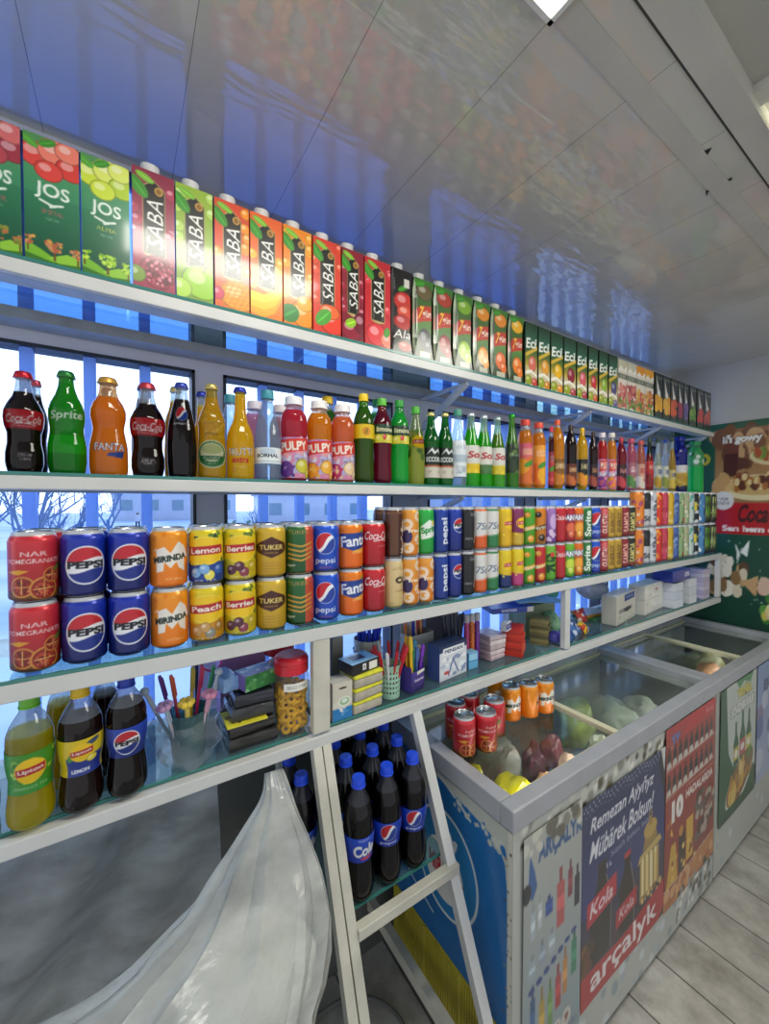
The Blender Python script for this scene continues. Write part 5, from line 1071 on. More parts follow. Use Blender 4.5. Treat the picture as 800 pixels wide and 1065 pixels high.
NP = [(-.019,-.016,-.30,-.10,.120,'d8c8d0','c0d0e0','flower','d0a0c8','pen topped by a lilac flower, at the front left of the tinted cup'),(-.002,-.024,-.06,-.16,.120,'e8d8a0','d8c060','flower','e0c040','pen topped by a yellow flower, at the front of the tinted cup'),
(.017,-.018,.22,-.12,.124,'e8c8d8','d8a0b8','flower','d890b0','pen topped by a pink flower, at the front right of the tinted cup'),(-.022,.004,-.50,.05,.150,'9aa8b8','c8d0d8','ball','b8c4cc','pen with a clear bead leaning far left in the tinted cup'),
(.024,.004,.34,.05,.152,'b8c4cc','d8dce0','ball','c8d2da','pen with a clear bead leaning right in the tinted cup'),(-.010,.010,-.16,.05,.166,'d03a5a','d85a2a',None,None,'red and orange wrapped pen standing in the tinted cup'),
(.004,.008,.06,.08,.172,'e0b020','b8a030',None,None,'yellow pen standing in the middle of the tinted cup'),(.010,.012,.16,.06,.172,'d02a6a','c82a5a',None,None,'magenta pen standing right of the yellow pen'),
(.019,.014,.30,.10,.168,'2a8a4a','2f9a5a',None,None,'green pen leaning right at the back of the tinted cup'),(-.018,.016,-.26,.10,.168,'3a3a9a','6a2a8a',None,None,'violet pen at the back left of the tinted cup')]
for dx,dy,lx_,ly,ln,c1,c2,tp_,tc_,ds in NP: pen('novelty_pen',(cupx+dx*.8,cupy+dy*.8,Z4+.006),(lx_*.85,ly,1),ln,.0034,c1,c2,ds,tp_,tc_,'novelty pens in the tinted cup')
tt = MB(); tt.tube([(.021*math.cos(a)*1.0,0,.021*math.sin(a)) for a in np.linspace(0,2*PI,25)],.0022,6)
tag(tt.build('bracelet', plain('d83a8a',.3), None, True, (cupx+.052,cupy+.036,Z4+.172),(.2,0,-.3)), 'pink ring bracelet hanging above the tinted pen cup', 'bracelet')
# film around the cup
mb = MB(); n=28; vs=[]; fs=[]
for i in range(9):
    z = .002+.135*i/8
    for j in range(n): a=2*PI*j/n; r = .046+.008*math.sin(3*a+i)+.004*math.sin(7*a)+.010*i/8; vs.append((r*math.cos(a),r*math.sin(a),z))
for i in range(8):
    for j in range(n): j2=(j+1)%n; fs.append((i*n+j,i*n+j2,(i+1)*n+j2,(i+1)*n+j))
mb.add([(v[0]*1.2,v[1]*1.2,v[2]*.66) for v in vs],fs); tag(mb.build('film_bag', M_WRAP, None, True, (cupx,cupy,Z4+.0006)), 'crinkled clear film bag around the tinted pen cup', 'bag')
# black shrink-wrapped packs
def wrapped(name, x,y,z,w,d,h,col,desc,rz=0,cat='pack',group=None,paint=None,seed=1,film=True):
    o = thing(name, desc, cat, (x,y,z), rz, group); g = random.Random(seed)
    bm = bmesh.new(); bmesh.ops.create_cube(bm, size=1); bmesh.ops.subdivide_edges(bm, edges=bm.edges[:], cuts=7, use_grid_fill=True)
    for v in bm.verts:
        c = v.co; k = 1-.10*(abs(c.z)*2)**4*.5; nz = mnoise.noise(c*4+Vector((seed*7,0,0)))*.07
        v.co = Vector((c.x*w*(k+nz*.5), c.y*d*(k+nz*.5), (c.z+.5)*h*(1+nz*(1 if c.z>0 else 0))))
    m = MB(); m.add([v.co for v in bm.verts],[[v.index for v in f.verts] for f in bm.faces]); m.build('pack_body', plain(col,.22 if film else .5,0,.25,18), o, True); bm.free(); return o
px_, py_ = pos(258,.915), .925
zz_ = Z4+.0006
for i,(hh,w,d,ds) in enumerate(((.026,.105,.10,'black shrink wrapped pack at the bottom of the stack by the ring jar'),(.022,.10,.09,'black shrink wrapped pack, second from the bottom by the ring jar'))):
    wrapped('wrapped_pack', px_-.004*i, py_, zz_, w, d, hh, '2e2c2a', ds, .06*i, group='black wrapped packs', seed=3+i); zz_ += hh+.003
cc = Cv(2.2,34,'e2d83a'); cc.blobs(.1,.2,2.1,.8,20,.09,['8a7a1a','c8b82a','5a5a3a'],3); cc.text('100',.5,.5,.5,.4,'5a5210')
pbox('yellow_card',.085,.075,.003,None,cc,None,'d8cc3a',M_PAPER,loc=(px_-.014,py_-.052,zz_)); o=bpy.data.objects['yellow_card']; tag(o,'yellow printed card between the black wrapped packs','card'); zz_ += .005
for i,(hh,w,d,cl,ds) in enumerate(((.026,.09,.085,'38383a','grey black wrapped pack above the yellow card'),(.024,.085,.08,'2a2c34','black wrapped pack under the small tissue pack'))):
    wrapped('wrapped_pack', px_+.006*i, py_, zz_, w, d, hh, cl, ds, -.05*i, group='black wrapped packs', seed=6+i); zz_ += hh+.003
wrapped('wrapped_pack', px_-.048, py_+.02, zz_-.012+.014, .04,.07,.03,'8fb4e0','bluish clear film pack lying left on the black packs',.3,group='film packs',seed=12)
tp1 = Cv(1.6,40,'9a78c8'); tp1.grad(0,1,'b898d8','6aa8d8'); tp1.blobs(0,0,1.6,1,14,.12,['d8b0e0','78b0e0','e8e0f0'],3); tp2 = Cv(2,36,'3f8f4a'); tp2.blobs(0,0,2,1,12,.16,['58a85a','2f7a3f','8ac88a'],4)
pbox('tissue_pack',.074,.05,.034,tp2,tp1,'8a6ab8','5a9a6a',M_LABEL,loc=(px_+.02,py_-.03,zz_+.002),rot=(0,0,.25)); tag(bpy.data.objects['tissue_pack'],'small tissue pack with green front and violet blue top','pack')
# ring snack jar
def jar(x,y,z,R,h,desc,contents=None,lidc='cc2030'):
    o = thing('snack_jar', desc, 'jar', (x,y,z))
    m = MB(); m.lathe([(.001,0),(R*.9,0),(R*.98,.004),(R,.012),(R,h*.62),(R*.98,h*.70),(R*.84,h*.78),(R*.80,h*.80),(R*.80,h*.84)], 40, cap=False); m.build('jar_body', M_JAR, o, True)
    l = MB(); n=60; prof_=[(.92,h*.78),(.95,h*.785),(.95,h*.90),(.93,h*.905),(.96,h*.91),(.96,h*.94),(.90,h*.975),(.75,h),(.001,h)]; vs=[];fs=[]
    for q,zv in prof_:
        for j in range(n): a=2*PI*j/n; vs.append((R*q*math.cos(a)*(1-.012*(j%2)),R*q*math.sin(a)*(1-.012*(j%2)),zv))
    for i in range(len(prof_)-1):
        for j in range(n): j2=(j+1)%n; fs.append((i*n+j,i*n+j2,(i+1)*n+j2,(i+1)*n+j))
    l.add(vs,fs); l.build('lid', plain(lidc,.28,0,.06), o, True); return o
jx, jy = pos(304,.885), .897
j1 = jar(jx,jy,Z4+.0006,.0415,.178,'clear jar of yellow ring snacks with a red lid','rings')
lc = Cv(3,20,'e8e6dc'); lc.text('RINGS 3 MAN',1.5,.5,2.2,.4,'7a7a74')
zr_ = [(.108,.0418),(.124,.0418)]; n=20
a_ = np.linspace(-PI/2-.75,-PI/2+.75,lc.nx); im=lc.out(); P=np.stack([np.stack([.0422*np.cos(a_),.0422*np.sin(a_),0*a_+.106+.018*i/(im.shape[0]-1)],-1) for i in range(im.shape[0])])
tagm = grid_mesh('price_label', P, im, M_PAPER); link('price_label', tagm, j1)
ring = MB(); vs=[];fs=[]
for i in range(14):
    for k in range(8): a=2*PI*i/14; b=2*PI*k/8; rr=.0078+.0044*math.cos(b)*(1+.08*math.sin(5*a)); vs.append((rr*math.cos(a),rr*math.sin(a),.0044*math.sin(b)))
for i in range(14):
    for k in range(8): i2=(i+1)%14;k2=(k+1)%8; fs.append((i*8+k,i2*8+k,i2*8+k2,i*8+k2))
ring.add(vs,fs); rme = ring.mesh('ring_snack', plain('f4bc1a',.55,0,.12,60,.2)); smooth_it(rme,80)
for lv in range(7):
    for k in range(8):
        a = 2*PI*k/8 + lv*.4; rr = .0292; o = link('ring_snack', rme, None, (jx+rr*math.cos(a), jy+rr*math.sin(a), Z4+.016+lv*.0138), (PI/2+random.uniform(-.7,.7), random.uniform(-.5,.5), a+PI/2+random.uniform(-.5,.5)))
        tag(o,'small yellow ring snack inside the clear red lidded jar','snack','yellow ring snacks in the jar')
jar(pos(291,1.0),1.01,Z4+.0006,.04,.185,'clear jar of pale sweets with a red lid, behind the ring jar',lidc='b81c34')
mb = MB(); mb.lathe([(.001,0),(.034,0),(.035,.004),(.035,.11),(.03,.118),(.001,.12)],24); tag(mb.build('sweets', plain('d8b8b8',.5,0,.3,90), None, True, (pos(291,1.0),1.01,Z4+.004)), 'pale sweets filling the jar behind the ring jar', 'sweets', kind='stuff')
pk = Cv(2.4,30,'c88ac0'); pk.grad(0,1,'b070b0','d8a8d8'); pbox('pink_box',.11,.05,.15,None,None,None,'c08ac8',M_PAPER,loc=(pos(258,1.02)-.012,1.03,Z4+.0006)); tag(bpy.data.objects['pink_box'],'pinkish violet cardboard box standing behind the black packs','box')
# ================================================================ right lower bay: pens, boxes, booklets
BZ = Z4+.0006
def tbox(name,u0,u1,y,d,h,front,top,side,desc,z=None,rz=0,cat='box',group=None,col=None,mat=None,scale=1):
    uc=(u0+u1)/2; w = (u1-u0)/FPX*dep(uc,y)*1.02*scale
    x = (xat(u0,y)+xat(u1,y))/2; w = (xat(u1,y)-xat(u0,y))*scale
    o = pbox(name,w,d,h,front,top,side,col or 'cccccc',mat or M_PAPER,loc=(x,y,BZ if z is None else z),rot=(0,0,rz)); tag(o,desc,cat,group); return o
# milk style carton with a round window
fr = Cv(.5,70,'d0cabb'); fr.band(0,.32,'1f78b8'); fr.poly([(0,.32),(.12,.36),(.25,.18),(.38,.36),(.5,.46),(.5,.5),(0,.5)],'d8d4c8'); fr.ell(.3,.48,.15,.13,'e8ece0'); fr.ell(.3,.48,.12,.10,'9ab88a'); fr.ell(.3,.50,.07,.06,'dfe8e0'); fr.ell(.26,.84,.10,.025,'2a2620'); fr.blobs(.2,.12,.4,.3,8,.03,['e8e8f0','5aa0d8'],3)
tbox('juice_box',345.5,366,.866,.045,.092,fr,'c8c2b2','b8b0a0','small white and blue box with a round window picture')
gb = Cv(.4,50,'6a665e'); gb.grad(0,1,'4a4842','8a867c'); tbox('cardboard_box',345,357,.97,.05,.165,gb,None,'4a4842','grey cardboard box standing at the back by the rack post',rz=.1,col='5a5850')
# three sponge-like pads with yellow edges
xp = (pos(356,.885)+pos(398,.885))/2+.004
for i in range(3):
    o = thing('scouring_pad','yellow edged grey pad, %s of the stack of three' % ['bottom','middle','top'][i],'pad',(xp+random.uniform(-.002,.002),.90,BZ+i*.0325),.12+random.uniform(-.04,.04),'yellow edged pads')
    MB().box(-.045,-.032,0,.045,.04,.023,None,.004).build('pad', plain('b0a89a',.8,0,.15,60), o, True); MB().box(-.0455,-.0325,.0232,.0455,.0405,.031,None,.002).build('yellow_layer', plain('d8d43a',.7,0,.15,60), o, True)
ft = Cv(1.6,44,'1c1c20'); ft.rect(1.0,.1,1.5,.8,'e8e6dc'); ft.rect(.62,.25,.82,.8,'e4e4e4'); ft.text('78',.72,.5,.12,.3,'202020'); tp = Cv(1.3,50,'7fb8e0'); tp.poly([(.3,.35),(.9,.3),(.95,.75),(.35,.8)],'14161c'); tp.grad(0,.2,'a8d0ec','7fb8e0')
o = pbox('printed_box',.088,.062,.028,ft,tp,'16161a','22242a',M_CARTON,loc=(xp-.002,.875,BZ+3*.0325+.0005),rot=(0,0,.18)); tag(o,'flat black and light blue box on top of the yellow edged pads','box')
# green perforated cup with red pens
gx, gy = pos(408,.895), .905
g = thing('pen_cup','pale green perforated plastic cup holding red pens','cup',(gx,gy,BZ)); m = MB(); nseg=40; rows=13; vs=[];fs=[]
for i in range(rows+1):
    for j in range(nseg): a=2*PI*j/nseg; r=.026+.004*i/rows; vs.append((r*math.cos(a),r*math.sin(a),.088*i/rows))
for i in range(rows):
    for j in range(nseg):
        if 1<i<rows-1 and i%2==0 and j%2==0: continue
        j2=(j+1)%nseg; fs.append((i*nseg+j,i*nseg+j2,(i+1)*nseg+j2,(i+1)*nseg+j))
m.add(vs,fs); cu = m.build('cup_body', plain('9cc4ac',.45,0,.05), g); so=cu.modifiers.new('wall','SOLIDIFY'); so.thickness=.0016
m = MB(); m.lathe([(.0296,.086),(.0312,.086),(.0312,.0905),(.0296,.0905)],40,cap=False); m.build('rim', plain('a4ccb4',.4), g, True); MB().lathe([(.001,0),(.026,0),(.026,.002),(.001,.002)],24,cap=False).build('base', plain('9cc4ac',.45), g)
WCAP=['c82030','d02a3a','b81c2c']
for k in range(11):
    a = 2*PI*k/11*1.0; rr = .016 if k%2 else .009
    pen('ballpoint_pen',(gx+rr*.6*math.cos(a),gy+rr*.6*math.sin(a),BZ+.004),(.34*math.cos(a),.30*math.sin(a),1),.138,.0036,WCAP[k%3] if k not in (3,7) else 'd8d8dc',WCAP[k%3] if k not in (3,7) else 'd0d0d8','red ballpoint pen in the pale green perforated cup' if k not in (3,7) else 'pale capped pen in the pale green perforated cup',None,None,'red ballpoint pens' if k not in (3,7) else 'pale pens in the green cup')
# bucket of blue pens behind
bx_, by_ = pos(385,1.0), 1.015
b = thing('pen_cup','white striped tub holding blue pens at the back','tub',(bx_,by_,BZ)); MB().lathe([(.036,0),(.037,.002),(.042,.13),(.040,.13),(.035,.006),(.001,.005)],36,cap=False).build('cup_body', plain('c8ccc0',.4,0,.2,80), b, True)
for z in (.05,.095): MB().lathe([(.0365+.005*z/.13+.0035,z-.004),(.0375+.005*z/.13+.0035,z+.004)],36,cap=False).build('stripe', plain('5a7a9a',.4), b, True)
for k in range(12):
    a=2*PI*k/12; rr=.02; pen('ballpoint_pen',(bx_+rr*.7*math.cos(a),by_+rr*.7*math.sin(a),BZ+.008),(.12*math.cos(a)+.02,.12*math.sin(a)-.02,1),.178,.0036,'2a3fb8','2038c0','blue ballpoint pen in the white striped tub',None,None,'blue ballpoint pens')
# purple marker box
pm = Cv(.75,60,'3a2a7a'); pm.grad(0,1,'2f2264','4a3690'); pm.poly([(.32,.78),(.75,.86),(.75,1),(.32,.96)],'e4e0d0'); pm.text('Futures',.44,.55,.5,.14,'e8e4f0',bold=.03,rot=.03); pm.ell(.5,.56,.27,.16,'8a5a9a',ring=.94); pm.text('12 pcs',.45,.28,.3,.06,'b8a8d8')
mx_, my_ = (pos(421,.885)+pos(449,.885))/2, .885
mb_ = thing('marker_box','purple open box of colour markers with a name on its front','box',(mx_,my_,BZ),.25); W=.058;D=.042;Hh=.07
pbox('box_front',W,.0015,Hh*.8,pm,None,None,'3a2a7a',M_PAPER,parent=mb_)
mm=MB(); mm.box(-W/2,.0015,0,-W/2+.0015,D,Hh); mm.box(W/2-.0015,.0015,0,W/2,D,Hh); mm.box(-W/2,D,0,W/2,D+.0015,Hh*1.25); mm.box(-W/2,.0015,0,W/2,D,.0015); mm.build('box_walls',plain('453488',.45),mb_)
for k,(dx,dy,ln,c1,c2,ds) in enumerate(((-.021,.010,.152,'e8b81d','e8c42a','thick yellow marker at the left of the purple box'),(-.021,.026,.150,'e8a81d','e0a82a','second yellow marker behind in the purple box'),(-.007,.012,.118,'2a6a3a','2f7a44','green marker in the purple box'),(-.006,.028,.125,'d8a01d','c8941d','amber marker in the purple box'),(.006,.012,.112,'3a5a9a','4a6ab0','slate blue marker in the purple box'),(.010,.028,.13,'2a7a9a','3f8fb0','teal marker in the purple box'),(.020,.012,.118,'6a2aa8','7a34b8','violet marker in the purple box'),(.022,.028,.112,'b8b8b0','c8b88a','grey beige marker at the right of the purple box'))):
    c_,s_=math.cos(.25),math.sin(.25); lean = .28*(dx/.02)*.6
    pen('marker_pen',(mx_+dx*.75*c_-dy*s_,my_+dx*.75*s_+dy*c_,BZ+.004),(lean if dx>0 else -.03,.02,1),ln,.0048,c1,c2,ds,None,None,'markers in the purple box')
# open tray of mixed pens behind
tr = thing('pen_tray','grey open carton of mixed pens behind the purple marker box','carton',(pos(440,1.0),1.0,BZ),.1); W=.10;D=.05;Hh=.11
mm=MB(); mm.box(-W/2,0,0,W/2,.002,Hh); mm.box(-W/2,D,0,W/2,D+.002,Hh+.02); mm.box(-W/2,.002,0,-W/2+.002,D,Hh); mm.box(W/2-.002,.002,0,W/2,D,Hh); mm.box(-W/2,.002,0,W/2,D,.002); mm.build('tray_walls',plain('b0aca4',.6,0,.2),tr)
PC=[('d8782a','orange'),('e0c0a0','beige'),('2a3aa8','deep blue'),('b82a34','red'),('d8d0c0','ivory'),('3a2a2a','black'),('d89a5a','tan'),('5a2a6a','plum')]
for k in range(8):
    pen('ballpoint_pen',(pos(440,1.0)-.038+.0105*k,1.024+.008*(k%2),BZ+.006),(random.uniform(-.12,.12),random.uniform(-.1,.05),1),.165,.0038,PC[k][0],PC[k][0],PC[k][1]+' pen in the grey open carton behind the purple box',None,None,'mixed pens in the grey carton')
# white and blue pen carton with dark pens
pc = Cv(.62,80,'d6dae2'); pc.band(.80,1,'22305a'); pc.rect(.08,.70,.56,.9,'eef0f4'); pc.text('PENSAN',.32,.80,.4,.10,'3a4060',bold=.03); pc.blobs(.06,.1,.56,.6,26,.05,['b8c0d4','8a98bc','eceef2'],3); pc.line([(.2,.1),(.3,.55),(.42,.12)],.03,'5a6a9a'); pc.ell(.16,.2,.06,.05,'c84a4a'); pc.ell(.5,.32,.07,.08,'e8f0f4')
o = tbox('pen_carton',456,488,.895,.05,.105,pc,'2a3050','3a4a7a','white and blue pen carton with a name strip, dark pens behind it',rz=.12,col='c4cad6')
lb = Cv(.6,50,'6ab0dc'); lb.rect(.05,.55,.55,.9,'9acbe8'); lb.band(.45,.5,'3a7aa8'); tbox('small_box',488.5,498,.905,.03,.052,lb,'8ac0e0','4a90c0','small light blue box beside the white and blue pen carton',col='5aa0cc')
for k in range(6):
    pen('ballpoint_pen',(pos(470,.97)-.02+.011*k,.968+.005*(k%2),BZ+.003),(.05*(k-2),.02,1),.160,.0045,'23263a','1c2034','dark pen standing behind the white and blue carton',None,None,'dark pens behind the white carton')
lg = Cv(5,26,'b8b4a4'); lg.band(.0,.4,'8a8678'); lg.rect(4.3,0,5,1,'b08a3a'); lg.text('FINE 12',2.2,.7,1.8,.3,'5a584e')
o = pbox('long_box',.13,.03,.022,lg,'c8c6b8',None,'a8a494',M_PAPER,loc=(pos(462,1.04),1.056,BZ+.175),rot=(0,0,-.25)); tag(o,'long grey and gold box lying above the mixed pens','box')
o = pbox('carton_block',.15,.05,.174,None,'6a6a70',None,'5a5a66',M_PAPER,loc=(pos(463,1.04),1.051,BZ)); tag(o,'dull grey carton block at the back under the long gold box','box')
for k,(u,c1,ds) in enumerate(((486.5,'b83a7a','pink glitter tube beside the pen carton'),(492,'d8702a','orange glitter tube beside the pen carton'),(497.5,'7a3a9a','violet glitter tube beside the pen carton'))):
    o = thing('glitter_tube',ds,'tube',(pos(u,.955),.957,BZ),0,'glitter tubes'); MB().lathe([(.0085,0),(.009,.003),(.009,.125),(.006,.132)],16).build('tube_body',plain(c1,.2,0,.5,120),o,True); MB().lathe([(.0095,.1325),(.0095,.155),(.007,.158)],16).build('tube_cap',plain('b8b4b8',.3),o,True)
# stack of clear packs
for k in range(5):
    wrapped('clear_pack', pos(514,.93)+.002*k, .955, BZ+k*.0165, .075,.085,.0155,['c8b0b8','d0c0c4','b8a8ac','d4c8c8','c0b0b8'][k],'pale pinkish film pack, %s in the stack left of the red booklets' % ['lowest','second','third','fourth','topmost'][k],.1-.04*k,group='pale film packs',seed=20+k)
# booklet stacks
def booklets(u, y, n, w, d, t, cover, page, what, rz, spread=.003, grp=None, names=None, z0=None):
    z = BZ if z0 is None else z0
    base = None
    for k in range(n):
        q = ['lowest','second','third','fourth','fifth','sixth','seventh','eighth','ninth','tenth','eleventh','twelfth'][k]; q = 'topmost' if k==n-1 else q
        o = thing('booklet','%s, %s from the bottom' % (what,q) if q not in('lowest','topmost') else '%s, %s of the stack' % (what,q),'booklet',(pos(u,y)+random.uniform(-spread,spread),y+random.uniform(-spread,spread),z),rz+random.uniform(-.05,.05),grp)
        MB().box(-w/2,-d/2,0,w/2,d/2,.0008).box(-w/2,-d/2,t-.0008,w/2,d/2,t).box(-w/2,-d/2,.0008,-w/2+.001,d/2,t-.0008).build('cover',plain(cover[k%len(cover)],.4,0,.05),o)
        MB().box(-w/2+.0012,-d/2+.002,.0009,w/2-.002,d/2-.002,t-.0009).build('pages',plain(page[k%len(page)],.7,0,.08,200),o)
        z += t+.0006
    return z
zo = booklets(535,.93,10,.085,.07,.0088,['c8301c','d03a22','b8281a'],['c8b89a','d8ccb0'],'orange red covered booklet',.55,grp='orange red booklets')
zo2 = booklets(563,.94,8,.075,.065,.0112,['7a6f44','8a7f50','5a5434'],['b0a878','c0b88a'],'olive covered booklet',.5,grp='olive booklets')
o = pbox('printed_box',.04,.02,.03,(lambda c:(c.band(.2,.8,'1f3f8f'),c.text('APA',.7,.5,.8,.3,'e8ecf4'),c)[-1])(Cv(1.4,30,'dfe0e4')),'d8dade',None,'d0d4dc',M_PAPER,loc=(pos(521,.93)+.01,.90,zo+.001),rot=(0,0,.3)); tag(o,'small white box with a blue panel on the orange red booklets','box')
for k in range(3):
    bf = Cv(5,20,'24409f'); bf.text('SAFARI',2,.5,1.8,.5,'d8e0f4',bold=.03); bf.rect(4.2,0,5,1,'d0c8c8')
    o = pbox('long_box',.17,.028,.019,bf,'3a62c8','1c3488','2a4ab0',M_PAPER,loc=(pos(536,.95)+.012*k,.955+.028*k,zo+.034+.0015),rot=(0,0,-.32)); tag(o,'long blue box on the booklets, %s of three' % ['front','middle','rear'][k],'box',group='long blue boxes')
o = MB(); P0=[]
for i in range(9):
    for j in range(7): u_=i/8; v_=j/6; P0.append((.20*(u_-.5), .12*(v_-.5), .004*math.sin(6*u_+3*v_)+.006*u_))
o.add(P0,[(i*7+j,(i+1)*7+j,(i+1)*7+j+1,i*7+j+1) for i in range(8) for j in range(6)]); q=o.build('paper_sheet',plain('8fb8e8',.3,0,.12,20),None,True,(pos(556,.97),.975,zo+.062),(0,.06,-.3)); q.modifiers.new('thick','SOLIDIFY').thickness=.002; tag(q,'pale blue folded sheet lying over the long blue boxes','sheet')
# teal roll and green bag with purple ball
mm=MB(); mm.lathe([(.001,-.085),(.028,-.085),(.031,-.08),(.031,.08),(.028,.085),(.001,.085)],28,cap=False); q=mm.build('film_roll',plain('3f9a96',.3,0,.15,20),None,True,(pos(565,1.02),1.04,BZ+.155),(0,PI/2,-.2)); tag(q,'teal wrapped roll lying at the back beside the rack post','roll')
o = pbox('carton_block',.19,.06,.12,None,None,None,'7a8a6a',M_PAPER,loc=(pos(562,1.0)+.01,1.0,BZ)); tag(o,'greenish carton at the back under the teal roll','box')
def ballmesh(r, sub=3):
    bm=bmesh.new(); bmesh.ops.create_icosphere(bm,subdivisions=sub,radius=r); vs=[v.co.copy() for v in bm.verts]; fs=[[v.index for v in f.verts] for f in bm.faces]; bm.free(); return vs,fs
vs,fs = ballmesh(.026); tag(MB().add([(v.x,v.y,v.z*.92) for v in vs],fs).build('toy_ball',plain('4a48a8',.3,0,.08),None,True,(pos(580,.895),.902,BZ+.0245)),'purple blue ball sitting against the rack post','ball')
vs,fs = ballmesh(.05,4); m=MB().add([(v.x*.55*(1-.5*v.z/.05*.6)+.004*mnoise.noise(v*60),v.y*.8,(v.z+.05)*.95+.004*mnoise.noise(v*80)) for v in vs],fs); q=m.build('film_bag',plain('9ac8a4',.25,0,.3,40,.3),None,True,(pos(577,.955),.968,BZ+.0035)); tag(q,'pale green film bag behind the purple ball','bag')
# right of the post: packets, bags, boxes, paper
def packet(u,y,z,w,h,cols,seed,desc,rot,cat='packet'):
    c=Cv(w/h,36,cols[0]); c.blobs(0,0,c.A,1,16,.14,cols,seed); im=c.out(); ny,nx=im.shape[:2]; uu,vv=np.meshgrid(np.linspace(-1,1,nx),np.linspace(-1,1,ny)); bul=.012*(1-uu**2)*(1-vv**2)
    P=np.stack([uu*w/2,-bul,(vv+1)*h/2],-1); me=grid_mesh('packet',P,im,M_LABEL); o=link('packet',me,None,(pos(u,y),y,z),rot); o.modifiers.new('back','SOLIDIFY').thickness=.006; smooth_it(me,80); tag(o,desc,cat); return o
packet(603,.905,BZ+.003,.075,.055,['4a78c0','7aa8d8','24407f','d8e0ec'],3,'blue and white packet right of the rack post',(-.6,0,.2))
packet(613,.90,BZ+.003,.06,.05,['d8c01d','e8d84a','c03a2a','2f5aa8'],4,'yellow packet with red and blue corner near the shelf edge',(-.75,0,.35))
packet(609,.965,BZ+.012,.08,.06,['c0302a','d84a3a','3a5ab0','e0d8d0'],5,'red and blue packet leaning behind the yellow packet',(-.4,0,.1))
o = pbox('folder',.17,.10,.012,None,'2f7a3a','3f6a3a','3a7a44',M_PAPER,loc=(pos(632,.96),.975,BZ),rot=(0,0,.1)); tag(o,'green folder lying flat right of the rack post','folder')
o = pbox('folder',.15,.09,.012,None,'8a8f8a',None,'c08a3a',M_PAPER,loc=(pos(627,.97),.985,BZ+.013),rot=(0,0,-.1)); tag(o,'grey and amber folder on top of the green folder','folder')
vs,fs=ballmesh(.09,4); m=MB().add([(v.x*1.15+.006*mnoise.noise(v*40),v.y*.55,(v.z*.55)+.007*mnoise.noise(v*50+Vector((3,0,0)))) for v in vs],fs); q=m.build('film_bag',bag_mat('grey_film_bag',.75,'b4b4b8'),None,True,(pos(626,.98)+.0,1.02,BZ+.13),(0,.25,-.1)); tag(q,'bulging grey film bag with red goods on the folders','bag')
vs,fs=ballmesh(.05,3); q=MB().add([(v.x*1.2,v.y*.7,v.z*.35+.004*mnoise.noise(v*60)) for v in vs],fs).build('wrapped_pack',plain('c05a50',.4,0,.3,30),None,True,(pos(632,.98)+.02,.995,BZ+.198)); tag(q,'red wrapped pack on top of the grey film bag','pack')
gb=Cv(.75,60,'c8c4b8'); gb.rect(.3,.72,.7,.95,'2a3f8a'); gb.text('DOVA',.5,.84,.28,.08,'d8dcec'); gb.rect(.1,.36,.6,.50,'8a8a86'); gb.ell(.42,.42,.14,.08,'3a3a44'); gb.blobs(.1,.05,.6,.3,6,.05,['b0aca0','d8d4c8'],3)
tbox('printed_box',638,667,.90,.06,.125,gb,'d8d4ca','b8b4a8','beige box with a blue name panel, left of the white boxes',rz=.15,col='c0bcb0')
for k in range(2):
    wb=Cv(1.3,40,'e0dcd4'); wb.blobs(.1,.1,1.2,.9,10,.1,['d0ccc2','ece8e2'],3+k); 
    if k: wb.ell(.8,.55,.08,.08,'b83a3a')
    tbox('tissue_box',669,694,.905,.07,.068,wb,'e8e4dc','c8c4ba','white tissue box, %s of two right of the beige box' % ['lower','upper'][k],z=BZ+k*.0695,rz=.1,col='d8d4cc',group='white tissue boxes')
for k in range(6):
    bk=Cv(2,16,'3a3a3a' if k%2==0 else '9a9a94'); bk.blobs(0,0,2,1,10,.16,['5a5a58','b8b8b0','202020'],k)
    tbox('small_box',693.5,702,.935,.05,.02,bk,'4a4a48','3a3a38','black and grey patterned box, %s of six right of the white boxes' % ['lowest','second','third','fourth','fifth','topmost'][k],z=BZ+k*.0206,col='4a4a4a',group='patterned boxes')
def reams(u,y,w,d,n,t,col,what,grp,z0=None,rz=0.0):
    z = BZ if z0 is None else z0
    for k in range(n):
        q=['lowest','second','third','fourth','fifth','sixth','seventh','eighth'][k]; q='topmost' if k==n-1 else q
        o=thing('paper_stack','%s, %s of the pile' % (what,q),'paper',(pos(u,y)+random.uniform(-.003,.003),y+d/2,z),rz+random.uniform(-.03,.03),grp)
        MB().box(-w/2,-d/2,0,w/2,d/2,t).build('sheets',plain(col[k%len(col)],.7,0,.05,300),o); MB().box(-w/2,-d/2,t,w/2,d/2,t+.0012).build('cover',plain(S2(col[k%len(col)],.82),.5),o)
        z+=t+.002
    return z
z1_=reams(708,.868,.10,.09,3,.040,['d0d6e0','c8d0dc'],'white block of notepads left of the plain blocks','white notepad blocks')
z2_=reams(722.5,.868,.09,.09,3,.042,['d8dae0','d0d4dc'],'white paper block right of the notepads','white paper blocks')
z3_=reams(737,.868,.08,.08,7,.0215,['c0b4c8','b4a8c0','ccc4d0'],'lavender white booklet block at the right end','lavender booklets')
rm=Cv(3.6,40,'24349a'); rm.grad(0,1,'1a2a8a','2f44b8'); rm.text('SUPER',2.9,.5,1.0,.45,'e4e8f4',bold=.05); rt=Cv(2,40,'5a8ae0'); rt.grad(0,1,'3a62d0','7aa4ec')
o=pbox('paper_ream',.23,.09,.055,rm,rt,'1c2c84','2a3ea0',M_CARTON,loc=(pos(711,.868),.870,max(z1_,z2_)+.0015),rot=(0,0,.03)); tag(o,'blue ream of copy paper with a white name on its side','paper ream')
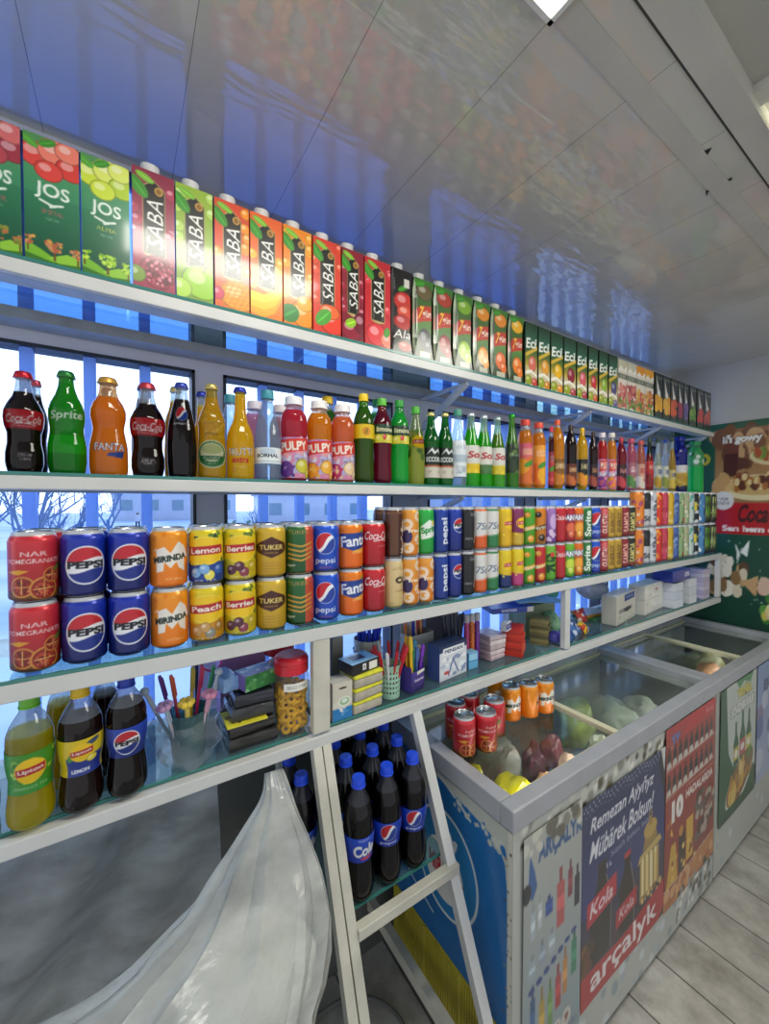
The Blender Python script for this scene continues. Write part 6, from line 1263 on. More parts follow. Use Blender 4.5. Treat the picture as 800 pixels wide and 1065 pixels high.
for k in range(3):
    o=pbox('folder',.24,.12,.008,None,['2f8f8f','3aa0a0','58b0b0'][k],None,['2a7a7a','348a8a','4a9a9a'][k],M_PAPER,loc=(pos(690,.98)+.02*k,.975,BZ+.155+k*.0088),rot=(0,0,.05*k)); tag(o,'teal folder lying behind on the blue ream, %s of three' % ['bottom','middle','top'][k],'folder',group='teal folders')
# ================================================================ large dark cola bottles on the low shelf between the legs
def l_cola(c): c.grad(0,1,'1838b0','2450d0'); c.text('Cola',c.c+c.A*.03,.48,c.A*.25,.50,'eef0f6',bold=.05,rot=.05); c.text('super',c.c+c.A*.02,.88,c.A*.12,.10,'d8dcf0'); c.ell(c.c+c.A*.06,.14,.3,.06,'d8405a')
def l_pep2(c): c.grad(0,1,'1432a0','1d44c0'); globe(c,c.c,.60,.34,.7); c.text('pepsi',c.c,.14,c.A*.2,.14,'d0d8f0',bold=.02)
k_ = 0
ords = ['front row','second row','third row','back row']
for row in range(4):
    for ci, x in enumerate((.340,.447,.525,.603)):
        y = .793+.0825*row
        if (ci == 0 and row == 0) or (ci==0 and row==3): continue
        x += (.010*row if ci else 0)
        ds = 'large dark cola bottle between the slanted legs, %s, %s' % (ords[row], ['behind the double leg','first from the double leg','middle of the row','beside the freezer'][ci])
        if row > 1 and ci == 0: ds = 'large dark cola bottle half hidden by the plastic sack, %s' % ords[row]
        bottle('cola_bottle', ds, 'bottle', x, y, ZL+.0006, .272, .0365, 'cola', '120a0c', .80, '1c48d8', (.36,.58,(l_cola if ci<=1 else l_pep2),64 if row<2 else 40), -math.atan2(x,y)+(.25 if ci<=1 else .15), galpha=.35, glasscol='6a7080', captype='screw', ny=56, group='large dark cola bottles')
# ================================================================ chest freezers
M_ALU = plain('a9abb0', .38, .15, .06, 14); M_LINER = plain('858c88', .6, 0, .12, 8); M_CREAM = plain('d8d3b4', .45, 0, .05)
FZ = H-.716
def freezer_side():
    c = Cv(1.08,190,'b9bcb2'); A = c.A                     # x: 0 = back, A = front edge; y: 0 bottom
    c.poly([(0,0),(A*.97,0),(A*.968,.70),(A*.955,.82),(A*.93,.86),(A*.86,.908),(A*.66,.935),(A*.48,.96),(0,1.0)],'1467a8')
    g = random.Random(5)
    for _ in range(130):
        x,y = g.uniform(0,A*.93),g.uniform(0,.88); n=[(x,y)]
        for _k in range(4): x+=g.uniform(-.01,.03); y+=g.uniform(-.04,.03); n.append((x,y))
        if all(p[0]<A*.95 for p in n) and max(p[1] for p in n) < .86: c.line(n,g.uniform(.002,.006),g.choice(['2f86c4','3f90ca','0f5a98','1a74b4']),.5)
    c.line([(A*.46,.985),(A*.62,.925),(A*.74,.87)],.018,'c8ccc4'); c.blobs(A*.6,.86,A*.97,.93,40,.014,['b9bcb2','c4c6bc','1467a8'],6)
    c.ell(A*.52,.51,.275,.285,'1c80bc'); c.ell(A*.52,.51,.285,.295,'dfe3e1',ring=.945); c.ell(A*.51,.46,.175,.17,'e4e4de'); c.text('IÇI',A*.595,.47,.10,.14,'c0262c',bold=.06,rot=-.9); c.text('M',A*.58,.665,.085,.065,'e4e8e8',bold=.06,rot=-.3); c.text('MIR',A*.44,.46,.13,.10,'c0262c',bold=.04)
    c.line([(A*.02,.32),(A*.2,.20),(A*.42,.14)],.012,'d8dedc')
    c.rect(A*.972,0,A,1,'cfcdc0'); c.blobs(A*.95,.1,A,.9,26,.006,['6a5f48','8a7f68','4a4238'],8)
    return c
def front_base(A, worn):
    c = Cv(A,110,'b7b9b2'); g = random.Random(9)
    c.blobs(0,.90,A,.99,60,.02,['8f8f84','d8d8cc','6f6a58','c4c4b8'],10); c.blobs(A*.0,.0,A,.18,70 if worn else 6,.02,['a8b4b8','c8d0d0','90a0a4'],11)
    if worn: c.blobs(A*.72,.02,A*.99,.16,40,.016,['5a5a54','8a8a80','e0e0d8'],12); c.blobs(0,.9,A*.8,.97,30,.014,['4f4a3c','e6e4da'],13)
    return c
def freezer(name, xa, xb, ya, yb, desc, side=None, worn=True, off=.0):
    r = thing(name, desc, 'freezer', (xa,ya,0)); W, D, T = xb-xa, yb-ya, FZ-.05
    fr = front_base(W/T, worn)
    pbox('front_panel', W, .004, T-.03, fr, None,'cfcdc0','cfcdc0', M_VINYL, parent=r, loc=(W/2,0,.03))
    b = MB(); b.box(.002,.004,.03,W-.002,.05,T); b.box(.002,D-.05,.03,W-.002,D,T); b.box(.002,.05,.03,.052,D-.05,T); b.box(W-.052,.05,.03,W-.002,D-.05,T); b.box(.052,.05,.03,W-.052,D-.05,T-.17)
    b.build('cabinet', plain('c4c5c0',.45,0,.06,6), r)
    l = MB(); e=.051; l.quad((e,e,T-.169),(W-e,e,T-.169),(W-e,D-e,T-.169),(e,D-e,T-.169)); l.quad((e,D-e-.001,T-.38),(W-e,D-e-.001,T-.38),(W-e,D-e-.001,T),(e,D-e-.001,T)); l.quad((e+.001,e,T-.38),(e+.001,D-e,T-.38),(e+.001,D-e,T),(e+.001,e,T)); l.quad((W-e-.001,e,T-.38),(W-e-.001,e,T),(W-e-.001,D-e,T),(W-e-.001,D-e,T-.38)); l.quad((e,e+.001,T-.38),(e,e+.001,T),(W-e,e+.001,T),(W-e,e+.001,T-.38)); l.build('liner', M_LINER, r)
    f = MB(); q=.036
    f.box(-.006,-.006,T-.004,W+.006,q,T+.05,None,.004); f.box(-.006,D-q,T-.004,W+.006,D+.006,T+.05,None,.004); f.box(-.006,q,T-.004,q,D-q,T+.05,None,.003); f.box(W-q,q,T-.004,W+.006,D-q,T+.05,None,.003); f.build('rim', M_ALU, r)
    for i,(a,bb,z,mt) in enumerate(((q+.001,W*.45,T+.032,M_LIDGLASS),(W*.45+.002,W-q-.001,T+.020,M_LIDGLASS2))):
        lid = MB().box(a,q+.001,z,bb,D-q-.001,z+.004).build('sliding_lid', mt, r)
        m = MB(); 
        xe = bb if i == 0 else a
        m.box(xe-.022 if i==0 else xe,q+.001,z-.006,xe if i==0 else xe+.022,D-q-.001,z+.010); m.box(a,q+.001,z-.004,bb,q+.009,z+.007); m.box(a,D-q-.009,z-.004,bb,D-q-.001,z+.007); m.build('lid_frame', M_CREAM, lid)
    MB().box(.06,.0515,T-.012,W-.06,.058,T-.002).build('added_glow_strip', emit('added_freezer_fill','f4f8ff',2.0), r)  # added glowing strip, tucked under the front rim to brighten the frozen goods
    l_ = bpy.data.lights.new('added_freezer_fill','AREA'); l_.shape='RECTANGLE'; l_.size=W-.14; l_.size_y=.02; l_.energy=1.1; lo=bpy.data.objects.new('added_freezer_fill',l_); COL.objects.link(lo); lo.parent=r; lo.location=(W/2,.062,T-.010); lo.rotation_euler=(.9,0,0)  # added fill light beside the strip, not a fitting of the freezer
    for sx in (.06,W-.06):
        for sy in (.06,D-.06): MB().lathe([(.018,0),(.02,.004),(.02,.026),(.015,.03)],14).build('foot',plain('2a2a2c',.6),r,True,(sx,sy,0))
    return r, W, D, T
XF = .752; YF = .60
fz, W, D, T = freezer('chest_freezer', XF, 1.99, YF, 1.094, 'near chest freezer with sliding glass lids and a blue printed end', True)
sc_ = freezer_side(); im = sc_.out(); ny,nx = im.shape[:2]; uu,vv = np.meshgrid(np.linspace(0,1,nx),np.linspace(0,1,ny))
link('side_panel', grid_mesh('side_panel', np.stack([0*uu-.0015, D-.005-uu*(D-.006), .29+vv*(T-.008-.29)],-1), im, M_VINYL), fz)
gm = MB(); gm.box(-.002,.01,.05,.0015,D-.01,.288)
for i in range(46): yy = .03+i*(D-.06)/46; gm.box(-.006,yy,.06,-.002,yy+.005,.28)
for i in range(4): yy=.01+i*(D-.035)/3; gm.box(-.008,yy,.05,-.002,yy+.012,.288)
gm.build('vent_grille', plain('b5a83a',.5,0,.12,20), fz)
fz2, W2, D2, T2 = freezer('chest_freezer', 2.005, 2.97, YF, 1.094, 'far chest freezer with a green poster, next to the end wall', None, False)
# ---- posters on the freezer fronts
def poster(name, xa, xb, za, zb, cv, desc, y=YF-.0035):
    im=cv.out(); im[...,:3]=im[...,:3]*.80+np.array([.036,.036,.034]); ny,nx=im.shape[:2]; uu,vv=np.meshgrid(np.linspace(0,1,nx),np.linspace(0,1,ny)); g=random.Random(len(desc)); ph=[g.uniform(0,6) for _ in range(3)]
    bul=.0012*(np.sin(uu*7+ph[0])*np.sin(vv*5+ph[1])+1)
    me=grid_mesh(name,np.stack([xa+uu*(xb-xa),y-bul,za+vv*(zb-za)],-1),im,M_VINYL); o=link(name,me); o.modifiers.new('paper','SOLIDIFY').thickness=-.0006; return tag(o,desc,'poster')
zt_ = H-.80; zb_ = H-1.40
# 1 faded drinks poster
A=.245/.60; c=Cv(A,180,'a8acaa'); c.grad(0,1,'8fa4ac','b8b8b0'); c.text('ARÇALYK',A*.62,.905,A*.78,.085,'2f5a8f',bold=.05); c.poly([(A*.10,.93),(A*.18,.86),(A*.22,.80),(A*.14,.76),(A*.07,.81)],'2a5f9f'); c.ell(A*.05,.80,.03,.035,'1a1f2a')
c.blobs(0,.93,A,1,24,.02,['d8d6c8','6a6658','8f8b7a'],2)
for i,(x,y,w_,h_,cl) in enumerate(((.12,.62,.07,.13,'b8c4cc'),(.24,.64,.06,.12,'c8d0d4'),(.36,.66,.12,.07,'2f4f9a'),(.55,.58,.13,.22,'c05a5a'),(.74,.66,.08,.14,'8a3a4a'),(.86,.60,.1,.16,'2a2a3a'),(.10,.48,.10,.09,'a8b8c0'),(.26,.50,.10,.09,'98a8b4'),(.42,.51,.10,.09,'b0bcc4'),(.12,.26,.08,.2,'3a5f8a'),(.26,.22,.09,.20,'c0a04a'),(.40,.24,.08,.18,'7aa05a'),(.53,.28,.10,.16,'b83a44'),(.66,.30,.09,.18,'c88a4a'),(.82,.34,.10,.18,'3a8a6a'))):
    c.rect(A*x,y,A*(x+w_),y+h_*.75,cl); c.rect(A*(x+w_*.3),y+h_*.75,A*(x+w_*.7),y+h_,S2(cl,.8)); c.rect(A*x,y+h_*.28,A*(x+w_),y+h_*.5,S2(cl,1.3),.7)
for k in range(7): c.ell(A*(.14+.12*k),.44+.012*k,.02,.012,'2f4a8a')
for k in range(4): c.ell(A*(.2+.18*k),.20,.035,.035,'d8d4c8'); c.text('%d' % (3+k*2),A*(.2+.18*k),.20,.03,.035,'8a3a3a',bold=.03)
c.text('SUW IÇGILERI',A*.55,.15,A*.75,.035,'5a6f8a',rot=.0); c.blobs(0,0,A,.14,40,.03,['6f94ac','88a8b8','a8b8bc','4f7a9a'],5); c.rect(A*.38,0,A*.92,.10,'b0ac88'); c.blobs(A*.4,.0,A*.9,.09,20,.012,['6a664a','d0ccb0'],7)
poster('poster', .784,1.028, zb_-.10, zt_, c, 'faded pale drinks poster with blue capitals, nearest the freezer corner')
# 2 festive navy poster
A=.50/.575; c=Cv(A,200,'27305f'); c.grad(.0,.45,'4a3a3a','2a2a4f'); c.grad(.45,1,'2a3a78','1f2a55'); 
for k in range(26): 
    for j in range(3): c.ell(A*(k+.5*(j%2))/26,.985-.022*j-.010*math.sin(k),.006,.006,'c8ccd8',a=.9 if j<2 else .5)
c.poly([(A*.93,1),(A,1),(A,.62),(A*.97,.75),(A*.90,.92)],'0e1020'); c.poly([(A*.93,1.0),(A*1.0,1.0),(A*.985,.85)],'d8d8d4')
c.text('Remezan Aýyňyz',A*.46,.865,A*.74,.10,'e8e8ee',shear=.25,bold=.02); c.text('Mübärek Bolsun!',A*.46,.745,A*.74,.10,'e8e8ee',shear=.25,bold=.02); c.text('Siziň bilen bile',A*.55,.655,A*.5,.03,'b8bcd0',shear=.2); c.text('0,5 L',A*.26,.61,A*.10,.03,'e0e0e6',bold=.03)
def bot_print(x,w_,y0,y1,cl,cap): 
    c.poly([(x-w_,y0),(x+w_,y0),(x+w_*1.02,y0+(y1-y0)*.55),(x+w_*.4,y0+(y1-y0)*.82),(x+w_*.36,y1),(x-w_*.36,y1),(x-w_*.4,y0+(y1-y0)*.82),(x-w_*1.02,y0+(y1-y0)*.55)],cl); c.rect(x-w_*.4,y1-.03,x+w_*.4,y1,cap); c.line([(x+w_*.9,y0),(x+w_*.9,y0+(y1-y0)*.5),(x+w_*.38,y0+(y1-y0)*.82)],.008,'8a8a94')
bot_print(A*.21,A*.115,.17,.66,'1c1210','2a2a2e'); bot_print(A*.50,A*.095,.17,.585,'22120f','c02830')
c.poly([(A*.06,.38),(A*.37,.42),(A*.37,.54),(A*.06,.50)],'c2283a'); c.text('Kola',A*.215,.46,A*.24,.075,'f0dce0',rot=.05,shear=.3,bold=.02)
c.poly([(A*.37,.22),(A*.62,.25),(A*.62,.35),(A*.37,.32)],'b82434'); c.text('Kola',A*.50,.285,A*.18,.055,'e8c8cc',rot=.05,shear=.3,bold=.02)
c.poly([(A*.66,.22),(A*.92,.25),(A*.92,.46),(A*.66,.44)],'b8944a'); c.poly([(A*.63,.44),(A*.96,.47),(A*.93,.51),(A*.66,.48)],'d0b060'); c.poly([(A*.70,.49),(A*.90,.51),(A*.87,.58),(A*.73,.57)],'a8843a'); c.ell(A*.80,.59,A*.09,.05,'c8a454'); c.rect(A*.78,.61,A*.82,.66,'a8843a'); c.ell(A*.80,.67,.022,.022,'b8944a',ring=.6)
for k in range(4): c.rect(A*(.68+.058*k),.25,A*(.715+.058*k),.44,['f4e4a8','f0d890','f6ecc0','e8cc80'][k]); c.ell(A*(.697+.058*k),.44,A*.018,.02,'f4e4a8')
c.blobs(A*.65,.18,A*.95,.24,16,.014,['c8a050','8a5f24','e8c878'],3); c.blobs(0,.18,A*.1,.3,18,.03,['5a3a20','7a5228','3a2818'],4); c.rect(A*.03,.17,A*.09,.27,'6a3a1c')
c.poly([(0,0),(A*.92,0),(A,.05),(A,.22),(A*.9,.20),(A*.45,.15),(0,.165)],'b8242c'); c.text('arçalyk',A*.50,.085,A*.80,.145,'f4ecea',bold=.02)
poster('poster', 1.030,1.530, zb_-.005, H-.826, c, 'navy festive poster with white greeting and two dark cola bottles')
# 3 red price poster
A=.44/.645; c=Cv(A,170,'a8362c'); c.grad(0,1,'8a2f26','b03a30'); c.poly([(0,.955),(A,.955),(A,1),(0,1)],'b82a2a'); c.poly([(A*.3,.90),(A,.93),(A,1),(A*.5,1)],'c8282c'); c.text('Kola',A*.86,.955,A*.16,.035,'e8b0b0',shear=.2); c.text('ÝF',A*.17,.925,.12,.06,'5f78c0',bold=.05); c.text('KINO',A*.09,.885,.06,.02,'d8c8c0')
for ry in (.86,.71):
    for k in range(9): x=A*(.06+.105*k); c.rect(x-A*.035,ry-.06,x+A*.035,ry,'2a2422'); c.rect(x-A*.014,ry,x+A*.014,ry+.035,'2a2422'); c.poly([(x-A*.05,ry-.085),(x+A*.05,ry-.085),(x+A*.02,ry-.045),(x-A*.03,ry-.05)],'d0ccc0')
    c.line([(0,ry-.095),(A,ry-.08)],.006,'d8b0a0')
c.text('10',A*.23,.52,A*.22,.125,'f4f0ea',bold=.07); c.text('HADALARDA',A*.67,.55,A*.56,.05,'f0e4dc',bold=.05); c.line([(A*.38,.60),(A*.95,.595)],.005,'d8b0a0'); c.text('iň',A*.08,.47,.06,.04,'e8a83a')
c.blobs(A*.62,.22,A*.98,.48,40,.028,['3a2420','6a5a50','b8a898','5a3028'],5); c.poly([(A*.04,.12),(A*.24,.12),(A*.20,.34),(A*.12,.34)],'d8a83a'); c.poly([(A*.40,.16),(A*.54,.16),(A*.54,.40),(A*.40,.40)],'e0b03a'); c.rect(A*.26,.14,A*.38,.36,'3a2a20'); c.poly([(A*.10,.40),(A*.16,.38),(A*.12,.44)],'e8b84a'); c.ell(A*.30,.37,.03,.03,'c88a3a'); c.blobs(A*.1,.14,A*.6,.3,20,.014,['f0c860','8a4a2a'],6)
c.poly([(0,0),(A,.02),(A,.16),(A*.5,.125),(0,.10)],'c8844a'); c.blobs(0,.01,A,.12,24,.03,['d8945a','b8703a','e0a878'],7); c.line([(0,.115),(A*.5,.13),(A,.165)],.006,'e8d8c0'); c.blobs(A*.2,-.02,A,.03,26,.018,['b7b9b2','9aa0a0','4a4a44'],8)
poster('poster', 1.534,1.972, H-1.415, H-.775, c, 'red price poster with a big white 10 and rows of small bottles')
# 4 green poster on the far freezer
A=.475/.615; c=Cv(A,150,'1f5a34'); c.poly([(A*.14,1),(A,1),(A,.2),(A*.75,.34),(A*.35,.36),(A*.22,.5)],'c8d0c8'); c.poly([(A*.4,1),(A*.5,.93),(A*.62,.97),(A*.8,.93),(A*.9,1)],'3a8a4a'); c.otext('ÝEŇIL',A*.64,.90,A*.42,.085,'e8d42a','2a4a2a',.02,bold=.05,rot=.0); c.otext('SINDIRÝAR',A*.60,.79,A*.66,.095,'eceee8','2a3a2a',.02,bold=.05)
def gb_(x,y0,y1,w_,lb): c.poly([(x-w_,y0),(x+w_,y0),(x+w_,y0+(y1-y0)*.5),(x+w_*.35,y0+(y1-y0)*.72),(x+w_*.3,y1),(x-w_*.3,y1),(x-w_*.35,y0+(y1-y0)*.72),(x-w_,y0+(y1-y0)*.5)],'1f5f34'); c.rect(x-w_,y0+.04,x+w_,y0+(y1-y0)*.42,lb); c.ell(x,y0+(y1-y0)*.26,w_*.7,.03,'f0ece0')
gb_(A*.42,.36,.69,A*.07,'c8b83a'); gb_(A*.60,.36,.74,A*.08,'c84a44'); gb_(A*.78,.36,.72,A*.075,'d8c83a')
c.ell(A*.56,.22,A*.42,.15,'dfe4e0',.35); c.ell(A*.56,.235,A*.40,.135,'8a5f24',.35); g=random.Random(4)
for _ in range(34): x,y=A*g.uniform(.24,.88),0; y=.235+(x/A-.56)*.22+g.uniform(-.09,.09); c.ell(x,y,.055,.026,g.choice(['d8a83a','e8c060','c08a2a','f0d080']),g.uniform(.5,1.6))
c.leaf(A*.82,.36,.06,.03,.8); c.grad(0,.08,'174a2a','1f5a34')
poster('poster', 2.03,2.475, H-1.345, H-.775, c, 'green snack poster with three green bottles and a plate of fried pieces')
A=.46/.6; c=Cv(A,80,'9fb4d4'); c.grad(0,1,'b4c0dc','7f98c8'); c.blobs(0,.15,A,.9,14,.09,['5a6fa8','c8d0e4','8a7aa0','d8d8e0'],6); c.text('BUZ',A*.5,.8,A*.6,.1,'24407f',bold=.05)
poster('poster', 2.495,2.95, H-1.34, H-.775, c, 'pale blue poster at the far end of the far freezer')
# ---- frozen goods inside
def lump(name, x,y,z, sx,sy,sz, col, desc, seed, cat='frozen food', rough=.35, var=.25, rz=0, nz=.35, sub=3, scale=30, mat=None, group=None):
    bm=bmesh.new(); bmesh.ops.create_icosphere(bm,subdivisions=sub,radius=1.0); vs=[]
    for v in bm.verts:
        n=mnoise.noise(v.co*1.6+Vector((seed*3.1,seed,0)))*nz+mnoise.noise(v.co*4+Vector((0,seed*2.3,0)))*nz*.35; p=v.co*(1+n); vs.append((p.x*sx,p.y*sy,max(p.z,-.75)*sz))
    fs=[[v.index for v in f.verts] for f in bm.faces]; bm.free(); zmin=min(v[2] for v in vs)
    vs=[(a,b,c_-zmin) for a,b,c_ in vs]
    return tag(MB().add(vs,fs).build(name, mat or plain(col,rough,0,var,scale), None, True, (x,y,z), (0,0,rz)), desc, cat, group)
FB = T-.168+.001
lump('frozen_bag',.862,.835,FB,.036,.045,.085,'d8cc14','upright yellow bag inside the freezer, behind the red cans',1,'bag',.2,.15,.3)
lump('frozen_bag',.905,.722,FB,.078,.042,.098,'e0d412','yellow bag with red lettering near the freezer corner',2,'bag',.2,.15,-.5)
cvb=Cv(2,30,'d4ca22'); cvb.text('ARPA',1,.5,1.2,.5,'b82a2a',bold=.05)
lump('frozen_meat',1.04,.71,FB,.052,.036,.075,'b88a6a','pinkish brown chicken pack in the near half of the freezer',3,'meat',.3,.3,.2)
lump('frozen_meat',1.155,.715,FB,.045,.036,.08,'c0a088','pale meat pack beside the chicken pack in the freezer',4,'meat',.3,.3,.5)
lump('frozen_meat',1.115,.81,FB,.042,.036,.08,'5a2a3a','dark purple red meat pack in the freezer',5,'meat',.3,.35,.1)
lump('frozen_meat',1.21,.81,FB,.036,.04,.08,'7a3a44','dark red meat pack close to the lid rail',6,'meat',.3,.35,.8)
lump('frozen_bag',1.00,.815,FB,.045,.030,.10,'c8c8bc','clear whitish bag standing in the middle of the freezer',7,'bag',.25,.2,.2,.25,3,20,bag_mat('pale_freezer_bag',.6,'c8c8c0'))
lump('frozen_bag',1.06,.94,FB,.09,.05,.08,'8a8f84','grey green bag at the back of the near half of the freezer',8,'bag',.3,.2)
lump('frozen_bag',.88,.955,FB,.05,.05,.07,'9a8a5a','brownish bag at the back left of the freezer',9,'bag',.3,.2)
lump('frozen_bag',1.46,.88,FB,.085,.075,.10,'8fa05a','large pale green printed bag under the frosted lid',10,'bag',.3,.3,.3,.3,3,12)
lump('frozen_bag',1.67,.84,FB,.075,.08,.07,'7f8a7a','grey bag under the frosted lid beside the green bag',11,'bag',.4,.2)
lump('frozen_bag',1.37,.73,FB,.05,.04,.07,'8a8f7a','small olive grey bag beside the lid rail',12,'bag',.4,.2)
lump('frozen_bag',1.84,.80,FB,.055,.07,.06,'9a9f94','pale grey bag at the far end of the near freezer',13,'bag',.4,.2)
lump('frozen_bag',2.24,.85,FB,.08,.08,.08,'6f8f5a','green bag in the near half of the far freezer',14,'bag',.4,.35,0,.3,3,10)
lump('frozen_bag',2.40,.75,FB,.055,.055,.08,'b07a4a','orange brown bag in the far freezer',15,'bag',.4,.35,0,.3,3,10)
lump('frozen_bag',2.62,.84,FB,.08,.08,.08,'8a8a5a','olive bag in the far half of the far freezer',16,'bag',.4,.35,0,.3,3,10)
# ---- cans standing on the near lid
LZ = T+.036+.0006
for i,(x,y,pn,key,ds) in enumerate(((.824,.835,d_nar,'nar','red fruit can on the freezer lid, nearest the freezer end'),(.893,.815,d_nar,'nar','red fruit can on the freezer lid, front one right of the nearest'),(.972,.852,d_nar,'nar','red fruit can on the freezer lid beside the orange cans'),(.858,.905,d_nar,'nar','red fruit can on the freezer lid, behind the first two'),(.931,.921,d_nar,'nar','red fruit can on the freezer lid, hidden behind the third'),
    (1.090,.885,d_mirinda,'mir','orange can with white patch on the lid, front left of the orange group'),(1.157,.865,d_mirinda,'mir','orange can on the lid, middle of the orange group'),(1.226,.853,d_mirinda,'mir','orange can on the lid, rightmost of the orange group'),(1.105,.957,d_mirinda,'mir','orange can on the lid, behind the front left orange can'))):
    can('drink_can', x, y, LZ, .0331, .1155, key, pn, ds, [.5,.35,-.9,.2,-.4,.15,1.6,.1,.3][i]-.6, 84, 'cans on the freezer lid')
# ================================================================ green banner on the end wall
A=.95/1.22; c=Cv(A,230,'0f4a34'); c.grad(0,1,'0d3f30','14563c')       # x: 0 = window side, A = towards the viewer; y: 0 bottom
# food photo panel
x0,x1=A*.225,A; y0,y1=.655,.965
c.rect(x0,.465,x1,y1,'9a7248'); c.grad(y0,y1,'b08a58','8a5f3a',x0=x0,x1=x1); 
c.blobs(x0,.80,x1,.96,26,.05,['7a4f30','a87a48','c8a070','6a4028'],3); c.ell(A*.42,.80,.085,.03,'5a3020'); c.poly([(A*.30,.74),(A*.32,.92),(A*.44,.92),(A*.42,.74)],'4a1c14'); c.poly([(A*.31,.85),(A*.32,.92),(A*.44,.92),(A*.435,.85)],'6f3a28')
c.ell(A*.72,.83,.15,.045,'dcc89a'); c.ell(A*.72,.84,.13,.035,'8a9a3a'); c.blobs(A*.58,.82,A*.86,.87,30,.015,['c8b060','6a8a2a','b0502a','e0cc90'],4)
c.ell(A*.60,.685,.24,.06,'e4d4a8'); c.ell(A*.60,.695,.21,.045,'c8a868'); c.blobs(A*.42,.68,A*.80,.74,44,.018,['7a3a20','a8682a','e0c890','5a2818','c89a50'],5); c.blobs(A*.24,.66,A*.36,.74,10,.03,['c89a60','d8b070'],6)
c.poly([(A*.82,.62),(A*.98,.62),(A*.94,.72),(A*.86,.72)],'b85a28'); c.rect(A*.84,.78,A*.98,.93,'5a1a16')
c.otext('iň gowy',A*.46,.915,A*.34,.05,'f4f0e8','3a2418',.02,bold=.05); c.text('Coca-Cola',A*.88,.915,A*.30,.06,'f4f0ea',shear=.25,bold=.03)
c.rect(x0,.465,x1,.615,'b5141c'); c.text('Coca-Cola',A*.70,.565,A*.52,.085,'3a0a0e',shear=.25,bold=.03); c.text('Sen hem dos!',A*.58,.493,A*.56,.03,'f0e8e6',bold=.05)
c.ell(A*.305,.625,.075,.045,'e4e0da'); c.text('TÄZE',A*.305,.635,.07,.015,'4a4a4a'); c.text('DOLDUR',A*.305,.615,.09,.015,'4a4a4a')
c.text('C',A*.10,.83,.07,.06,'d8c820',bold=.08); c.text('M',A*.08,.69,.09,.075,'d8c820',bold=.1); c.text('O',A*.17,.83,.05,.06,'c8b820',bold=.08)
for k in range(26): g=random.Random(k+40); c.ell(A*g.uniform(.3,1),g.uniform(.05,.45),.005,.005,'a8c8b0',a=.7)
c.poly([(A*.42,.42),(A*.46,.38),(A*.44,.335)],'e0e4dc'); c.poly([(A*.46,.38),(A*.54,.44),(A*.53,.36)],'e8ece4'); c.line([(A*.44,.33),(A*.48,.40)],.008,'b8c0b8')
c.blobs(A*.22,.18,A*.5,.34,46,.03,['d8ccb0','8a6a40','b89a68','5a4028','e8e0cc'],7); c.poly([(A*.48,.24),(A*.62,.28),(A*.60,.18)],'c8a070'); c.ell(A*.66,.22,.04,.03,'d8a090'); c.blobs(A*.66,.08,A,.24,34,.035,['3a7a34','c8c050','e0d890','5a9a44','d8b8a0'],8); c.leaf(A*.8,.2,.09,.03,.4,'4a8a3a')
im=c.out(); ny,nx=im.shape[:2]; uu,vv=np.meshgrid(np.linspace(0,1,nx),np.linspace(0,1,ny))
xs=np.linspace(0,1,nx); src=np.where(xs<.225,xs,.225+(xs-.225)/.55); src=np.where(src>1,.212,src); im=im[:,np.clip((src*(nx-1)).round().astype(int),0,nx-1)]
bn=grid_mesh('wall_banner', np.stack([0*uu+XR-.006, 1.14-uu*.95, H-.75+vv*1.22],-1), im, M_VINYL); o=link('wall_banner',bn); o.modifiers.new('board','SOLIDIFY').thickness=-.004; tag(o,'large dark green banner with food picture and red script panel on the end wall','banner')
# ================================================================ plastic sacks at the lower left
def sack(name, path, rads, desc, mat, seed, pleat=.10, nk=64, squash=.8, parts=None):
    path=[Vector(p) for p in path]; M=40; vs=[]; fs=[]
    def cat(P,t):
        n=len(P)-1; f=t*n; i=min(int(f),n-1); f-=i; p0,p1,p2,p3=P[max(i-1,0)],P[i],P[i+1],P[min(i+2,n)]
        return .5*((2*p1)+(p2-p0)*f+(2*p0-5*p1+4*p2-p3)*f*f+(3*p1-p0-3*p2+p3)*f**3)
    for i in range(M):
        t=i/(M-1); p=cat(path,t); tg=(cat(path,min(t+.02,1))-cat(path,max(t-.02,0))).normalized(); a=Vector((0,-1,0)); a=(a-tg*a.dot(tg)).normalized(); b=tg.cross(a); R=cat([Vector((r,0,0)) for r in rads],t).x
        for k in range(nk):
            th=2*PI*k/nk; fold=1+pleat*(1-t)**1.3*(math.sin(11*th+seed)+.6*math.sin(17*th+2*seed))*.6
            q=a*math.cos(th)*R*squash+b*math.sin(th)*R; n=mnoise.noise((p+q)*6+Vector((seed,0,0)))*.16+mnoise.noise((p+q)*Vector((1,1,1)).length*9)*.06
            s=abs(mnoise.noise(Vector((th*4+seed,t*2.2,seed))))*.10
            vs.append(p+q*(fold+n-s))
    for i in range(M-1):
        for k in range(nk): k2=(k+1)%nk; fs.append((i*nk+k,i*nk+k2,(i+1)*nk+k2,(i+1)*nk+k))
    fs.append(tuple(range(nk))); fs.append(tuple(reversed([(M-1)*nk+k for k in range(nk)])))
    return tag(MB().add([(v.x,v.y,max(v.z,.004)) for v in vs],fs).build(name,mat,None,True),desc,'sack')
M_SACK = bag_mat('white_plastic_sack', .60, 'e6e8e4'); M_SACK2 = bag_mat('clear_plastic_sheet', .6, 'd8dde0')
s1 = sack('plastic_sack', [(.272,.865,H-.595),(.262,.82,H-.655),(.185,.70,H-.775),(.0,.60,H-.905),(-.17,.55,H-1.04),(-.40,.55,H-1.16)],[.018,.045,.150,.262,.33,.2],'big white translucent plastic sack tied at its top right, under the rack',M_SACK,1.7,.15,squash=.85)
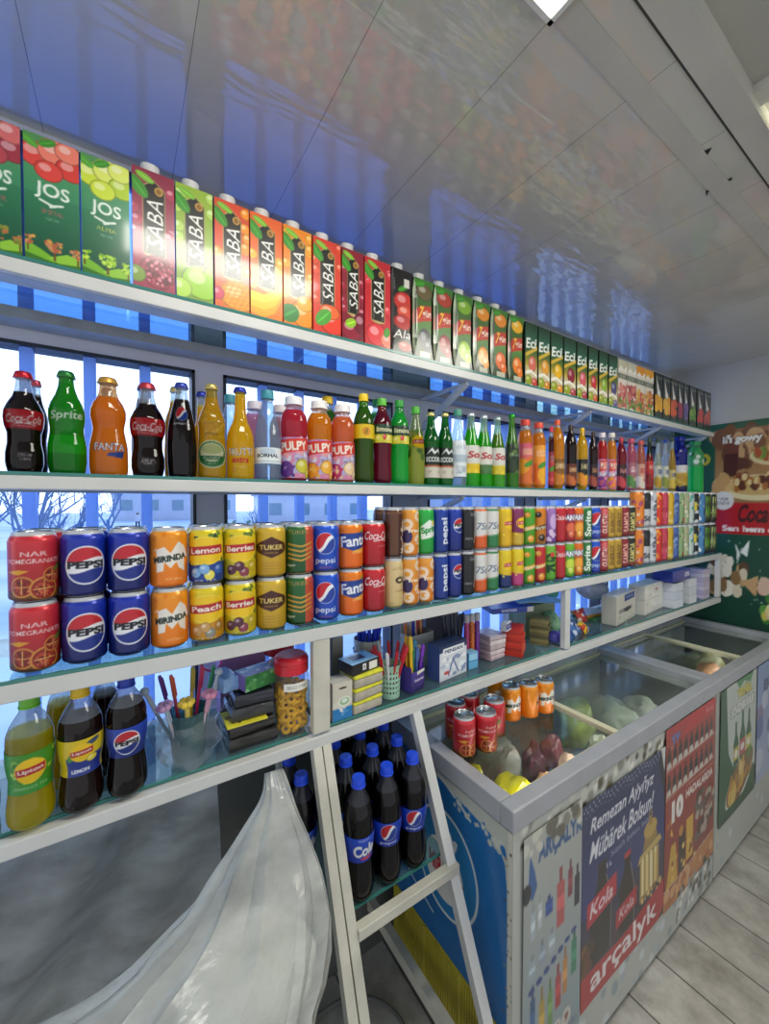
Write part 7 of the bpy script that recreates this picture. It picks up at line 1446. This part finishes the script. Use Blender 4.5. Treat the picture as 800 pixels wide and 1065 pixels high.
def lumpy(nm, cx,cy,cz, sx,sy,sz, sd):
    vs,fs=ballmesh(1.0,4); zz2=[]
    for v in vs: n=mnoise.noise(v*2.2+Vector((sd,0,0)))*.16+mnoise.noise(v*5)*.06; zz2.append((v.x*sx*(1+n),v.y*sy*(1+n),v.z*sz*(1+n)))
    link(nm, MB().add(zz2,fs).mesh(nm,plain('e6e6dc',.7,0,.10,14),True), s1, (cx,cy,cz))
lumpy('sack_contents', .17,.67,H-.80,.105,.085,.085,1); lumpy('sack_contents', .0,.58,H-.95,.13,.12,.13,2); lumpy('sack_contents', -.2,.54,H-1.06,.16,.14,.15,3)
n=44; vs=[];fs=[]
for i in range(n):
    for j in range(n):
        u_=i/(n-1); v_=j/(n-1); x=-.62+.80*u_; z=H-.60-.62*v_*(1-.25*u_)-.10*(1-u_)*(1-v_); y=1.05-.14*v_**.8+.022*math.sin(23*u_+9*v_)+.02*math.sin(9*u_+3*v_)+.03*mnoise.noise(Vector((u_*5,v_*4,2))); vs.append((x,y,z))
for i in range(n-1):
    for j in range(n-1): fs.append((i*n+j,(i+1)*n+j,(i+1)*n+j+1,i*n+j+1))
q=MB().add(vs,fs).build('plastic_sheet',M_SACK2,None,True); tag(q,'loose clear plastic sheet hanging left of the white sack','plastic sheet')
# dark things on the floor under the rack
mb=MB(); mb.box(-.20,-.15,0,.20,.15,.16,None,.02); q=mb.build('storage_crate',plain('3a3b3c',.5,0,.2),None,False,(-.26,.56,0)); tag(q,'dark grey crate on the floor under the white sack','crate')
mb=MB(); mb.tube([(.18*math.cos(a),.16*math.sin(a)+.0,.012+.02*a/6) for a in np.linspace(0,5.4,40)],.006,8); tag(mb.build('cable',plain('6a6c6a',.5),None,True,(.50,.93,0)),'grey cable loop on the dark floor under the low bottle shelf','cable')
SKY_SHOP, SKY_WIN = .85, 3.0
# ================================================================ camera, sky, rendering look
cam = bpy.data.cameras.new('camera'); cam.sensor_fit='HORIZONTAL'; cam.sensor_width=36.0; cam.lens = 36*FPX/800; cam.clip_start=.02; cam.clip_end=400
co = bpy.data.objects.new('camera', cam); COL.objects.link(co); co.location=(0,0,H)
pitch = math.atan((532.5-VH)/FPX); co.rotation_euler = (PI/2-pitch, 0, -YAW); SC.camera = co
w = bpy.data.worlds.new('sky'); SC.world = w; w.use_nodes=True; nt = w.node_tree; bg = nt.nodes['Background']
tc = N(nt,'ShaderNodeTexCoord'); sp = N(nt,'ShaderNodeSeparateXYZ'); nt.links.new(tc.outputs['Generated'], sp.inputs[0])
rp = N(nt,'ShaderNodeValToRGB'); rp.color_ramp.elements[0].position=0; rp.color_ramp.elements[0].color=L4('eef3fa'); rp.color_ramp.elements[1].position=1; rp.color_ramp.elements[1].color=L4('9fc0f4')
e = rp.color_ramp.elements.new(.35); e.color=L4('f4f7fc'); nt.links.new(sp.outputs['Z'], rp.inputs[0]); nt.links.new(rp.outputs[0], bg.inputs['Color'])
mr = N(nt,'ShaderNodeMapRange'); mr.inputs['From Min'].default_value=-.25; mr.inputs['From Max'].default_value=.45; mr.inputs['To Min'].default_value=SKY_SHOP; mr.inputs['To Max'].default_value=SKY_WIN
nt.links.new(sp.outputs['Y'], mr.inputs['Value']); nt.links.new(mr.outputs[0], bg.inputs['Strength'])      # the sky is brighter on the window side
SC.view_settings.view_transform = 'Standard'; SC.view_settings.exposure = 0.0
SC.cycles.max_bounces = 14; SC.cycles.transparent_max_bounces = 40; SC.cycles.caustics_reflective=False; SC.cycles.caustics_refractive=False
SC.cycles.sample_clamp_indirect = 6
